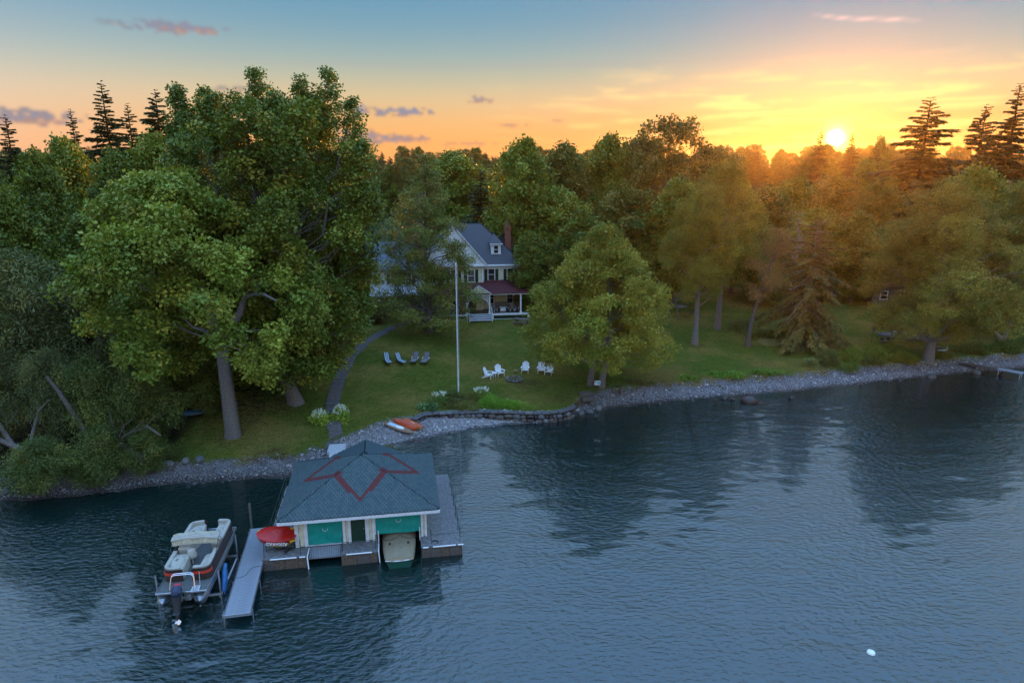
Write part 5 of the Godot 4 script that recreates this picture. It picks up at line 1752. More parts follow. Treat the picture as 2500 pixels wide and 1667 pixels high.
func make_boathouse() -> void:
	var t := thing("boathouse", "white boathouse with teal door curtains and green scalloped hip roof", "boathouse", BH, BH_TURN)
	var hx := 4.68; var hz := 4.17; var ye := 3.02; var ya := 5.08
	# roof deck under the shingles
	var m := MB.new()
	var c := [Vector3(-hx, ye, hz), Vector3(hx, ye, hz), Vector3(hx, ye, -hz), Vector3(-hx, ye, -hz)]
	var ap := Vector3(0, ya, 0)
	for k in 4: poly_slab(m, [c[k], c[(k + 1) % 4], ap], 0.05)
	m.quad(c[3] - Vector3(0, 0.06, 0), c[2] - Vector3(0, 0.06, 0), c[1] - Vector3(0, 0.06, 0), c[0] - Vector3(0, 0.06, 0))
	var roof := part("roof", m, M.roof_cap, t)
	# shingles
	var sw := 0.222; var sh := 0.166
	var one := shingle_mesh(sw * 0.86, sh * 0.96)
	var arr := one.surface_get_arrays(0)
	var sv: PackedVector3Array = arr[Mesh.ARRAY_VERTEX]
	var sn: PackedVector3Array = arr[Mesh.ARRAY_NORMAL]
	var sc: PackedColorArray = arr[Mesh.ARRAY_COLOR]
	var mats := [M.shingle_a, M.shingle_b, M.shingle_c, M.shingle_d]
	var rest := [MB.new(), MB.new(), MB.new(), MB.new(), MB.new()]
	var r := RandomNumberGenerator.new()
	r.seed = 14
	var made := 0
	for f in 4:
		var a: Vector3 = c[f]; var b: Vector3 = c[(f + 1) % 4]
		var along_ := (b - a).normalized()
		var mid := (a + b) * 0.5
		var up := (ap - mid)
		var sl := up.length()
		up = up.normalized()
		var out := along_.cross(up)
		var half := a.distance_to(b) * 0.5
		var rows := int(sl / sh)
		for j in rows:
			var y := j * sh
			var wide := half * (1.0 - y / sl)
			var off := sw * 0.5 if j % 2 else 0.0
			var n := int(ceil(wide / sw)) + 1
			for i in range(-n, n + 1):
				var x := i * sw + off
				if absf(x) > wide - sw * 0.3: continue
				var tt := y / sl
				var red := false
				var star := half * 0.34 * (tt - 0.23) / 0.43
				if tt > 0.2 and tt < 0.7 and absf(absf(x) - maxf(star, 0.0)) < 0.2 + (0.08 if tt > 0.62 else 0.0): red = true
				if tt > 0.62 and tt < 0.70 and absf(x) > half * (1.0 - tt) * 0.72: red = true
				var T := Transform3D(Basis(along_, up, out), mid + along_ * x + up * y)
				var k := r.randi() % 4
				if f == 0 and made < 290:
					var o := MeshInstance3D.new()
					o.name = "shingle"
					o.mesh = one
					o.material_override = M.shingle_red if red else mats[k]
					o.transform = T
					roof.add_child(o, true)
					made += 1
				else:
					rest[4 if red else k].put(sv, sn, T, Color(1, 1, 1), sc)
	for k in 5:
		part("shingles_upper" if k < 4 else "shingles_red_star", rest[k], M.shingle_red if k == 4 else mats[k], roof, "stuff")
	m = MB.new()
	for k in 4: m.bar(c[k] + Vector3(0, 0.05, 0), ap + Vector3(0, 0.05, 0), 0.1, 0.035)
	part("hip_cap", m, M.roof_cap, roof)
	# fascia
	for k in 4:
		m = MB.new()
		var a2: Vector3 = c[k]; var b2: Vector3 = c[(k + 1) % 4]
		m.bar(a2 + Vector3(0, -0.11, 0), b2 + Vector3(0, -0.11, 0), 0.05, 0.2, Vector3.UP, 0.01)
		part("fascia", m, M.white_paint, roof)
	# rear entry roof
	m = MB.new()
	poly_slab(m, [Vector3(-2.5, 2.5, -3.6), Vector3(0, 3.62, -3.6), Vector3(0, 3.62, -6.0), Vector3(-2.5, 2.5, -6.0)], 0.08)
	poly_slab(m, [Vector3(0, 3.62, -3.6), Vector3(2.5, 2.5, -3.6), Vector3(2.5, 2.5, -6.0), Vector3(0, 3.62, -6.0)], 0.08)
	var er := part("entry_roof", m, M.roof_cap, t)
	var es := MB.new()
	for s in [-1, 1]:
		var up2 := Vector3(-s * 2.5, 1.12, 0).normalized()
		var al := Vector3(0, 0, s).normalized() * -1.0
		var ou := al.cross(up2)
		if ou.y < 0:
			al = -al
			ou = -ou
		for j in 16:
			for i in 11:
				var z := -3.8 - i * sw - (sw * 0.5 if j % 2 else 0.0)
				if z < -5.95: continue
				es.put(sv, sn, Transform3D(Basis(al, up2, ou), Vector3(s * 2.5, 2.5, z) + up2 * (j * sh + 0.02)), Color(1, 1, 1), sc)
	part("entry_shingles", es, M.shingle_c, er, "stuff")
	m = MB.new()
	m.box(Vector3(0, 1.6, -4.6), Vector3(3.6, 1.9, 2.2))
	part("entry_wall", m, M.white_paint, t)
	# walls
	m = MB.new()
	for s in [-1, 1]: m.box(Vector3(s * 3.85, 1.87, 0), Vector3(0.14, 2.24, 6.2))
	m.box(Vector3(0, 1.87, -3.12), Vector3(7.7, 2.24, 0.14))
	part("side_wall", m, M.cream_paint, t)
	m = MB.new()
	m.box(Vector3(0, 2.84, 3.12), Vector3(7.84, 0.28, 0.16), Basis(), 0.01)
	part("header", m, M.white_paint, t)
	# front piers: [x0, x1], each with white boards and a yellow strip
	for q in [[-3.92, -3.17, 2.7], [-1.13, -0.64, 2.7], [0.21, 0.83, 2.7], [3.56, 3.92, 2.7]]:
		var x0: float = q[0]; var x1: float = q[1]
		m = MB.new()
		var bw := minf(0.22, (x1 - x0) * 0.36)
		m.box(Vector3(x0 + bw / 2, 1.73, 3.13), Vector3(bw, 1.95, 0.14), Basis(), 0.008)
		m.box(Vector3(x1 - bw / 2, 1.73, 3.13), Vector3(bw, 1.95, 0.14), Basis(), 0.008)
		var w := part("front_post", m, M.white_paint, t)
		m = MB.new()
		clapboards(m, x0 + bw + 0.01, x1 - bw - 0.01, 0.78, 2.68, 3.12, 0.0, 0.0, 0.19)
		part("siding", m, M.cream_paint, w)
	# door and curtains
	m = MB.new()
	m.box(Vector3(-0.215, 1.72, 3.1), Vector3(0.84, 1.92, 0.06), Basis(), 0.01)
	for k in 3: m.box(Vector3(-0.215, 1.2 + k * 0.55, 3.14), Vector3(0.6, 0.4, 0.02), Basis(), 0.008)
	var door := part("door", m, M.dark_green, t)
	m = MB.new()
	m.blob(Vector3(0.12, 1.65, 3.17), Vector3(0.035, 0.035, 0.035), r, 0.0, 8, 5)
	part("handle", m, M.chrome, door)
	for q in [[-3.15, -1.15, 0.86, 2.66, "teal canvas curtain let down almost to the slip"], [0.85, 3.54, 1.2, 2.74, "teal canvas curtain half raised above the covered boat"]]:
		m = MB.new()
		var x0: float = q[0]; var x1: float = q[1]; var y0: float = q[2]; var y1: float = q[3]
		var bulge := func(u: float, v: float, z: float) -> Vector3:
			var zz := z + 0.035 * sin(u * 9.0 + v * 2.0) * (1.0 - v) + 0.05 * sin(PI * u) * (1.0 - v) + 0.012 * sin(v * 14.0 + u * 5.0)
			return Vector3(lerpf(x0, x1, u), lerpf(y0, y1, v) + 0.03 * sin(u * 7.0) * (1.0 - v), zz)
		m.sheet(func(u, v): return bulge.call(u, v, 3.2), 20, 14)
		m.sheet(func(u, v): return bulge.call(1.0 - u, v, 3.17), 20, 14)
		var cu := part("curtain", m, M.green_door, t)
		cu.set_meta("label", q[4])
		m = MB.new()
		var mx := (x0 + x1) * 0.5 + 0.02
		var my := lerpf(y0, y1, 0.55)
		for k in 8:
			var a3 := PI + PI * k / 8.0
			var b3 := PI + PI * (k + 1) / 8.0
			m.bar(Vector3(mx + 0.15 * cos(a3), my + 0.1 * sin(a3), 3.285), Vector3(mx + 0.15 * cos(b3), my + 0.1 * sin(b3), 3.285), 0.014, 0.016)
		for s in [-1, 1]: m.bar(Vector3(mx + s * 0.15, my, 3.285), Vector3(mx + s * 0.15, my + 0.09, 3.285), 0.014, 0.016)
		part("handle", m, M.lettering_white, cu)
	# the lower rail of the closed curtain
	m = MB.new()
	m.box(Vector3(-2.15, 0.82, 3.2), Vector3(2.1, 0.1, 0.12), Basis(), 0.02)
	part("curtain_rail", m, M.concrete_pale, t)
	# inner slip lining
	m = MB.new()
	m.box(Vector3(2.2, 1.0, 1.0), Vector3(2.6, 0.9, 0.06))
	m.box(Vector3(0.97, 1.0, 2.2), Vector3(0.06, 0.9, 2.2))
	m.box(Vector3(3.48, 1.0, 2.2), Vector3(0.06, 0.9, 2.2))
	part("slip_lining", m, M.white_paint, t)

	# ---- the concrete pier
	var p := thing("concrete_pier", "stained concrete pier with railings under the boathouse", "pier", BH, BH_TURN)
	var blocks := [[-5.7, -3.2, -5.4, 4.15], [-1.22, 0.93, -5.4, 4.32], [3.5, 6.0, -5.4, 4.35], [-3.2, 3.5, -7.4, -3.0]]
	for q in blocks:
		m = MB.new()
		m.box(Vector3((q[0] + q[1]) / 2, -1.1, (q[2] + q[3]) / 2), Vector3(q[1] - q[0] - 0.04, 3.44, q[3] - q[2] - 0.04), Basis(), 0.04)
		var cr := part("crib", m, M.concrete_stained, p)
		m = MB.new()
		m.box(Vector3((q[0] + q[1]) / 2, 0.68, (q[2] + q[3]) / 2), Vector3(q[1] - q[0], 0.13, q[3] - q[2]), Basis(), 0.02)
		part("deck_slab", m, M.concrete, cr)
	# rough plank shuttering boards on the front faces
	for q in [[-5.7, -3.2, 4.14], [-1.22, 0.93, 4.31], [3.5, 6.0, 4.34]]:
		var x: float = q[0] + 0.02
		while x < q[1] - 0.1:
			var w2 := minf(r.randf_range(0.5, 0.95), q[1] - 0.02 - x)
			m = MB.new()
			m.box(Vector3(x + w2 / 2, 0.12 + r.randf_range(-0.05, 0.02), q[2] + 0.03), Vector3(w2 - 0.015, 0.9, 0.05 + r.randf() * 0.03), Basis(), 0.015)
			part("facing_block", m, M.concrete_stained if r.randf() < 0.65 else M.stone_warm, p)
			x += w2
	# white bumpers
	for q in [[-5.25, -3.75, 4.24], [-3.6, -3.25, 4.24], [-0.9, 0.6, 4.41], [3.6, 3.95, 4.44], [4.2, 5.6, 4.44], [5.7, 6.05, 4.44]]:
		m = MB.new()
		m.bar(Vector3(q[0], 0.72, q[2]), Vector3(q[1], 0.72, q[2]), 0.07, 0.07, Vector3.UP, 0.02)
		part("bumper", m, M.white_plastic, p)
	for q in [[-3.14, 3.3], [0.98, 3.5]]:
		m = MB.new()
		m.bar(Vector3(q[0], 0.72, q[1]), Vector3(q[0], 0.7, 4.3), 0.07, 0.07, Vector3.UP, 0.02)
		m.bar(Vector3(q[0], 0.7, 4.3), Vector3(q[0] + 0.06, -0.15, 4.42), 0.07, 0.07, Vector3.BACK, 0.02)
		part("bumper", m, M.white_plastic, p)
	# railings: posts and rails
	var post := func(x: float, z: float, hh := 0.95, tilt := 0.0) -> void:
		var k2 := MB.new()
		k2.tube([Vector3(x, 0.74, z), Vector3(x + tilt, 0.74 + hh, z)], [0.022, 0.022], 7)
		part("railing_post", k2, M.rail_green, p)
	var rail := func(a4: Vector3, b4: Vector3) -> void:
		var k3 := MB.new()
		k3.tube([a4, b4], [0.018, 0.018], 6)
		part("rail", k3, M.rail_green, p)
	for x in [-5.6, -3.55]: post.call(x, 4.0, 0.95, 0.03)
	rail.call(Vector3(-5.6, 1.35, 4.0), Vector3(-3.5, 1.35, 4.0))
	for x in [-1.12, 0.83]: post.call(x, 4.1, 0.95)
	rail.call(Vector3(-1.12, 1.35, 4.1), Vector3(0.83, 1.35, 4.1))
	post.call(4.15, 4.1, 1.0, -0.06)
	rail.call(Vector3(4.1, 1.35, 4.1), Vector3(5.88, 1.35, 4.1))
	for k in 7:
		post.call(5.88, 4.1 - k * 1.5)
		post.call(-5.6, 4.0 - k * 1.5 if k > 0 else 3.3)
	for y in [1.2, 1.66]:
		rail.call(Vector3(5.88, y, 4.15), Vector3(5.88, y, -4.95))
		rail.call(Vector3(-5.6, y, 4.0), Vector3(-5.6, y, -5.0))
	# grey ramp in the left slip
	m = MB.new()
	for k in 14: m.box(Vector3(-3.05 + k * 0.13, 0.52, 3.5), Vector3(0.11, 0.05, 0.75), Basis(Vector3.RIGHT, 0.45), 0.008)
	m.box(Vector3(-2.2, 0.46, 3.47), Vector3(1.9, 0.04, 0.8), Basis(Vector3.RIGHT, 0.45))
	solo("slip_ramp", m, M.dock_deck, "sloping grey ramp in the boathouse's left slip", "ramp", BH, BH_TURN)
	# black rope heap and hose
	m = MB.new()
	var pts := []
	for k in 60:
		pts.append(Vector3(-4.55 + 0.0135 * k + 0.1 * sin(k * 1.1), 0.765 + 0.02 * absf(sin(k * 0.7)), 3.7 - 0.016 * k + 0.14 * cos(k * 0.83)))
	var rad := []
	for k in 60: rad.append(0.016)
	m.tube(pts, rad, 5)
	solo("black_rope", m, M.rope_black, "tangled black rope on the deck below the red tube", "rope", BH, BH_TURN)
	m = MB.new()
	m.tube([Vector3(4.2, 0.77, 3.9), Vector3(4.35, 0.77, 3.8), Vector3(4.5, 0.78, 3.85), Vector3(4.55, 0.77, 4.0), Vector3(4.5, 0.77, 4.12)], [0.03, 0.03, 0.03, 0.03, 0.03], 6)
	solo("hose_end", m, M.rope_black, "short curled dark hose end on the right pier deck", "hose", BH, BH_TURN)
	# mooring line over the covered boat
	m = MB.new()
	pts = []
	rad = []
	for k in 17:
		var u := k / 16.0
		pts.append(Vector3(lerpf(0.9, 3.6, u), 1.24 - 0.28 * absf(sin(u * TAU)) + (0.0 if u < 0.9 else 0.1), 3.6))
		rad.append(0.012)
	m.tube(pts, rad, 5)
	solo("mooring_line", m, M.rope_black, "dark line slung across the slip above the covered boat", "rope", BH, BH_TURN)

func make_covered_boat() -> void:
	var t := thing("covered_motorboat", "motorboat under a tan canvas cover in the boathouse slip", "boat", bh(Vector3(2.2, 0, 2.6)), BH_TURN)
	var m := MB.new()
	var hw := func(z: float) -> float:  # half width along the boat, bow towards the lake
		return 1.0 - 0.2 * pow(clampf((z + 2.6) / 5.25, 0, 1), 4.0)
	m.sheet(func(u, v):
		var z := lerpf(-2.6, 2.62, v)
		var a: float = hw.call(z)
		var s: float = (u - 0.5) * 2.0
		return Vector3(-s * a, 0.62 - 0.85 * (1.0 - pow(absf(s), 2.2)) + 0.05 * v, z), 14, 16)
	part("hull", m, M.hull_green, t)
	m = MB.new()
	m.sheet(func(u, v):
		var z := lerpf(-2.6, 2.66, v)
		var a: float = hw.call(z) + 0.03
		var s: float = (u - 0.5) * 2.0
		var crest := lerpf(1.12, 0.78, smoothstep(0.3, 1.0, v))
		var sag := 0.04 * sin(v * 17.0 + s * 3.0) * (1.0 - absf(s)) + 0.02 * sin(s * 11.0 + v * 6.0)
		return Vector3(s * a, 0.6 + (crest - 0.6) * (1.0 - pow(absf(s), 2.6)) + sag * 0.5, z), 22, 30)
	# the cover folds down over the blunt bow
	m.sheet(func(u, v):
		var s: float = (u - 0.5) * 2.0
		var top := 0.6 + 0.18 * (1.0 - pow(absf(s), 2.6))
		return Vector3(s * 0.83, lerpf(0.56, top, v), 2.66 + 0.1 * (1.0 - v) * (1.0 - s * s) + 0.03 * sin(s * 9.0) * (1.0 - v)), 18, 4)
	part("cover", m, M.canvas_tan, t)
	m = MB.new()
	m.sheet(func(u, v):
		var s: float = (u - 0.5) * 2.0
		return Vector3(s * 0.82 * (0.72 + 0.28 * v), lerpf(-0.1, 0.62, v), 2.6 + 0.1 * (1.0 - s * s) * v), 14, 5)
	part("bow_panel", m, M.hull_green, t)
	m = MB.new()
	for k in 24:
		var a := (k / 24.0 - 0.5) * 2.0
		var b := ((k + 1) / 24.0 - 0.5) * 2.0
		var za := 2.76 - 0.12 * a * a
		var zb := 2.76 - 0.12 * b * b
		m.bar(Vector3(a * 0.82, 0.56, za), Vector3(b * 0.82, 0.56, zb), 0.04, 0.04)
	part("rub_rail", m, M.white_plastic, t)
	for s in [-1, 1]:
		m = MB.new()
		m.box(Vector3(s * 0.55, 0.99, 1.5), Vector3(0.12, 0.06, 0.16), Basis(Vector3.RIGHT, 0.2), 0.015)
		part("cover_vent", m, M.black_plastic, t)
		m = MB.new()
		m.tube([Vector3(s * 0.62, 0.52, 2.68), Vector3(s * 0.62, 0.5, 2.76)], [0.05, 0.05], 10)
		part("bow_eye", m, M.black_plastic, t)

# ---------------------------------------------------------------- docks and boats
func make_dock() -> void:
	var a := Vector3(-14.2, 0, -30.6)
	var t := thing("aluminium_dock", "long grey plank dock running out beside the pontoon boat", "dock", a, 12.0)
	var m: MB
	var plank := MB.new()
	plank.box(Vector3.ZERO, Vector3(1.26, 0.03, 0.124), Basis(), 0.006)
	var pm := plank.mesh()
	for k in 61:
		var o := part("plank", pm, M.dock_deck, t)
		o.position = Vector3(0, 0.56 + (0.006 if int(k / 15) % 2 else 0.0), -0.08 - k * 0.1445)
	for s in [-1, 1]:
		m = MB.new()
		m.bar(Vector3(s * 0.66, 0.52, 0.02), Vector3(s * 0.66, 0.52, -8.85), 0.05, 0.16, Vector3.UP, 0.01)
		part("side_beam", m, M.aluminium, t)
		for z in [-0.25, -2.9, -5.7, -8.4]:
			m = MB.new()
			m.tube([Vector3(s * 0.71, -3.0, z), Vector3(s * 0.71, 0.62, z)], [0.03, 0.03], 8)
			part("leg", m, M.aluminium, t)
	m = MB.new()
	m.bar(Vector3(-0.68, 0.5, 0.03), Vector3(0.68, 0.5, 0.03), 0.05, 0.18, Vector3.UP, 0.01)
	for s in [-1, 1]: m.box(Vector3(s * 0.68, 0.55, 0.03), Vector3(0.07, 0.24, 0.09), Basis(), 0.01)
	part("end_beam", m, M.aluminium, t)
	# loose dark cord lying across the planks
	m = MB.new()
	m.tube([Vector3(0.7, 0.6, -4.3), Vector3(0.2, 0.59, -4.25), Vector3(0.0, 0.59, -3.9), Vector3(-0.1, 0.59, -3.5), Vector3(-0.4, 0.59, -3.3), Vector3(-0.72, 0.59, -3.35)], [0.012, 0.012, 0.012, 0.012, 0.012, 0.012], 5)
	solo("dock_rope", m, M.rope_black, "thin dark cord lying across the grey dock planks", "rope", a, 12.0)
	m = MB.new()
	m.box(Vector3(0, 0.6, 0), Vector3(0.13, 4.2, 0.13), Basis(), 0.015)
	m.prism(PackedVector2Array([Vector2(-0.065, 0), Vector2(0.065, 0), Vector2(0, 0.05)]), 0.13, Transform3D(Basis(), Vector3(0, 2.7, -0.065)))
	solo("mooring_post", m, M.wood_grey, "tall pale square post at the shore end of the dock", "post", Vector3(-16.75, -0.6, -39.5), 9.0)

func rounded(points: Array, radius: float, n := 5) -> Array:
	# round the inner corners of an open path of Vector2
	var out := [points[0]]
	for k in range(1, points.size() - 1):
		var p: Vector2 = points[k]
		var a: Vector2 = (points[k - 1] - p)
		var b: Vector2 = (points[k + 1] - p)
		var rr := minf(radius, minf(a.length(), b.length()) * 0.48)
		var s := p + a.normalized() * rr
		var e := p + b.normalized() * rr
		for i in n + 1:
			var t := i / float(n)
			out.append(s.lerp(p, t).lerp(p.lerp(e, t), t))
	out.append(points[points.size() - 1])
	return out

func ribbon(m: MB, path: Array, y0: float, y1: float, thick: float) -> void:
	for k in path.size() - 1:
		var a: Vector2 = path[k]
		var b: Vector2 = path[k + 1]
		var d := (b - a).normalized() * 0.004
		m.bar(Vector3(a.x - d.x, (y0 + y1) / 2, a.y - d.y), Vector3(b.x + d.x, (y0 + y1) / 2, b.y + d.y), thick, y1 - y0)

func cushion(poly: Array, y0: float, y1: float, radius := 0.12) -> MB:
	# soft upholstered block: extruded outline with a rounded top edge
	var closed := poly.duplicate()
	var pts := PackedVector2Array()
	var n := closed.size()
	for k in n:
		var p: Vector2 = closed[k]
		var a: Vector2 = closed[(k + n - 1) % n] - p
		var b: Vector2 = closed[(k + 1) % n] - p
		var rr := minf(radius, minf(a.length(), b.length()) * 0.45)
		for i in 4:
			var t := i / 3.0
			pts.append((p + a.normalized() * rr).lerp(p, t).lerp(p.lerp(p + b.normalized() * rr, t), t))
	var m := MB.new()
	var turn := Basis(Vector3.RIGHT, -PI / 2)  # xy -> x,-z
	var flip := PackedVector2Array()
	for q in pts: flip.append(Vector2(q.x, -q.y))
	m.prism(flip, y1 - y0 - 0.05, Transform3D(turn, Vector3(0, y0, 0)))
	var inner := Geometry2D.offset_polygon(flip, -0.035)
	if inner.size() > 0:
		m.prism(inner[0], 0.05, Transform3D(turn, Vector3(0, y1 - 0.052, 0)))
	return m

func make_pontoon() -> void:
	var L := 6.5
	var t := thing("pontoon_boat", "pontoon boat with beige seats, brown sides and red stripe raised on a lift", "boat", Vector3(-17.35, 0.42, -31.35), 8.5)
	var m: MB
	var dk := 0.92  # deck top
	for x in [-0.92, 0.92, 0.0]:
		m = MB.new()
		var rr := 0.33 if x != 0.0 else 0.26
		var z0 := 0.12 if x != 0.0 else -0.75
		var prof := [[z0 + 0.14, 0.02], [z0 + 0.1, 0.14], [z0 + 0.03, 0.25], [z0 - 0.08, 0.32], [z0 - 0.2, 0.33], [-L + 0.9, 0.33], [-L + 0.3, 0.26], [-L - 0.15, 0.06]]
		var pts := []
		var rad := []
		for q in prof:
			pts.append(Vector3(x, dk - 0.46 + (0.12 if q[0] < -L + 0.5 else 0.0), q[0]))
			rad.append(q[1] * rr / 0.33)
		m.tube(pts, rad, 18)
		for k in 5: m.box(Vector3(x, dk - 0.1, -0.9 - k * 1.25), Vector3(0.2, 0.14, 0.08))
		m.box(Vector3(x, dk - 0.8, z0 + 0.02), Vector3(0.06, 0.1, 0.1))
		part("pontoon", m, M.aluminium, t)
	m = MB.new()
	m.box(Vector3(0, dk - 0.04, -L / 2), Vector3(2.5, 0.06, L - 0.02), Basis(), 0.01)
	part("deck", m, M.boat_floor, t)
	m = MB.new()
	m.bar(Vector3(-1.28, dk - 0.03, 0.02), Vector3(1.28, dk - 0.03, 0.02), 0.05, 0.12, Vector3.UP, 0.015)
	m.bar(Vector3(-1.28, dk - 0.03, -L), Vector3(1.28, dk - 0.03, -L), 0.05, 0.12, Vector3.UP, 0.015)
	for s in [-1, 1]: m.bar(Vector3(s * 1.27, dk - 0.03, 0), Vector3(s * 1.27, dk - 0.03, -L), 0.05, 0.12, Vector3.UP, 0.015)
	part("deck_trim", m, M.aluminium, t)
	# fences: right and left, open at the bow and at the stern
	for s in [-1.0, 1.0]:
		var path := rounded([Vector2(s * 0.28 if s > 0 else s * 0.18, -1.02), Vector2(s * 1.2, -1.0), Vector2(s * 1.2, -L + 0.35), Vector2(s * 0.3, -L + 0.25)], 0.7, 7)
		m = MB.new()
		ribbon(m, path, dk, dk + 0.66, 0.04)
		var fence := part("fence_panel", m, M.boat_brown, t)
		m = MB.new()
		var half := []
		for q in path:
			if q.y > -3.9: half.append(q * Vector2(1.018, 1.0) + Vector2(0, 0.012))
		ribbon(m, half, dk + 0.36, dk + 0.52, 0.03)
		part("red_stripe", m, M.boat_red, fence)
		m = MB.new()
		for y in [dk + 0.1, dk + 0.2, dk + 0.3]:
			var side := []
			for q in path: side.append(q * Vector2(1.014, 1.0) + Vector2(0, 0.008))
			ribbon(m, side, y, y + 0.018, 0.03)
		part("trim_line", m, M.wood_brown, fence)
		m = MB.new()
		var rp := []
		var rr2 := []
		for q in path:
			rp.append(Vector3(q.x, dk + 0.68, q.y))
			rr2.append(0.022)
		m.tube(rp, rr2, 6)
		part("top_rail", m, M.wood_brown, fence)
	# seats: covered lounges
	var seats := [
		[[Vector2(-1.16, -1.06), Vector2(-0.2, -1.06), Vector2(-0.22, -2.0), Vector2(-0.25, -2.75), Vector2(-1.16, -2.75)], 0.62, "rear_lounge"],
		[[Vector2(1.16, -1.06), Vector2(0.32, -1.06), Vector2(0.5, -1.6), Vector2(0.55, -2.8), Vector2(1.16, -2.8)], 0.5, "rear_bench"],
		[[Vector2(-1.14, -3.9), Vector2(-0.42, -3.9), Vector2(-0.2, -5.1), Vector2(-0.3, -6.2), Vector2(-1.0, -6.05)], 0.58, "bow_lounge"],
		[[Vector2(1.14, -3.7), Vector2(0.55, -3.7), Vector2(0.42, -5.2), Vector2(0.45, -6.2), Vector2(1.0, -6.05)], 0.58, "bow_lounge"]]
	for q in seats: part(q[2], cushion(q[0], dk + 0.01, dk + q[1], 0.25), M.beige_cloth, t)
	# backrests following the fence
	for s in [-1.0, 1.0]:
		for seg in [[[Vector2(s * 0.35, -1.14), Vector2(s * 1.08, -1.14), Vector2(s * 1.08, -2.9)], 0.76], [[Vector2(s * 1.08, -3.8), Vector2(s * 1.08, -L + 0.48), Vector2(s * 0.42, -L + 0.4)], 0.8]]:
			m = MB.new()
			ribbon(m, rounded(seg[0], 0.62, 7), dk + 0.42, dk + seg[1], 0.2)
			part("backrest", m, M.beige_cloth, t)
	# covered folds on the bow lounges and the rear lounge
	var r := RandomNumberGenerator.new()
	r.seed = 3
	for q in [[-0.72, -4.9, 0.42, 0.85], [0.76, -4.7, 0.34, 0.75], [-0.7, -1.9, 0.42, 0.7]]:
		m = MB.new()
		m.blob(Vector3(q[0], dk + 0.55, q[1]), Vector3(q[2], 0.24, q[3]), r, 0.1, 14, 9)
		part("seat_cover", m, M.beige_cloth, t)
	m = MB.new()
	m.box(Vector3(-0.62, dk + 0.45, -3.25), Vector3(0.75, 0.9, 0.55), Basis(Vector3.RIGHT, 0.12), 0.1)
	part("helm_console", m, M.beige_cloth, t)
	m = MB.new()
	m.lathe([Vector2(0.001, 0.0), Vector2(0.05, 0.0), Vector2(0.05, 0.35), Vector2(0.26, 0.4), Vector2(0.28, 0.52), Vector2(0.2, 0.85), Vector2(0.001, 0.9)], 14, Transform3D(Basis(), Vector3(-0.2, dk, -2.75)))
	part("helm_seat", m, M.beige_cloth, t)
	# folded bimini
	for k in 4:
		m = MB.new()
		var y := dk + 1.36 + k * 0.045
		var z := -2.95 - k * 0.13
		var pts2 := []
		var rad2 := []
		for i in 13:
			var u := i / 12.0 * 2.0 - 1.0
			pts2.append(Vector3(u * 1.24, y + 0.1 * (1.0 - u * u) - 0.02 * k, z + 0.03 * sin(i * 1.3 + k)))
			rad2.append(0.075 + 0.012 * sin(i * 2.1 + k * 1.7))
		m.tube(pts2, rad2, 9)
		part("folded_bimini", m, M.beige_cloth if k < 3 else M.cream_canvas, t)
	m = MB.new()
	m.sheet(func(u, v): return Vector3((u - 0.5) * 2.44, dk + 1.36 - v * 0.3 + 0.08 * (1.0 - (u * 2 - 1) * (u * 2 - 1)), -2.9 + 0.06 * v + 0.015 * sin(u * 20.0)), 24, 5)
	m.sheet(func(u, v): return Vector3((0.5 - u) * 2.44, dk + 1.36 - v * 0.3 + 0.08 * (1.0 - (u * 2 - 1) * (u * 2 - 1)), -2.92 + 0.06 * v + 0.015 * sin((1.0 - u) * 20.0)), 24, 5)
	part("bimini_boot", m, M.cream_canvas, t)
	for s in [-1, 1]:
		for zz in [-2.2, -3.9]:
			m = MB.new()
			m.tube([Vector3(s * 1.22, dk + 0.68, zz), Vector3(s * 1.22, dk + 1.4, -3.1)], [0.016, 0.016], 6)
			part("bimini_pole", m, M.black_plastic, t)
	# tow bar round the motor
	m = MB.new()
	for off in [0.0, 0.09]:
		var bar := rounded([Vector2(-0.62, 0.0), Vector2(-0.55, 0.75), Vector2(0.55, 0.75), Vector2(0.62, 0.0)], 0.22, 5)
		var bp := []
		var br := []
		for q in bar:
			bp.append(Vector3(q.x, dk + q.y + off * 0.4, -0.18 - off - q.y * 0.3))
			br.append(0.026)
		m.tube(bp, br, 8)
	part("tow_bar", m, M.chrome, t)
	# boarding ladder
	m = MB.new()
	for x in [0.5, 0.86]: m.tube([Vector3(x, dk - 0.05, 0.03), Vector3(x, dk + 0.02, 0.05), Vector3(x - 0.01, dk + 0.06, -0.42)], [0.02, 0.02, 0.02], 7)
	for k in 5: m.tube([Vector3(0.5, dk + 0.05, -0.02 - k * 0.09), Vector3(0.86, dk + 0.05, -0.02 - k * 0.09)], [0.014, 0.014], 6)
	part("ladder", m, M.chrome, t)
	m = MB.new()
	m.tube([Vector3(0.78, dk, -0.55), Vector3(0.8, dk + 0.75, -0.6)], [0.012, 0.008], 6)
	part("antenna", m, M.white_plastic, t)
	# outboard motor
	m = MB.new()
	m.box(Vector3(-0.12, dk + 0.22, 0.3), Vector3(0.44, 0.5, 0.62), Basis(Vector3.RIGHT, 0.35), 0.12)
	var mo := part("motor_cowling", m, M.motor_navy, t)
	m = MB.new()
	m.box(Vector3(-0.12, dk + 0.42, 0.06), Vector3(0.36, 0.2, 0.24), Basis(Vector3.RIGHT, 0.35), 0.05)
	part("cowling_top", m, M.motor_red, mo)
	m = MB.new()
	m.lathe([Vector2(0.001, 0), Vector2(0.06, 0), Vector2(0.06, 0.012), Vector2(0.001, 0.014)], 14, Transform3D(Basis(Vector3.RIGHT, 0.35), Vector3(-0.12, dk + 0.385, 0.44)))
	part("badge", m, M.lettering_white, mo)
	m = MB.new()
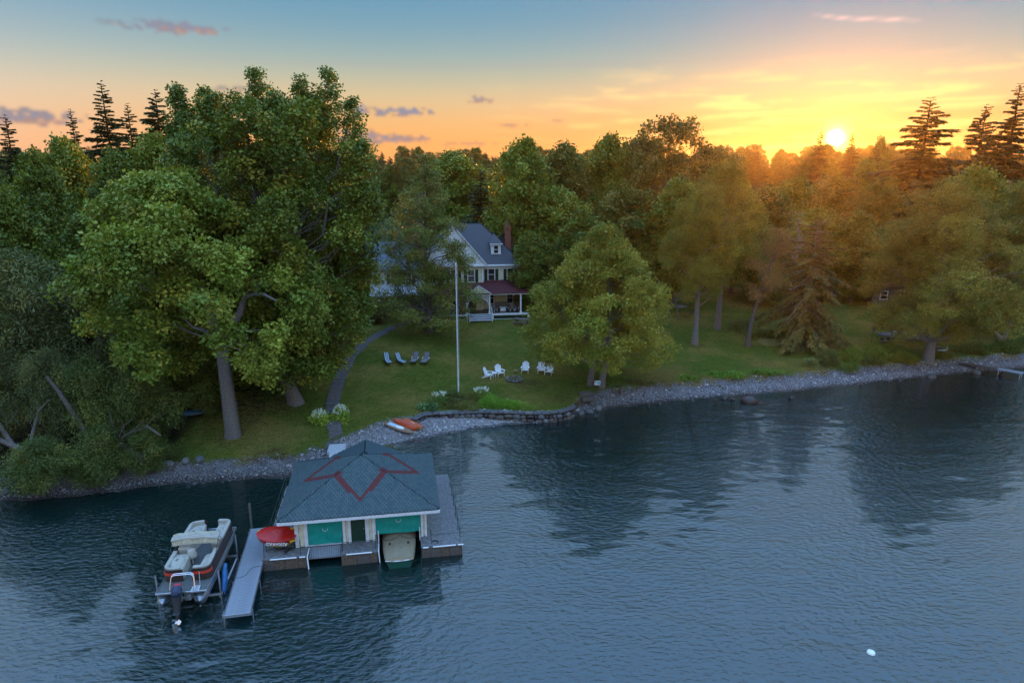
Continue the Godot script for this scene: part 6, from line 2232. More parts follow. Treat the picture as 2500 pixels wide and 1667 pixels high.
	m.tube([Vector3(-0.12, dk + 0.05, 0.34), Vector3(-0.12, dk - 0.4, 0.42), Vector3(-0.12, dk - 0.85, 0.55), Vector3(-0.12, dk - 1.05, 0.62)], [0.24, 0.2, 0.13, 0.09], 12)
	m.tube([Vector3(-0.12, dk - 1.02, 0.3), Vector3(-0.12, dk - 1.1, 0.6), Vector3(-0.12, dk - 1.14, 0.82)], [0.03, 0.1, 0.07], 10)
	m.box(Vector3(-0.12, dk - 0.78, 0.62), Vector3(0.34, 0.03, 0.4), Basis(Vector3.RIGHT, 0.2), 0.01)
	part("motor_leg", m, M.steel_dark, mo)
	m = MB.new()
	var hub := Vector3(-0.12, dk - 1.16, 0.92)
	m.tube([hub + Vector3(0, 0.02, -0.1), hub, hub + Vector3(0, -0.02, 0.1)], [0.07, 0.06, 0.03], 10)
	for k in 3:
		var b := Basis(Vector3.BACK, TAU * k / 3.0 + 0.5)
		m.sheet(func(u, v):
			var w := 0.13 * sin(PI * (0.12 + 0.88 * v))
			return hub + b * Vector3((u - 0.5) * 2.0 * w, 0.05 + v * 0.21, (u - 0.5) * 0.09), 6, 6)
		m.sheet(func(u, v):
			var w := 0.13 * sin(PI * (0.12 + 0.88 * v))
			return hub + b * Vector3((0.5 - u) * 2.0 * w, 0.05 + v * 0.21, (0.5 - u) * 0.09 - 0.006), 6, 6)
	part("propeller", m, M.chrome, mo)
	# centre tube fittings
	m = MB.new()
	m.box(Vector3(0.25, dk - 0.42, -0.35), Vector3(0.34, 0.4, 0.5), Basis(), 0.03)
	m.box(Vector3(-0.12, dk - 0.3, 0.02), Vector3(0.3, 0.45, 0.14), Basis(), 0.02)
	part("transom_bracket", m, M.aluminium, t)

func make_lift() -> void:
	var t := thing("boat_lift", "white-posted boat lift with a blue winch beside the pontoon boat", "boat lift", Vector3(-17.35, 0, -31.35), 8.5)
	var m: MB
	for s in [-1, 1]:
		for z in [-1.1, -4.9]:
			m = MB.new()
			m.tube([Vector3(s * 1.62, -3.2, z), Vector3(s * 1.6, 1.75, z)], [0.05, 0.05], 8)
			part("post", m, M.aluminium, t)
		m = MB.new()
		m.bar(Vector3(s * 1.55, 0.12, -1.1), Vector3(s * 1.55, 0.12, -4.9), 0.08, 0.1, Vector3.UP, 0.01)
		part("side_rail", m, M.concrete_pale, t)
	for z in [-1.1, -4.9]:
		m = MB.new()
		m.bar(Vector3(-1.6, 0.3, z), Vector3(1.6, 0.3, z), 0.1, 0.12, Vector3.UP, 0.01)
		part("cross_beam", m, M.aluminium, t)
	m = MB.new()
	m.box(Vector3(1.62, 0.7, -2.1), Vector3(0.22, 0.9, 0.3), Basis(), 0.05)
	m.tube([Vector3(1.62, 0.2, -1.5), Vector3(1.64, 1.0, -2.0), Vector3(1.62, 1.35, -2.4)], [0.09, 0.13, 0.1], 9)
	part("winch", m, M.lift_blue, t)
	m = MB.new()
	for k in 5: m.tube([Vector3(1.72, 1.3 - k * 0.02, -2.3 + k * 0.06), Vector3(1.76, 0.5, -2.0 + k * 0.05), Vector3(1.7, 0.1, -1.7 + k * 0.1)], [0.02, 0.02, 0.02], 5)
	part("strap", m, M.lift_blue, t)

func lettering(txt: String, size: float, depth: float, font := "Droid Sans") -> TextMesh:
	var tm := TextMesh.new()
	var f := SystemFont.new()
	f.font_names = PackedStringArray([font])
	f.font_weight = 800
	tm.font = f
	tm.text = txt
	tm.font_size = 64
	tm.pixel_size = size / 64.0
	tm.depth = depth
	return tm

func make_tube() -> void:
	# an inflated towable: red top ring face up to the right, tapering yellow underside, standing on its tail
	var t := thing("towable_tube", "red and yellow inflatable towable standing beside the boathouse", "towable", bh(Vector3(-4.95, 1.68, 3.05)), BH_TURN)
	var tilt := (Basis(Vector3.RIGHT, 0.2) * Basis(Vector3.BACK, -0.1)).scaled(Vector3.ONE * 1.2)
	var body := Node3D.new()
	var m := MB.new()
	var outline := func(a: float) -> Vector2: return Vector2(cos(a) * 0.98, sin(a) * (0.56 if sin(a) > 0 else 0.62))
	m.sheet(func(u, v):
		var a: float = -TAU * u
		var o: Vector2 = outline.call(a)
		var q := sin(v * PI * 0.5)
		return tilt * Vector3(o.x * cos(v * PI * 0.5), 0.16 * q + 0.05 * (1.0 - q), -o.y * cos(v * PI * 0.5)), 32, 6)
	m.sheet(func(u, v):
		var a: float = TAU * u
		var o: Vector2 = outline.call(a)
		var k: float = 1.0 - 0.12 * v
		return tilt * Vector3(o.x * k, 0.05 - 0.3 * v, -o.y * k), 32, 4)
	part("red_top", m, M.vinyl_red, t)
	m = MB.new()
	m.sheet(func(u, v):
		var a: float = TAU * u
		var o: Vector2 = outline.call(a)
		var k: float = lerpf(0.86, 0.06, pow(v, 1.3))
		return tilt * Vector3(o.x * k + 0.18 * v, -0.25 - 0.46 * v, -o.y * k + 0.2 * v), 28, 8)
	part("yellow_underside", m, M.vinyl_yellow, t)
	for k in 5:
		m = MB.new()
		var x := 0.0 + k * 0.13
		m.bar(tilt * Vector3(x - 0.12, -0.34, 0.56 - k * 0.012), tilt * Vector3(x + 0.1, -0.62, 0.43 - k * 0.02), 0.05, 0.02, Vector3.BACK)
		part("black_stripe", m, M.lettering_black, t)
	for q in [["AIRHEAD", 0.24, Vector3(0.05, -0.1, 0.6), "lettering_white", "white_lettering"]]:
		var o := part(q[4], lettering(q[0], q[1], 0.012), M[q[3]], t)
		o.transform = Transform3D(tilt * Basis(Vector3.BACK, PI - 0.03) * Basis(Vector3.RIGHT, 0.12), tilt * q[2])
	m = MB.new()
	for k in 8: m.box(tilt * Vector3(-0.1 + k * 0.062, -0.34 + 0.01 * sin(k * 2.0), 0.545), Vector3(0.042, 0.07, 0.02), tilt * Basis(Vector3.BACK, 0.3 * sin(k * 2.7)))
	part("black_print", m, M.lettering_black, t)
	for q in [Vector3(-0.82, 0.06, -0.2), Vector3(0.72, 0.1, -0.3), Vector3(0.78, -0.08, 0.4)]:
		m = MB.new()
		m.box(tilt * q, Vector3(0.28, 0.05, 0.12), tilt * Basis(Vector3.UP, 0.5), 0.02)
		part("strap_handle", m, M.vinyl_yellow, t)
	body.free()

func board_shape(length: float, width: float, thick: float, nose := 2.2, tail := 2.2) -> MB:
	var m := MB.new()
	var hw := func(z: float) -> float:
		var s := z * 2.0 / length
		return width * 0.5 * pow(clampf(1.0 - pow(absf(s), nose if s < 0 else tail), 0.0, 1.0), 0.62)
	for side in [1.0, -1.0]:
		m.sheet(func(u, v):
			var z: float = lerpf(-length / 2, length / 2, v)
			var s: float = (u - 0.5) * 2.0 * side
			var rock: float = 0.07 * pow(absf(z * 2.0 / length), 3.0)
			return Vector3(s * hw.call(z), side * thick * 0.5 * sqrt(maxf(0.0, 1.0 - pow(absf(s), 4.0))) + rock, z), 10, 24)
	return m

func make_boards() -> void:
	# orange paddle board, upside down with three fins
	var t := thing("paddle_board", "large orange paddle board lying with its fins up", "paddle board", on(-9.45, -57.5, 0.22), 55)
	t.rotation_degrees.x = 7
	part("hull", board_shape(4.0, 0.95, 0.13), M.board_orange, t)
	var m := MB.new()
	m.sheet(func(u, v): return Vector3(-0.43 * pow(maxf(0.0, 1.0 - pow(absf(v * 2 - 1), 2.2)), 0.62) - 0.035, -0.05 + 0.06 * (u - 0.5), lerpf(-1.9, 1.9, v)), 2, 24)
	part("yellow_edge", m, M.board_yellow, t)
	for q in [[-0.14, -1.15, 0.12], [0.14, -1.1, 0.12], [0.0, -1.35, 0.2]]:
		m = MB.new()
		m.prism(PackedVector2Array([Vector2(0, 0), Vector2(0.16, 0), Vector2(0.02, q[2])]), 0.015, Transform3D(Basis(Vector3.UP, PI / 2), Vector3(q[0], 0.06, q[1])))
		part("fin", m, M.black_plastic, t)
	m = MB.new()
	for k in 7: m.box(Vector3(0.02 + 0.05 * sin(k * 2.1), 0.068, 0.5 + k * 0.085), Vector3(0.1 + 0.04 * cos(k * 1.7), 0.01, 0.035), Basis(Vector3.UP, 0.4 * sin(k * 1.3)))
	part("white_print", m, M.lettering_white, t)
	# small orange kayak
	t = thing("sit_on_kayak", "small orange kayak between the two paddle boards", "kayak", on(-9.55, -56.95, 0.2), 56)
	t.rotation_degrees.x = 7
	part("hull", board_shape(2.9, 0.72, 0.3, 3.0, 3.0), M.kayak_orange, t)
	m = MB.new()
	m.sheet(func(u, v): return Vector3((u - 0.5) * 0.34, 0.155 + 0.04 * absf(u - 0.5), lerpf(0.5, -0.3, v)), 5, 5)
	part("seat_well", m, M.boat_red, t)
	for s in [-1, 1]:
		m = MB.new()
		m.tube([Vector3(s * 0.2, 0.14, -0.9), Vector3(s * 0.24, 0.16, 0.0), Vector3(s * 0.2, 0.14, 0.9)], [0.025, 0.03, 0.025], 6)
		part("side_groove", m, M.board_orange, t)
	# wood-brown paddle board
	t = thing("paddle_board", "brown and white paddle board with blue deck pad on the gravel", "paddle board", on(-10.15, -56.45, 0.2), 57)
	t.rotation_degrees.x = 5
	part("hull", board_shape(4.0, 0.9, 0.14), M.board_wood, t)
	m = MB.new()
	m.box(Vector3(0, 0.073, -0.55), Vector3(0.5, 0.012, 0.9), Basis(), 0.004)
	part("deck_pad", m, M.board_pad, t)
	m = MB.new()
	var oval := PackedVector2Array()
	for k in 20: oval.append(Vector2(cos(TAU * k / 20.0) * 0.24, sin(TAU * k / 20.0) * 0.5))
	m.prism(oval, 0.01, Transform3D(Basis(Vector3.RIGHT, -PI / 2), Vector3(0, 0.068, 0.3)))
	part("white_panel", m, M.lettering_white, t)
	m = MB.new()
	for k in 9: m.box(Vector3(0.37 - 0.006 * k * k * 0.3, -0.02, -0.2 + k * 0.14), Vector3(0.05, 0.05, 0.09))
	part("yellow_rail", m, M.board_yellow, t)
	# mooring buoy
	t = thing("mooring_buoy", "white mooring buoy floating alone on the open water", "buoy", Vector3(17.48, 0, -28.36))
	t.scale = Vector3.ONE * 0.7
	m = MB.new()
	m.lathe([Vector2(0.001, -0.25), Vector2(0.2, -0.18), Vector2(0.26, -0.05), Vector2(0.27, 0.0)], 22)
	part("lower_half", m, M.motor_navy, t)
	m = MB.new()
	m.lathe([Vector2(0.275, 0.0), Vector2(0.28, 0.05), Vector2(0.24, 0.15), Vector2(0.12, 0.23), Vector2(0.05, 0.25), Vector2(0.001, 0.252)], 22)
	part("upper_half", m, M.white_plastic, t)
	m = MB.new()
	m.tube([Vector3(-0.04, 0.24, 0), Vector3(-0.04, 0.33, 0), Vector3(0.04, 0.33, 0), Vector3(0.04, 0.24, 0)], [0.016, 0.016, 0.016, 0.016], 7)
	part("ring", m, M.chrome, t)
	# blue canoe in the shade
	t = thing("blue_canoe", "blue canoe lying upside down in the shade behind the tall trunk", "canoe", on(-26.6, -56.6, 0.22), -56)
	m = MB.new()
	m.sheet(func(u, v):
		var z: float = lerpf(-2.4, 2.4, v)
		var w: float = 0.42 * pow(maxf(0.0, 1.0 - pow(absf(z / 2.4), 2.4)), 0.7)
		var a: float = PI * u
		return Vector3(cos(a) * w, sin(a) * 0.36, z), 12, 24)
	part("hull", m, M.canoe_blue, t)
	m = MB.new()
	m.bar(Vector3(0, 0.37, -2.2), Vector3(0, 0.37, 2.2), 0.04, 0.03)
	part("keel", m, M.canoe_blue, t)

# ---------------------------------------------------------------- lawn: path, wall, furniture
const PATH := [[-14.3, -51.6], [-14.6, -53.0], [-15.2, -54.6], [-15.75, -56.4], [-16.2, -58.0], [-16.5, -59.4], [-16.85, -61.8], [-17.25, -65.9], [-17.4, -70.8], [-16.8, -75.8], [-15.3, -80.1], [-13.9, -84.0]]

func path_at(s: float) -> Array:
	# point and direction at distance s along the path
	for k in PATH.size() - 1:
		var a := Vector2(PATH[k][0], PATH[k][1])
		var b := Vector2(PATH[k + 1][0], PATH[k + 1][1])
		var l := a.distance_to(b)
		if s <= l or k == PATH.size() - 2: return [a.lerp(b, minf(s / l, 1.0)), (b - a).normalized()]
		s -= l
	return []

func make_path() -> void:
	var r := RandomNumberGenerator.new()
	r.seed = 19
	# bed of the path
	var len := 0.0
	for k in PATH.size() - 1: len += Vector2(PATH[k][0], PATH[k][1]).distance_to(Vector2(PATH[k + 1][0], PATH[k + 1][1]))
	var m := MB.new()
	m.col = Color(1, 1, 1)
	var prev := []
	var s := 0.0
	while s < len:
		var q := path_at(s)
		var c: Vector2 = q[0]
		var d: Vector2 = q[1]
		var n := Vector2(-d.y, d.x)
		var w := 0.58 + 0.04 * sin(s * 2.3)
		var a := c - n * w
		var b := c + n * w
		var now := [on(a.x, a.y, 0.035), on(b.x, b.y, 0.035)]
		if prev: m.quad(prev[0], now[0], now[1], prev[1])
		prev = now
		s += 0.4
	var path := setting("garden_path", m, M.path_bed)
	# pavers in the near half, one by one
	var stones := []
	for k in 4:
		var b2 := MB.new()
		b2.box(Vector3.ZERO, Vector3(0.26, 0.05, 0.135), Basis(), 0.012)
		stones.append(b2.mesh())
	var count := 0
	s = 0.35
	var row := 0
	while s < len - 0.2:
		var q := path_at(s)
		var c: Vector2 = q[0]
		var d: Vector2 = q[1]
		var n := Vector2(-d.y, d.x)
		if s < 3.6 or s > 8.4:
			var big := s > 17.0
			for k in 4:
				var x := (k - 1.5) * 0.275 + (0.06 if row % 2 else -0.06)
				var p := c + n * (x + r.randf_range(-0.012, 0.012))
				if count >= 296: break
				var o := MeshInstance3D.new()
				o.name = "paver"
				o.mesh = stones[r.randi() % 4]
				o.material_override = M.paver if r.randf() < 0.7 else M.stone_warm
				var sc := 1.0 if not big else 2.2
				o.transform = Transform3D(Basis(Vector3.UP, atan2(-n.y, n.x) + r.randf_range(-0.04, 0.04)) * Basis.from_scale(Vector3(1, 1, sc)), on(p.x, p.y, 0.05 + r.randf_range(-0.006, 0.006)))
				path.add_child(o, true)
				count += 1
			s += 0.15 * (1.0 if not big else 2.2) + (0.14 if big else 0.02)
		else:
			s += 0.2
		row += 1
	# stone slab steps
	for q in [[3.9, 1.25, 0.62], [4.75, 1.0, 0.5], [5.5, 0.95, 0.46], [6.25, 0.95, 0.46], [7.6, 1.3, 0.62]]:
		var c2 = path_at(q[0])
		var p2: Vector2 = c2[0]
		var sl := MB.new()
		var poly := PackedVector2Array()
		for k in 12:
			var a3 := TAU * k / 12.0
			var ex := pow(absf(cos(a3)), 0.5) * signf(cos(a3))
			var ez := pow(absf(sin(a3)), 0.5) * signf(sin(a3))
			poly.append(Vector2(ex * q[1] * 0.5 * r.randf_range(0.93, 1.05), ez * q[2] * 0.5 * r.randf_range(0.93, 1.05)))
		sl.prism(poly, 0.16, Transform3D(Basis(Vector3.RIGHT, -PI / 2), Vector3(0, -0.05, 0)))
		var st := part("step_slab", sl, M.stone, path)
		st.position = on(p2.x, p2.y, 0.06)
		st.rotation.y = atan2(c2[1].x, c2[1].y) + r.randf_range(-0.06, 0.06)
	# pale concrete landing between path and boathouse
	m = MB.new()
	var a4 := Vector3(-14.25, 0.8, -51.9)
	m.bar(a4, Vector3(-14.05, 0.8, -50.4), 1.35, 0.3, Vector3.UP, 0.02)
	m.bar(Vector3(-14.15, 0.79, -50.5), Vector3(-12.9, 0.76, -45.6), 0.85, 0.28, Vector3.UP, 0.02)
	setting("concrete_walkway", m, M.concrete_pale)

const WALL_LINE := [[-8.9, -57.6], [-8.55, -58.3], [-8.0, -58.85], [-6.9, -59.2], [-5.8, -59.35], [-3.6, -59.6], [-0.7, -59.5], [1.24, -59.35], [3.1, -59.3], [4.5, -59.6], [5.4, -60.3], [5.9, -61.2]]

func make_wall() -> void:
	var t := thing("stone_wall", "low curved dry-stone retaining wall between lawn and beach", "wall")
	var r := RandomNumberGenerator.new()
	r.seed = 23
	# smooth the line
	var cv := Curve2D.new()
	for q in WALL_LINE: cv.add_point(Vector2(q[0], q[1]))
	var pts := PackedVector2Array()
	var n := 120
	for k in n + 1:
		pts.append(cv.sample_baked(cv.get_baked_length() * k / n))
	var len := cv.get_baked_length()
	var at := func(s: float) -> Array:
		var p := cv.sample_baked(s)
		var a := cv.sample_baked(maxf(0, s - 0.5))
		var b := cv.sample_baked(minf(len, s + 0.5))
		return [p, (b - a).normalized()]
	# core behind the faces
	var m := MB.new()
	for k in n:
		var a := pts[k]; var b := pts[k + 1]
		m.bar(Vector3(a.x, 0.22, a.y - 0.12), Vector3(b.x, 0.22, b.y - 0.12), 0.3, 1.0)
	part("core", m, M.soil, t)
	# cap stones
	var s := 0.0
	while s < len - 0.2:
		var w := minf(r.randf_range(0.45, 0.8), len - s)
		var q: Array = at.call(s + w / 2)
		var p: Vector2 = q[0]; var d: Vector2 = q[1]
		m = MB.new()
		m.box(Vector3.ZERO, Vector3(w - 0.04, r.randf_range(0.14, 0.2), 0.55 + r.randf_range(-0.07, 0.07)), Basis(), 0.04)
		var o := part("cap_stone", m, M.stone if r.randf() < 0.7 else M.stone_pale, t)
		var top := 0.84 + 0.03 * sin(s)
		o.position = Vector3(p.x, top + r.randf_range(-0.015, 0.02), p.y - 0.06)
		o.rotation = Vector3(r.randf_range(-0.03, 0.03), atan2(-d.y, d.x), r.randf_range(-0.03, 0.03))
		s += w
	# face stones, three courses
	for c in 2:
		s = r.randf() * 0.2
		while s < len - 0.2:
			var w := minf(r.randf_range(0.3, 0.85), len - s)
			var q: Array = at.call(s + w / 2)
			var p: Vector2 = q[0]; var d: Vector2 = q[1]
			m = MB.new()
			m.blob(Vector3.ZERO, Vector3(w * 0.54, r.randf_range(0.2, 0.27), 0.22), r, 0.12, 9, 6)
			var nrm := Vector2(-d.y, d.x)
			if nrm.y < 0: nrm = -nrm
			var o := part("face_stone", m, [M.stone, M.stone_pale, M.stone_warm, M.stone_wet][[0, 1, 2, 2, 3][r.randi() % 5]], t)
			o.position = Vector3(p.x, 0.1 + c * 0.36 + r.randf_range(-0.06, 0.06), p.y) + Vector3(nrm.x, 0, nrm.y) * (0.12 - c * 0.02 + r.randf_range(-0.03, 0.03))
			o.rotation.y = atan2(-d.y, d.x) + r.randf_range(-0.1, 0.1)
			s += w
	# crumbled stone corner block
	t = thing("stone_block", "square weathered stone block at the right end of the wall", "stone block", on(7.2, -63.9), 12)
	m = MB.new()
	m.box(Vector3(0, 0.3, 0), Vector3(1.25, 0.5, 0.6), Basis(), 0.05)
	part("upper_block", m, M.stone_warm, t)
	m = MB.new()
	m.box(Vector3(0.15, 0.0, 0.5), Vector3(1.3, 0.4, 0.6), Basis(Vector3.UP, 0.1), 0.05)
	part("lower_block", m, M.stone_warm, t)

func adirondack() -> Node3D:
	var t := thing("adirondack_chair", "", "chair")
	var m: MB
	for k in 5:
		var x := (k - 2) * 0.108
		m = MB.new()
		var poly := PackedVector2Array([Vector2(-0.048, 0), Vector2(0.048, 0)])
		var top := 0.78 - absf(k - 2) * absf(k - 2) * 0.035
		poly.append(Vector2(0.052, top - 0.04))
		poly.append(Vector2(0.025, top))
		poly.append(Vector2(-0.025, top))
		poly.append(Vector2(-0.052, top - 0.04))
		m.prism(poly, 0.022, Transform3D(Basis(Vector3.RIGHT, -0.42) * Basis(Vector3.BACK, -x * 0.35), Vector3(x, 0.3, -0.18)))
		part("back_slat", m, M.white_plastic, t)
	for k in 5:
		m = MB.new()
		m.box(Vector3(0, 0.3 + k * 0.024, -0.1 + k * 0.1), Vector3(0.54, 0.022, 0.092), Basis(Vector3.RIGHT, -0.22), 0.006)
		part("seat_slat", m, M.white_plastic, t)
	for s in [-1, 1]:
		m = MB.new()
		m.box(Vector3(s * 0.34, 0.56, 0.08), Vector3(0.13, 0.024, 0.66), Basis(Vector3.UP, s * 0.05), 0.008)
		part("armrest", m, M.white_plastic, t)
		m = MB.new()
		m.box(Vector3(s * 0.31, 0.275, 0.34), Vector3(0.035, 0.55, 0.09), Basis(), 0.006)
		part("leg", m, M.white_plastic, t)
		m = MB.new()
		m.bar(Vector3(s * 0.27, 0.37, 0.36), Vector3(s * 0.27, 0.05, -0.55), 0.03, 0.1, Vector3.UP, 0.006)
		part("leg", m, M.white_plastic, t)
		m = MB.new()
		m.bar(Vector3(s * 0.3, 0.55, -0.24), Vector3(s * 0.28, 0.18, -0.3), 0.03, 0.06)
		part("arm_brace", m, M.white_plastic, t)
	m = MB.new()
	m.box(Vector3(0, 0.36, 0.37), Vector3(0.58, 0.09, 0.025), Basis(), 0.006)
	part("apron", m, M.white_plastic, t)
	m = MB.new()
	m.box(Vector3(0, 0.62, -0.34), Vector3(0.62, 0.06, 0.03), Basis(), 0.006)
	part("back_rail", m, M.white_plastic, t)
	return t

func lounger(kind: String) -> Node3D:
	var t := thing("chaise_lounge", "", "lounge chair")
	var m: MB
	var frame: Material = M.steel_dark if kind == "striped" else M.white_plastic
	# seat faces +z (feet), back at -z
	for s in [-1, 1]:
		m = MB.new()
		m.bar(Vector3(s * 0.31, 0.3, -0.1), Vector3(s * 0.31, 0.3, 1.15), 0.05, 0.05, Vector3.UP, 0.008)
		part("side_rail", m, M.steel_dark, t)
		m = MB.new()
		m.bar(Vector3(s * 0.3, 0.3, -0.1), Vector3(s * 0.3, 0.98, -0.52), 0.05, 0.05, Vector3.BACK, 0.008)
		part("back_rail", m, M.steel_dark, t)
		for z in [-0.35, 1.0]:
			m = MB.new()
			m.bar(Vector3(s * 0.31, 0.3, z + (0.25 if z < 0 else 0.0)), Vector3(s * 0.33, 0, z), 0.045, 0.045)
			part("leg", m, M.steel_dark, t)
		m = MB.new()
		m.box(Vector3(s * 0.35, 0.5, 0.02), Vector3(0.06, 0.04, 0.42), Basis(), 0.01)
		m.bar(Vector3(s * 0.35, 0.5, 0.16), Vector3(s * 0.33, 0.3, 0.2), 0.035, 0.035)
		part("armrest", m, frame, t)
	if kind == "striped":
		for k in 7:
			m = MB.new()
			var x := (k - 3) * 0.083
			m.box(Vector3(x, 0.325, 0.53), Vector3(0.081, 0.025, 1.24), Basis(), 0.004)
			m.bar(Vector3(x, 0.325, -0.1), Vector3(x, 1.0, -0.5), 0.081, 0.025, Vector3.BACK)
			part("cloth_stripe", m, M.stripe_pale if k % 2 else M.stripe_navy, t)
	else:
		m = MB.new()
		m.box(Vector3(0, 0.325, 0.53), Vector3(0.58, 0.02, 1.24), Basis(), 0.006)
		part("seat_sling", m, M.sling_grey, t)
		m = MB.new()
		m.bar(Vector3(0, 0.325, -0.12), Vector3(0, 1.0, -0.5), 0.58, 0.02, Vector3.BACK)
		part("back_sling", m, M.sling_grey, t)
	return t

func make_lawn_furniture() -> void:
	var c := adirondack()
	var spots := [[-2.44, -67.65, 70.0, "white Adirondack chair seen from the side, facing the white side table"], [-1.3, -68.25, 28.0, "white Adirondack chair right behind the white side table"], [1.4, -69.0, -8.0, "white Adirondack chair standing alone in the middle of the row"], [3.1, -69.0, -6.0, "white Adirondack chair second from the right of the row"], [3.9, -68.6, -20.0, "rightmost white Adirondack chair, angled towards the fire pit"]]
	for k in spots.size():
		var q = spots[k]
		var o: Node3D = c if k == 0 else copy_of(c, "adirondack_chair", q[3], Vector3.ZERO, 0)
		o.position = on(q[0], q[1], 0.04)
		o.rotation_degrees.y = q[2]
		o.scale = Vector3.ONE * 1.12
		o.set_meta("label", q[3])
		o.set_meta("group", "white Adirondack chairs round the fire pit")
	var t := thing("side_table", "small white side table between two Adirondack chairs", "table", on(-1.85, -67.95, 0.03))
	var m := MB.new()
	m.lathe([Vector2(0.001, 0.44), Vector2(0.26, 0.44), Vector2(0.27, 0.46), Vector2(0.26, 0.48), Vector2(0.001, 0.48)], 18)
	part("table_top", m, M.white_plastic, t)
	for k in 4:
		m = MB.new()
		var a := TAU * (k + 0.5) / 4.0
		m.bar(Vector3(cos(a) * 0.18, 0.44, sin(a) * 0.18), Vector3(cos(a) * 0.2, 0, sin(a) * 0.2), 0.05, 0.05)
		part("leg", m, M.white_plastic, t)
	var s1 := lounger("striped")
	s1.position = on(-13.35, -70.2, 0.03)
	s1.rotation_degrees.y = 22
	s1.set_meta("label", "blue and white striped lounge chair nearest the path")
	s1.set_meta("group", "striped lounge chairs")
	copy_of(s1, "chaise_lounge", "blue and white striped lounge chair beside the grey loungers", on(-12.1, -70.6, 0.03), 38, "striped lounge chairs")
	var s2 := lounger("grey")
	s2.position = on(-10.5, -71.2, 0.03)
	s2.rotation_degrees.y = -8
	s2.set_meta("label", "grey lounge chair beside the striped ones")
	s2.set_meta("group", "grey lounge chairs")
	copy_of(s2, "chaise_lounge", "grey lounge chair at the right end of the four loungers", on(-9.35, -71.3, 0.03), -10, "grey lounge chairs")
	# fire pit
	t = thing("fire_pit", "round stone fire pit on the lawn before the Adirondack chairs", "fire pit", on(0.25, -67.1, 0.02))
	var r := RandomNumberGenerator.new()
	r.seed = 61
	m = MB.new()
	m.lathe([Vector2(0.001, 0.05), Vector2(0.7, 0.03), Vector2(0.85, -0.02)], 18)
	part("ash_bed", m, M.ash, t)
	for k in 15:
		var a := TAU * k / 15.0
		m = MB.new()
		m.blob(Vector3.ZERO, Vector3(0.2, 0.13, 0.15) * r.randf_range(0.75, 1.1), r, 0.12, 8, 5)
		var o := part("ring_stone", m, M.stone_pale if r.randf() < 0.55 else M.stone_warm, t)
		o.position = Vector3(cos(a) * 0.8, 0.1, sin(a) * 0.8)
		o.rotation.y = r.randf() * TAU
	t = thing("log_stool", "small pale log stool on the lawn behind the fire pit", "stool", on(0.37, -68.9))
	m = MB.new()
	m.tube([Vector3(0, 0, 0), Vector3(0.01, 0.3, 0)], [0.06, 0.055], 9)
	part("stem", m, M.wood_brown, t)
	m = MB.new()
	m.lathe([Vector2(0.001, 0.3), Vector2(0.17, 0.3), Vector2(0.18, 0.36), Vector2(0.001, 0.37)], 12)
	part("seat", m, M.canvas_tan, t)
	# flagpole
	t = thing("flagpole", "tall thin white flagpole in the garden bed", "flagpole", on(-5.18, -62.6))
	m = MB.new()
	m.tube([Vector3(0, -0.3, 0), Vector3(0, 5, 0), Vector3(0, 13.0, 0)], [0.075, 0.065, 0.045], 12)
	part("pole", m, M.white_paint, t)
	m = MB.new()
	m.blob(Vector3(0, 13.07, 0), Vector3(0.08, 0.08, 0.08), r, 0.0, 10, 8)
	part("ball_finial", m, M.white_plastic, t)
	m = MB.new()
	m.tube([Vector3(0.13, 1.2, 0.0), Vector3(0.16, 6, 0.02), Vector3(0.1, 12.9, 0)], [0.014, 0.014, 0.014], 5)
	part("halyard", m, M.concrete_pale, t)
	m = MB.new()
	m.box(Vector3(0.08, 1.25, 0), Vector3(0.1, 0.05, 0.04), Basis(), 0.01)
	part("cleat", m, M.chrome, t)
	# shore sign on the maple
	t = thing("shore_sign", "small white and pale blue sign fixed between the two maple stems", "sign", on(8.65, -65.75), 2)
	m = MB.new()
	m.box(Vector3(0, 0.52, 0), Vector3(0.62, 0.5, 0.03), Basis(), 0.008)
	part("board", m, M.sign_white, t)
	m = MB.new()
	for s in [-1, 1]: m.box(Vector3(s * 0.32, 0.52, 0.0), Vector3(0.025, 0.53, 0.04))
	for s in [-1, 1]: m.box(Vector3(0, 0.52 + s * 0.26, 0.0), Vector3(0.665, 0.025, 0.04))
	part("frame", m, M.steel_dark, t)
	m = MB.new()
	m.box(Vector3(0.12, 0.52, 0.018), Vector3(0.3, 0.32, 0.006))
	part("blue_panel", m, M.sign_blue, t)
	m = MB.new()
	m.lathe([Vector2(0.001, 0), Vector2(0.07, 0), Vector2(0.001, 0.01)], 14, Transform3D(Basis(Vector3.RIGHT, PI / 2), Vector3(-0.19, 0.62, 0.016)))
	part("emblem", m, M.hull_green, t)
	m = MB.new()
	m.box(Vector3(0, 0.14, -0.02), Vector3(0.05, 0.5, 0.04))
	part("stake", m, M.wood_brown, t)
	# picnic table
	t = thing("picnic_table", "weathered picnic table half hidden at the right of the porch steps", "picnic table", on(1.2, -85.4), -25)
	for k in 5:
		m = MB.new()
		m.box(Vector3(0, 0.75, (k - 2) * 0.155), Vector3(1.9, 0.04, 0.145), Basis(), 0.006)
		part("top_board", m, M.wood_grey, t)
	for s in [-1, 1]:
		m = MB.new()
		m.box(Vector3(0, 0.44, s * 0.72), Vector3(1.9, 0.04, 0.26), Basis(), 0.006)
		part("bench", m, M.wood_grey, t)
		for f in [-1, 1]:
			m = MB.new()
			m.bar(Vector3(s * 0.7, 0.73, f * 0.12), Vector3(s * 0.7, 0, f * 0.62), 0.05, 0.09)
			part("leg", m, M.wood_grey, t)
		m = MB.new()
		m.box(Vector3(s * 0.7, 0.4, 0), Vector3(0.05, 0.09, 1.6))
		part("cross_brace", m, M.wood_grey, t)
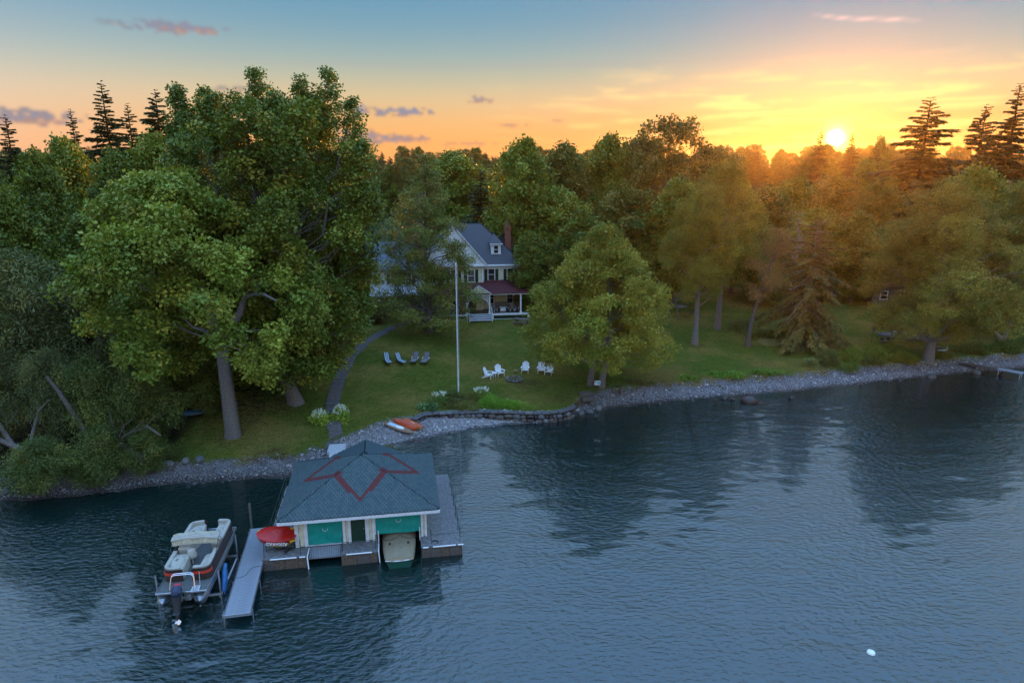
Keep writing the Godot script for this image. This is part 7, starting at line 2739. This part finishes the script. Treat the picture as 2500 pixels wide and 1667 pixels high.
	# wooden swing frame
	t = thing("swing_set", "grey timber swing frame glimpsed behind the two-stemmed maple", "swing set", on(23.4, -90.5), 25)
	for s in [-1, 1]:
		for f in [-1, 1]:
			m = MB.new()
			m.bar(Vector3(s * 1.6, 2.6, 0), Vector3(s * 1.9, 0, f * 1.1), 0.1, 0.1)
			part("leg", m, M.wood_grey, t)
	m = MB.new()
	m.bar(Vector3(-2.4, 2.62, 0), Vector3(2.2, 2.62, 0), 0.12, 0.14)
	part("top_beam", m, M.wood_grey, t)
	m = MB.new()
	m.box(Vector3(-0.8, 1.6, 0), Vector3(1.6, 0.08, 1.5))
	m.box(Vector3(-0.8, 2.2, 0.75), Vector3(1.6, 0.06, 0.06))
	part("platform", m, M.wood_grey, t)
	for x in [0.6, 1.2]:
		m = MB.new()
		for q in [-0.18, 0.18]: m.tube([Vector3(x, 2.6, q), Vector3(x, 0.6, q)], [0.012, 0.012], 5)
		m.box(Vector3(x, 0.58, 0), Vector3(0.18, 0.03, 0.42))
		part("swing_seat", m, M.black_plastic, t)

# ---------------------------------------------------------------- neighbour's shore at the right
func make_right_shore() -> void:
	var r := RandomNumberGenerator.new()
	r.seed = 71
	var m := MB.new()
	var poly := PackedVector2Array()
	for k in 26:
		var a := TAU * k / 26.0
		poly.append(Vector2(cos(a) * 4.6 * (1.0 + 0.05 * sin(a * 3.0)), sin(a) * 2.3))
	m.prism(poly, 0.3, Transform3D(Basis(Vector3.RIGHT, -PI / 2), Vector3(0, -0.2, 0)))
	var pa := setting("patio", m, M.stone_warm)
	pa.position = on(51.6, -84.8, 0.12)
	for k in 46:
		var a := k * 2.4
		var q := sqrt((k + 0.5) / 46.0) * 0.92
		m = MB.new()
		m.box(Vector3.ZERO, Vector3(r.randf_range(0.7, 0.95), 0.04, r.randf_range(0.45, 0.6)), Basis(), 0.015)
		var o := part("paving_stone", m, M.stone_pale if r.randf() < 0.5 else M.stone_warm, pa)
		o.position = Vector3(cos(a) * q * 4.4, 0.115 + 0.001 * (k % 7), sin(a) * q * 2.1)
		o.rotation.y = r.randf_range(-0.2, 0.2)
	var base := pa.position + Vector3(0, 0.13, 0)
	var t := thing("patio_table", "round dark patio table on the stone terrace", "table", base + Vector3(0.6, 0, -0.3))
	m = MB.new()
	m.lathe([Vector2(0.001, 0.7), Vector2(0.65, 0.7), Vector2(0.65, 0.74), Vector2(0.001, 0.74)], 18)
	part("table_top", m, M.steel_dark, t)
	for k in 4:
		m = MB.new()
		var a := TAU * k / 4.0
		m.bar(Vector3(cos(a) * 0.45, 0.7, sin(a) * 0.45), Vector3(cos(a) * 0.5, 0, sin(a) * 0.5), 0.04, 0.04)
		part("leg", m, M.steel_dark, t)
	var ch := thing("patio_chair", "", "chair")
	m = MB.new()
	m.box(Vector3(0, 0.44, 0), Vector3(0.5, 0.05, 0.5), Basis(), 0.01)
	part("seat", m, M.steel_dark, ch)
	m = MB.new()
	m.box(Vector3(0, 0.74, -0.25), Vector3(0.5, 0.55, 0.04), Basis(Vector3.RIGHT, -0.15), 0.01)
	part("backrest", m, M.steel_dark, ch)
	for s in [-1, 1]:
		for f in [-1, 1]:
			m = MB.new()
			m.bar(Vector3(s * 0.22, 0.44, f * 0.22), Vector3(s * 0.24, 0, f * 0.26), 0.035, 0.035)
			part("leg", m, M.steel_dark, ch)
	var cs := [[-0.5, 0.3, 120.0, "dark patio chair at the left of the terrace table"], [0.6, 1.0, 180.0, "dark patio chair on the lake side of the terrace table"], [1.7, -0.2, -90.0, "dark patio chair at the right of the terrace table"], [0.5, -1.4, 0.0, "dark patio chair behind the terrace table"]]
	for k in 4:
		var o2: Node3D = ch if k == 0 else copy_of(ch, "patio_chair", cs[k][3], Vector3.ZERO, 0)
		o2.position = base + Vector3(cs[k][0], 0, cs[k][1])
		o2.rotation_degrees.y = cs[k][2]
		o2.set_meta("label", cs[k][3])
		o2.set_meta("group", "dark patio chairs")
	var lo := lounger("grey")
	lo.position = base + Vector3(-2.9, 0, 0.5)
	lo.rotation_degrees.y = 60
	lo.set_meta("label", "dark lounge chair at the left end of the stone terrace")
	copy_of(lo, "chaise_lounge", "dark lounge chair at the right tip of the stone terrace", base + Vector3(3.4, 0, 0.3), -50)
	t = thing("patio_umbrella", "closed rust-red umbrella standing behind the terrace table", "umbrella", base + Vector3(0.9, 0, -1.3))
	m = MB.new()
	m.tube([Vector3(0, 0, 0), Vector3(0, 2.3, 0)], [0.03, 0.03], 8)
	part("pole", m, M.wood_brown, t)
	m = MB.new()
	m.lathe([Vector2(0.05, 0.9), Vector2(0.2, 1.0), Vector2(0.15, 1.6), Vector2(0.06, 2.3), Vector2(0.001, 2.4)], 10, Transform3D(), false)
	part("canopy", m, M.terracotta, t)
	for q in [[-2.0, -1.1, "dark red bush in a pot at the back left of the terrace"], [1.2, 1.7, "potted red plant at the front of the terrace"], [3.2, 1.2, "potted red plant at the head of the shore stairs"]]:
		t = thing("potted_plant", q[2], "plant", base + Vector3(q[0], 0, q[1]), 0, "potted plants on the terrace")
		m = MB.new()
		m.lathe([Vector2(0.001, 0), Vector2(0.2, 0), Vector2(0.26, 0.35), Vector2(0.001, 0.36)], 12)
		part("pot", m, M.terracotta, t)
		var f := part("foliage", bush_shape(400 + int(q[0] * 10), Vector3(0.42, 0.5, 0.42), "shrub", 12.0, Color(0.14, 0.04, 0.02), Color(0.12, 0.08, 0.025)), M.leaf, t)
		f.position.y = 0.3
	# bird house on a post, low planter bench
	t = thing("bird_feeder", "grey bird feeder on a thin dark post on the right lawn", "bird feeder", on(43.9, -80.6))
	m = MB.new()
	m.tube([Vector3(0, -0.2, 0), Vector3(0, 1.35, 0)], [0.035, 0.03], 7)
	part("post", m, M.steel_dark, t)
	m = MB.new()
	m.box(Vector3(0.1, 2.2, 0), Vector3(0.42, 0.5, 0.36), Basis(), 0.02)
	m.tube([Vector3(0, 1.3, 0), Vector3(0.1, 2.0, 0)], [0.03, 0.03], 6)
	part("box", m, M.wood_grey, t)
	m = MB.new()
	m.prism(PackedVector2Array([Vector2(-0.3, 0), Vector2(0.3, 0), Vector2(0, 0.2)]), 0.5, Transform3D(Basis(), Vector3(0.1, 2.45, -0.25)))
	part("roof", m, M.wood_grey, t)
	t = thing("stone_bench", "low pale bench with dark planters left of the terrace", "bench", on(46.3, -82.0))
	m = MB.new()
	m.box(Vector3(0, 0.3, 0), Vector3(1.3, 0.1, 0.4), Basis(), 0.02)
	part("seat", m, M.stone_pale, t)
	for s in [-1, 1]:
		m = MB.new()
		m.box(Vector3(s * 0.45, 0.12, 0), Vector3(0.14, 0.26, 0.34), Basis(), 0.01)
		part("leg", m, M.stone, t)
		m = MB.new()
		m.box(Vector3(s * 0.36, 0.46, -0.02), Vector3(0.42, 0.24, 0.26), Basis(), 0.03)
		part("planter", m, M.soil, t)
	# shore stairs
	t = thing("shore_stairs", "grey wooden stairs from the terrace bank down to the jetty", "stairs")
	var a0 := Vector3(51.6, 1.55, -80.0)
	var a1 := Vector3(53.0, 0.5, -77.2)
	for k in 6:
		var p := a0.lerp(a1, k / 5.0)
		m = MB.new()
		m.box(Vector3.ZERO, Vector3(1.25, 0.12, 0.36), Basis(), 0.015)
		var o := part("tread", m, M.concrete_pale if k % 2 else M.wood_grey, t)
		o.position = p
		o.rotation.y = 0.15
		m = MB.new()
		m.box(Vector3(0, -0.14, -0.12), Vector3(1.2, 0.2, 0.05))
		part("riser", m, M.wood_brown, o)
	for q in [[0.0, 1.15], [0.55, 1.1]]:
		m = MB.new()
		var p := a0.lerp(a1, q[0]) + Vector3(-0.62, 0, 0.1)
		m.tube([p + Vector3(0, -0.5, 0), p + Vector3(0.04, q[1], 0)], [0.06, 0.055], 8)
		part("post", m, M.concrete_pale, t)
	# wooden jetty with a pale end section
	t = thing("wooden_jetty", "brown plank jetty with a pale metal end section at the right shore", "jetty", Vector3(52.7, 0.52, -77.0), 0)
	var dir := (Vector3(56.9, 0.5, -72.6) - Vector3(52.7, 0.52, -77.0))
	var ln := dir.length()
	var ang := atan2(dir.x, dir.z)
	var k2 := 0
	while k2 * 0.2 < ln:
		m = MB.new()
		m.box(Vector3.ZERO, Vector3(1.15, 0.05, 0.18), Basis(), 0.008)
		var far := k2 * 0.2 > ln * 0.62
		var o := part("plank", m, M.dock_deck if far else M.wood_brown, t)
		o.position = Vector3(sin(ang), 0, cos(ang)) * (k2 * 0.2) + Vector3(0, 0.06 if far else 0.0, 0)
		o.rotation.y = ang
		k2 += 1
	for q in [0.3, 0.64, 0.97]:
		for s in [-1, 1]:
			m = MB.new()
			var p: Vector3 = Vector3(sin(ang), 0, cos(ang)) * ln * q + Vector3(cos(ang), 0, -sin(ang)) * s * 0.52
			m.tube([p + Vector3(0, -1.2, 0), p + Vector3(0, 0.02, 0)], [0.04, 0.04], 7)
			part("leg", m, M.concrete_pale, t)
	# fallen branch on the shore
	m = MB.new()
	m.tube([Vector3(0, 0, 0), Vector3(0.5, 0.2, 0), Vector3(1.1, 0.55, -0.1)], [0.05, 0.04, 0.02], 6)
	solo("driftwood", m, M.canvas_tan, "pale fallen branch on the pebbles below the right hedge", "branch", on(43.4, -74.4, 0.1))

func _ready() -> void:
	rng.seed = 1
	make_view()
	make_materials()
	make_ground()
	make_water()
	make_prototypes()
	make_wood()
	make_far_forest()
	make_hero_trees()
	make_willows()
	make_bushes()
	var house := make_house()
	make_far_houses()
	make_boathouse()
	make_dock()
	make_path()
	make_wall()
	make_pontoon()
	make_lift()
	make_covered_boat()
	make_tube()
	make_boards()
	make_lawn_furniture()
	make_porch_things(house)
	make_right_shore()
	make_rocks()
	make_grass()
	make_pebbles()
